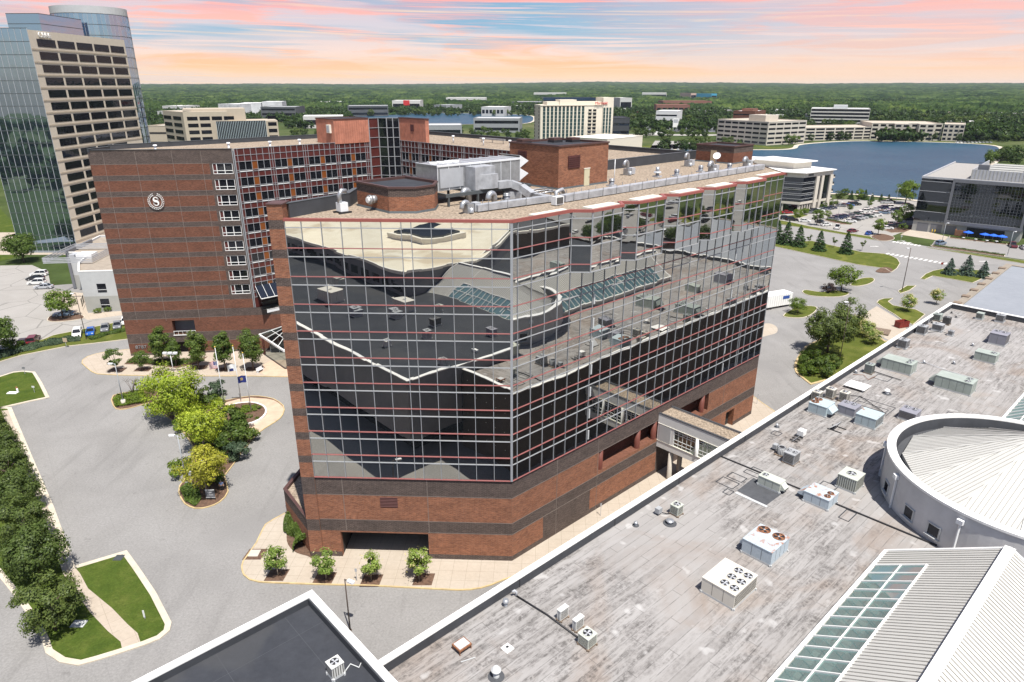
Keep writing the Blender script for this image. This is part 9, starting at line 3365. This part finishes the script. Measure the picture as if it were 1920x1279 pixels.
# far car parks: cars too small to show parts
fcm = []
for c in ('white', 'black', 'silver', 'maroon'):
 mb = MB()
 pm = mat('far_car_' + c, CARD[c], .35, var=0)
 mb.box(-2.3, -.9, .3, 2.3, .9, .95, pm)
 mb.prism([(-1.6, -.8), (.9, -.8), (.9, .8), (-1.6, .8)], .95, 1.5, CARGLASS, mtop=pm)
 o = mb.build('parked_car', uv=False)
 fcm.append(o.data)
 bpy.data.objects.remove(o)
for k in range(70):
 if k < 28:
  p = at(1240 + (k % 14) * 11.5, 610 + (k // 14) * 34 + hr.uniform(-3, 3))
  lab, g = 'car in the far car park before the lake offices', 'cars in the far car park before the lake offices'
 elif k < 48:
  p = at(1270 + (k % 10) * 11, 880 + ((k - 28) // 10) * 30)
  lab, g = 'car in the motorway car park', 'cars in the motorway car park'
 else:
  p = at(560 + hr.uniform(0, 90), hr.uniform(690, 800)) if k < 60 else at(1800 + (k - 60) * 7, 690)
  lab, g = ('car in the far left car park', 'cars in the far left car park') if k < 60 else ('car in the shore car park right of the lake offices', 'cars in the shore car park')
 o = mobj('parked_car', fcm[hr.choice((0, 0, 1, 2, 3))])
 o.location = (*p, .03)
 o.rotation_euler = (0, 0, rad(80) + hr.uniform(-.1, .1))
 tag(o, lab, 'car', g)
# lots beyond the mall that only the tower's glass shows
for (s0, n, rws) in ((138, 26, (66, 84, 90, 108, 114)), (-112, 30, (82, 88, 106, 112, 130, 136, 154, 160, 178, 184, 202, 208))):
 for r_, t0 in enumerate(rws):
  for k in range(n):
   if hr.random() < .66:
    continue
   o = mobj('parked_car', fcm[hr.choice((0, 0, 1, 1, 2, 2, 3))])
   o.location = ML(s0 + k * 3.6 + hr.uniform(-.2, .2), t0 + hr.uniform(-.3, .3), .02)
   o.rotation_euler = (0, 0, ML.ang() + pi / 2)
   tag(o, 'car in a lot beyond the mall, seen only mirrored in the tower glass', 'car', 'cars mirrored in the tower glass')
car('suv', 'yellow', ML(206, 79, .02), ML.ang() + 1.57, 'yellow suv mirrored in the upper glass of the tower')
# ------------------------------------------------------------------ trees of the middle distance, one by one
T_far = []
for i in range(4):
 v, f, c = crown(200 + i, (4.4, 4.4, 4.2), 5.6, 34, 620, .62, fill=(.45, 1.0))
 T_far.append(Tree('leafy_tree', LEAF['far' if i < 2 else ('mid' if i == 2 else 'dark')], (v, f), limbs(8, .2, [tuple(q) for q in c[:4]], TRUNK, i, 3)))
fr_ = random.Random(31)
cl_list = [
 ('trees behind the beige office', 'tree among the lawns right of the beige office', 540, 655, 560, 760, 22, 1.0), ('trees at the foot of the office tower', 'tree behind the garage by the office tower', 268, 312, 520, 760, 12, 1.1),
 ('trees on the far shore of the small lake', 'tree on the far shore of the small lake', 640, 1005, 1290, 1345, 40, 1.1), ('trees on the near shore of the small lake', 'tree on the near shore of the small lake', 905, 1000, 430, 560, 16, .8), ('trees around the lake pavilion', 'tree around the flat roofed pavilion by the small lake', 850, 1000, 690, 830, 22, .8), ('trees before the small lake', 'tree before the small lake near the copper roof house', 800, 870, 470, 620, 14, .62),
 ('trees beside the motorway', 'tree on the verge beside the motorway', 1145, 1420, 740, 790, 26, 1.0), ('trees along the lake inlet', 'tree along the lake inlet before the motorway', 1235, 1395, 570, 660, 30, .85),
 ('trees behind the motorway car park', 'tree behind the motorway car park', 1180, 1510, 960, 1080, 34, 1.25), ('trees behind the lake offices', 'tree behind the lake offices', 1500, 1780, 820, 1000, 36, 1.2),
 ('trees at the right horizon', 'tree in the wood east of the lake offices', 1630, 1960, 860, 1080, 52, 1.45), ('trees on the east shore', 'tree on the east shore of the lake', 1872, 1960, 480, 640, 16, 1.0), ('hedgerow trees at the right', 'hedgerow tree right of the lake offices', 1790, 1950, 700, 730, 16, .7)]
for (g, lab, u0, u1, y0, y1, n, sc) in cl_list:
 for k in range(n):
  y = fr_.uniform(y0, y1)
  T_far[fr_.randrange(4)].put((*at(fr_.uniform(u0, u1), y), 0), lab, 'tree', g, sc * fr_.uniform(.75, 1.2), fr_.uniform(0, 6))
for (u, v, sc, d) in ((1478, 272, 1.0, 'bright tree on the shore point beside the nearest lake office'), (1490, 270.5, .9, 'second bright tree on the shore point by the lake office'), (1520, 266, .8, 'round tree before the low lake office wing'), (1556, 263.5, .9, 'left dark tree before the low lake office wing'), (1574, 263, .95, 'middle dark tree before the low lake office wing'), (1588, 263, .85, 'right dark tree before the low lake office wing'), (1682, 264, 1.2, 'broad tree before the saw tooth lake office'), (1695, 264.5, 1.0, 'tree beside the broad one before the saw tooth lake office'), (1718, 264.5, .9, 'tree between two bays of the saw tooth lake office'), (1748, 264.8, .95, 'tree at the right end of the saw tooth lake office')):
 T_far[2 if 'bright' in d else int(u) % 2].put((*G(u, v)[:2], 0), d, 'tree', None, sc, u)
# ------------------------------------------------------------------ woods that read as one mass
def belts():
 rs = np.random.default_rng(5)
 v0, f0, _ = crown(300, (5.2, 5.2, 5.0), 6.2, 20, 110, 1.5, fill=(.5, 1.0))
 V, Fq = [], []
 base = 0
 specs = [(262, 660, 1050, 1500, 620), (262, 660, 1500, 2600, 700), (640, 1012, 1345, 1750, 420), (1012, 1420, 1080, 1700, 480), (640, 1420, 1700, 3000, 700), (1400, 1990, 1150, 1600, 700), (1400, 1990, 1600, 2800, 800), (1650, 1990, 700, 1150, 420), (1780, 1990, 720, 820, 120), (1130, 1420, 830, 1080, 200), (262, 330, 700, 1100, 120), (540, 640, 920, 1080, 60)]
 for (u0, u1, y0, y1, n) in specs:
  for k in range(n):
   y = rs.uniform(y0, y1)
   p = at(rs.uniform(u0, u1), y)
   s = rs.uniform(.8, 1.35)
   a = rs.uniform(0, 6.28)
   q = v0 * s
   V.append(np.stack([q[:, 0] * cos(a) - q[:, 1] * sin(a) + p[0], q[:, 0] * sin(a) + q[:, 1] * cos(a) + p[1], q[:, 2]], 1))
   Fq.append(f0 + base)
   base += len(v0)
 for k in range(480):  # unseen trees added southwest to darken what the office tower glass mirrors
  p = (rs.uniform(-800, -190), rs.uniform(-500, 130))
  q = v0 * rs.uniform(.9, 1.5)
  V.append(np.stack([q[:, 0] + p[0], q[:, 1] + p[1], q[:, 2]], 1))
  Fq.append(f0 + base)
  base += len(v0)
 return np.concatenate(V), np.concatenate(Fq)
v, f = belts()
o = mobj('tree_belt', npmesh('tree_belt', v, f, [LEAF['far']]))
tag(o, 'mixed belts of trees on the plain, plus unseen ones added to darken glass reflections', 'trees', None, 'stuff')
m_, t_ = newmat('forest_canopy')
tc_ = t_.n('ShaderNodeTexCoord').outputs['Object']
nz = t_.noise(tc_, .035, 6, .7)
nz2 = t_.noise(tc_, .0022, 4, .6)
cc = t_.ramp(t_.noise(t_.mapping(tc_, scale=(1, .45, 1)), .014, 6, .75), [(.38, (.008, .018, .007)), (.5, (.026, .048, .015)), (.62, (.068, .100, .030))])  # dark and light blotches paint the shading that the canopy sheet lacks
cc = t_.mix(t_.maprange(nz2, .45, .65), cc, t_.mix(1.0, cc, (1.25, 1.15, .9), 'MULTIPLY'))
bs_ = t_.n('ShaderNodeBsdfDiffuse', {'Color': cc})
t_.n('ShaderNodeOutputMaterial', {0: bs_.outputs[0]})
FOREST = m_
rs = np.random.default_rng(9)
NR, NA = 300, 620
rr_ = 1380 * (10400 / 1380) ** (np.arange(NR) / (NR - 1))
aa_ = np.linspace(rad(-45), rad(45), NA)
Rg, Ag = np.meshgrid(rr_, aa_, indexing='ij')
X = Rg * np.sin(Ag)
Y = Rg * np.cos(Ag)
u = rs.uniform(0, 1, (NR, NA))
u = (u + np.roll(u, 1, 0) * .5 + np.roll(u, 1, 1) * .5) / 2
low = np.sin(X / 310 + 1.3) * np.cos(Y / 420) + .6 * np.sin(X / 130 - Y / 210) + .5 * np.cos(Y / 95 + X / 170)
Z = 3 + 15 * u + 3.0 * low
fade = np.clip((Rg - 1380) / 250, 0, 1)
clear = (low + rs.normal(size=low.shape) * .25 < -.75) & (Rg < 2600)
Z = np.where(clear, -2.0, Z)
hill = np.clip((Rg - 2600) / 7000, 0, 1) ** 1.2 * (62 + 12 * np.sin(Ag * 5 + .6) + 7 * np.sin(Ag * 13))
Z = Z * np.maximum(fade, .12) + hill
idx = np.arange(NR * NA).reshape(NR, NA)
Fq = np.stack([idx[:-1, :-1], idx[:-1, 1:], idx[1:, 1:], idx[1:, :-1]], -1).reshape(-1, 4)
o = mobj('forest', npmesh('forest', np.stack([X, Y, Z], -1).reshape(-1, 3), Fq, [FOREST], smooth=False))
tag(o, 'broad green forest running to the horizon', 'forest', None, 'stuff')
# ------------------------------------------------------------------ air
hz = MB()
hz.box(-9300, -1100, -1.1, 9300, 12300, 112, WHITE)
ho_ = hz.build('haze', uv=False)
m_ = bpy.data.materials.new('haze_air')
m_.use_nodes = True
t_ = NT(m_.node_tree)
pv = t_.n('ShaderNodeVolumePrincipled', {'Color': c4((.72, .84, 1.0)), 'Density': 3.0e-5, 'Anisotropy': 0.0})
t_.n('ShaderNodeOutputMaterial', {1: pv.outputs[0]})
ho_.data.materials.clear()
ho_.data.materials.append(m_)
ho_['kind'] = 'stuff'
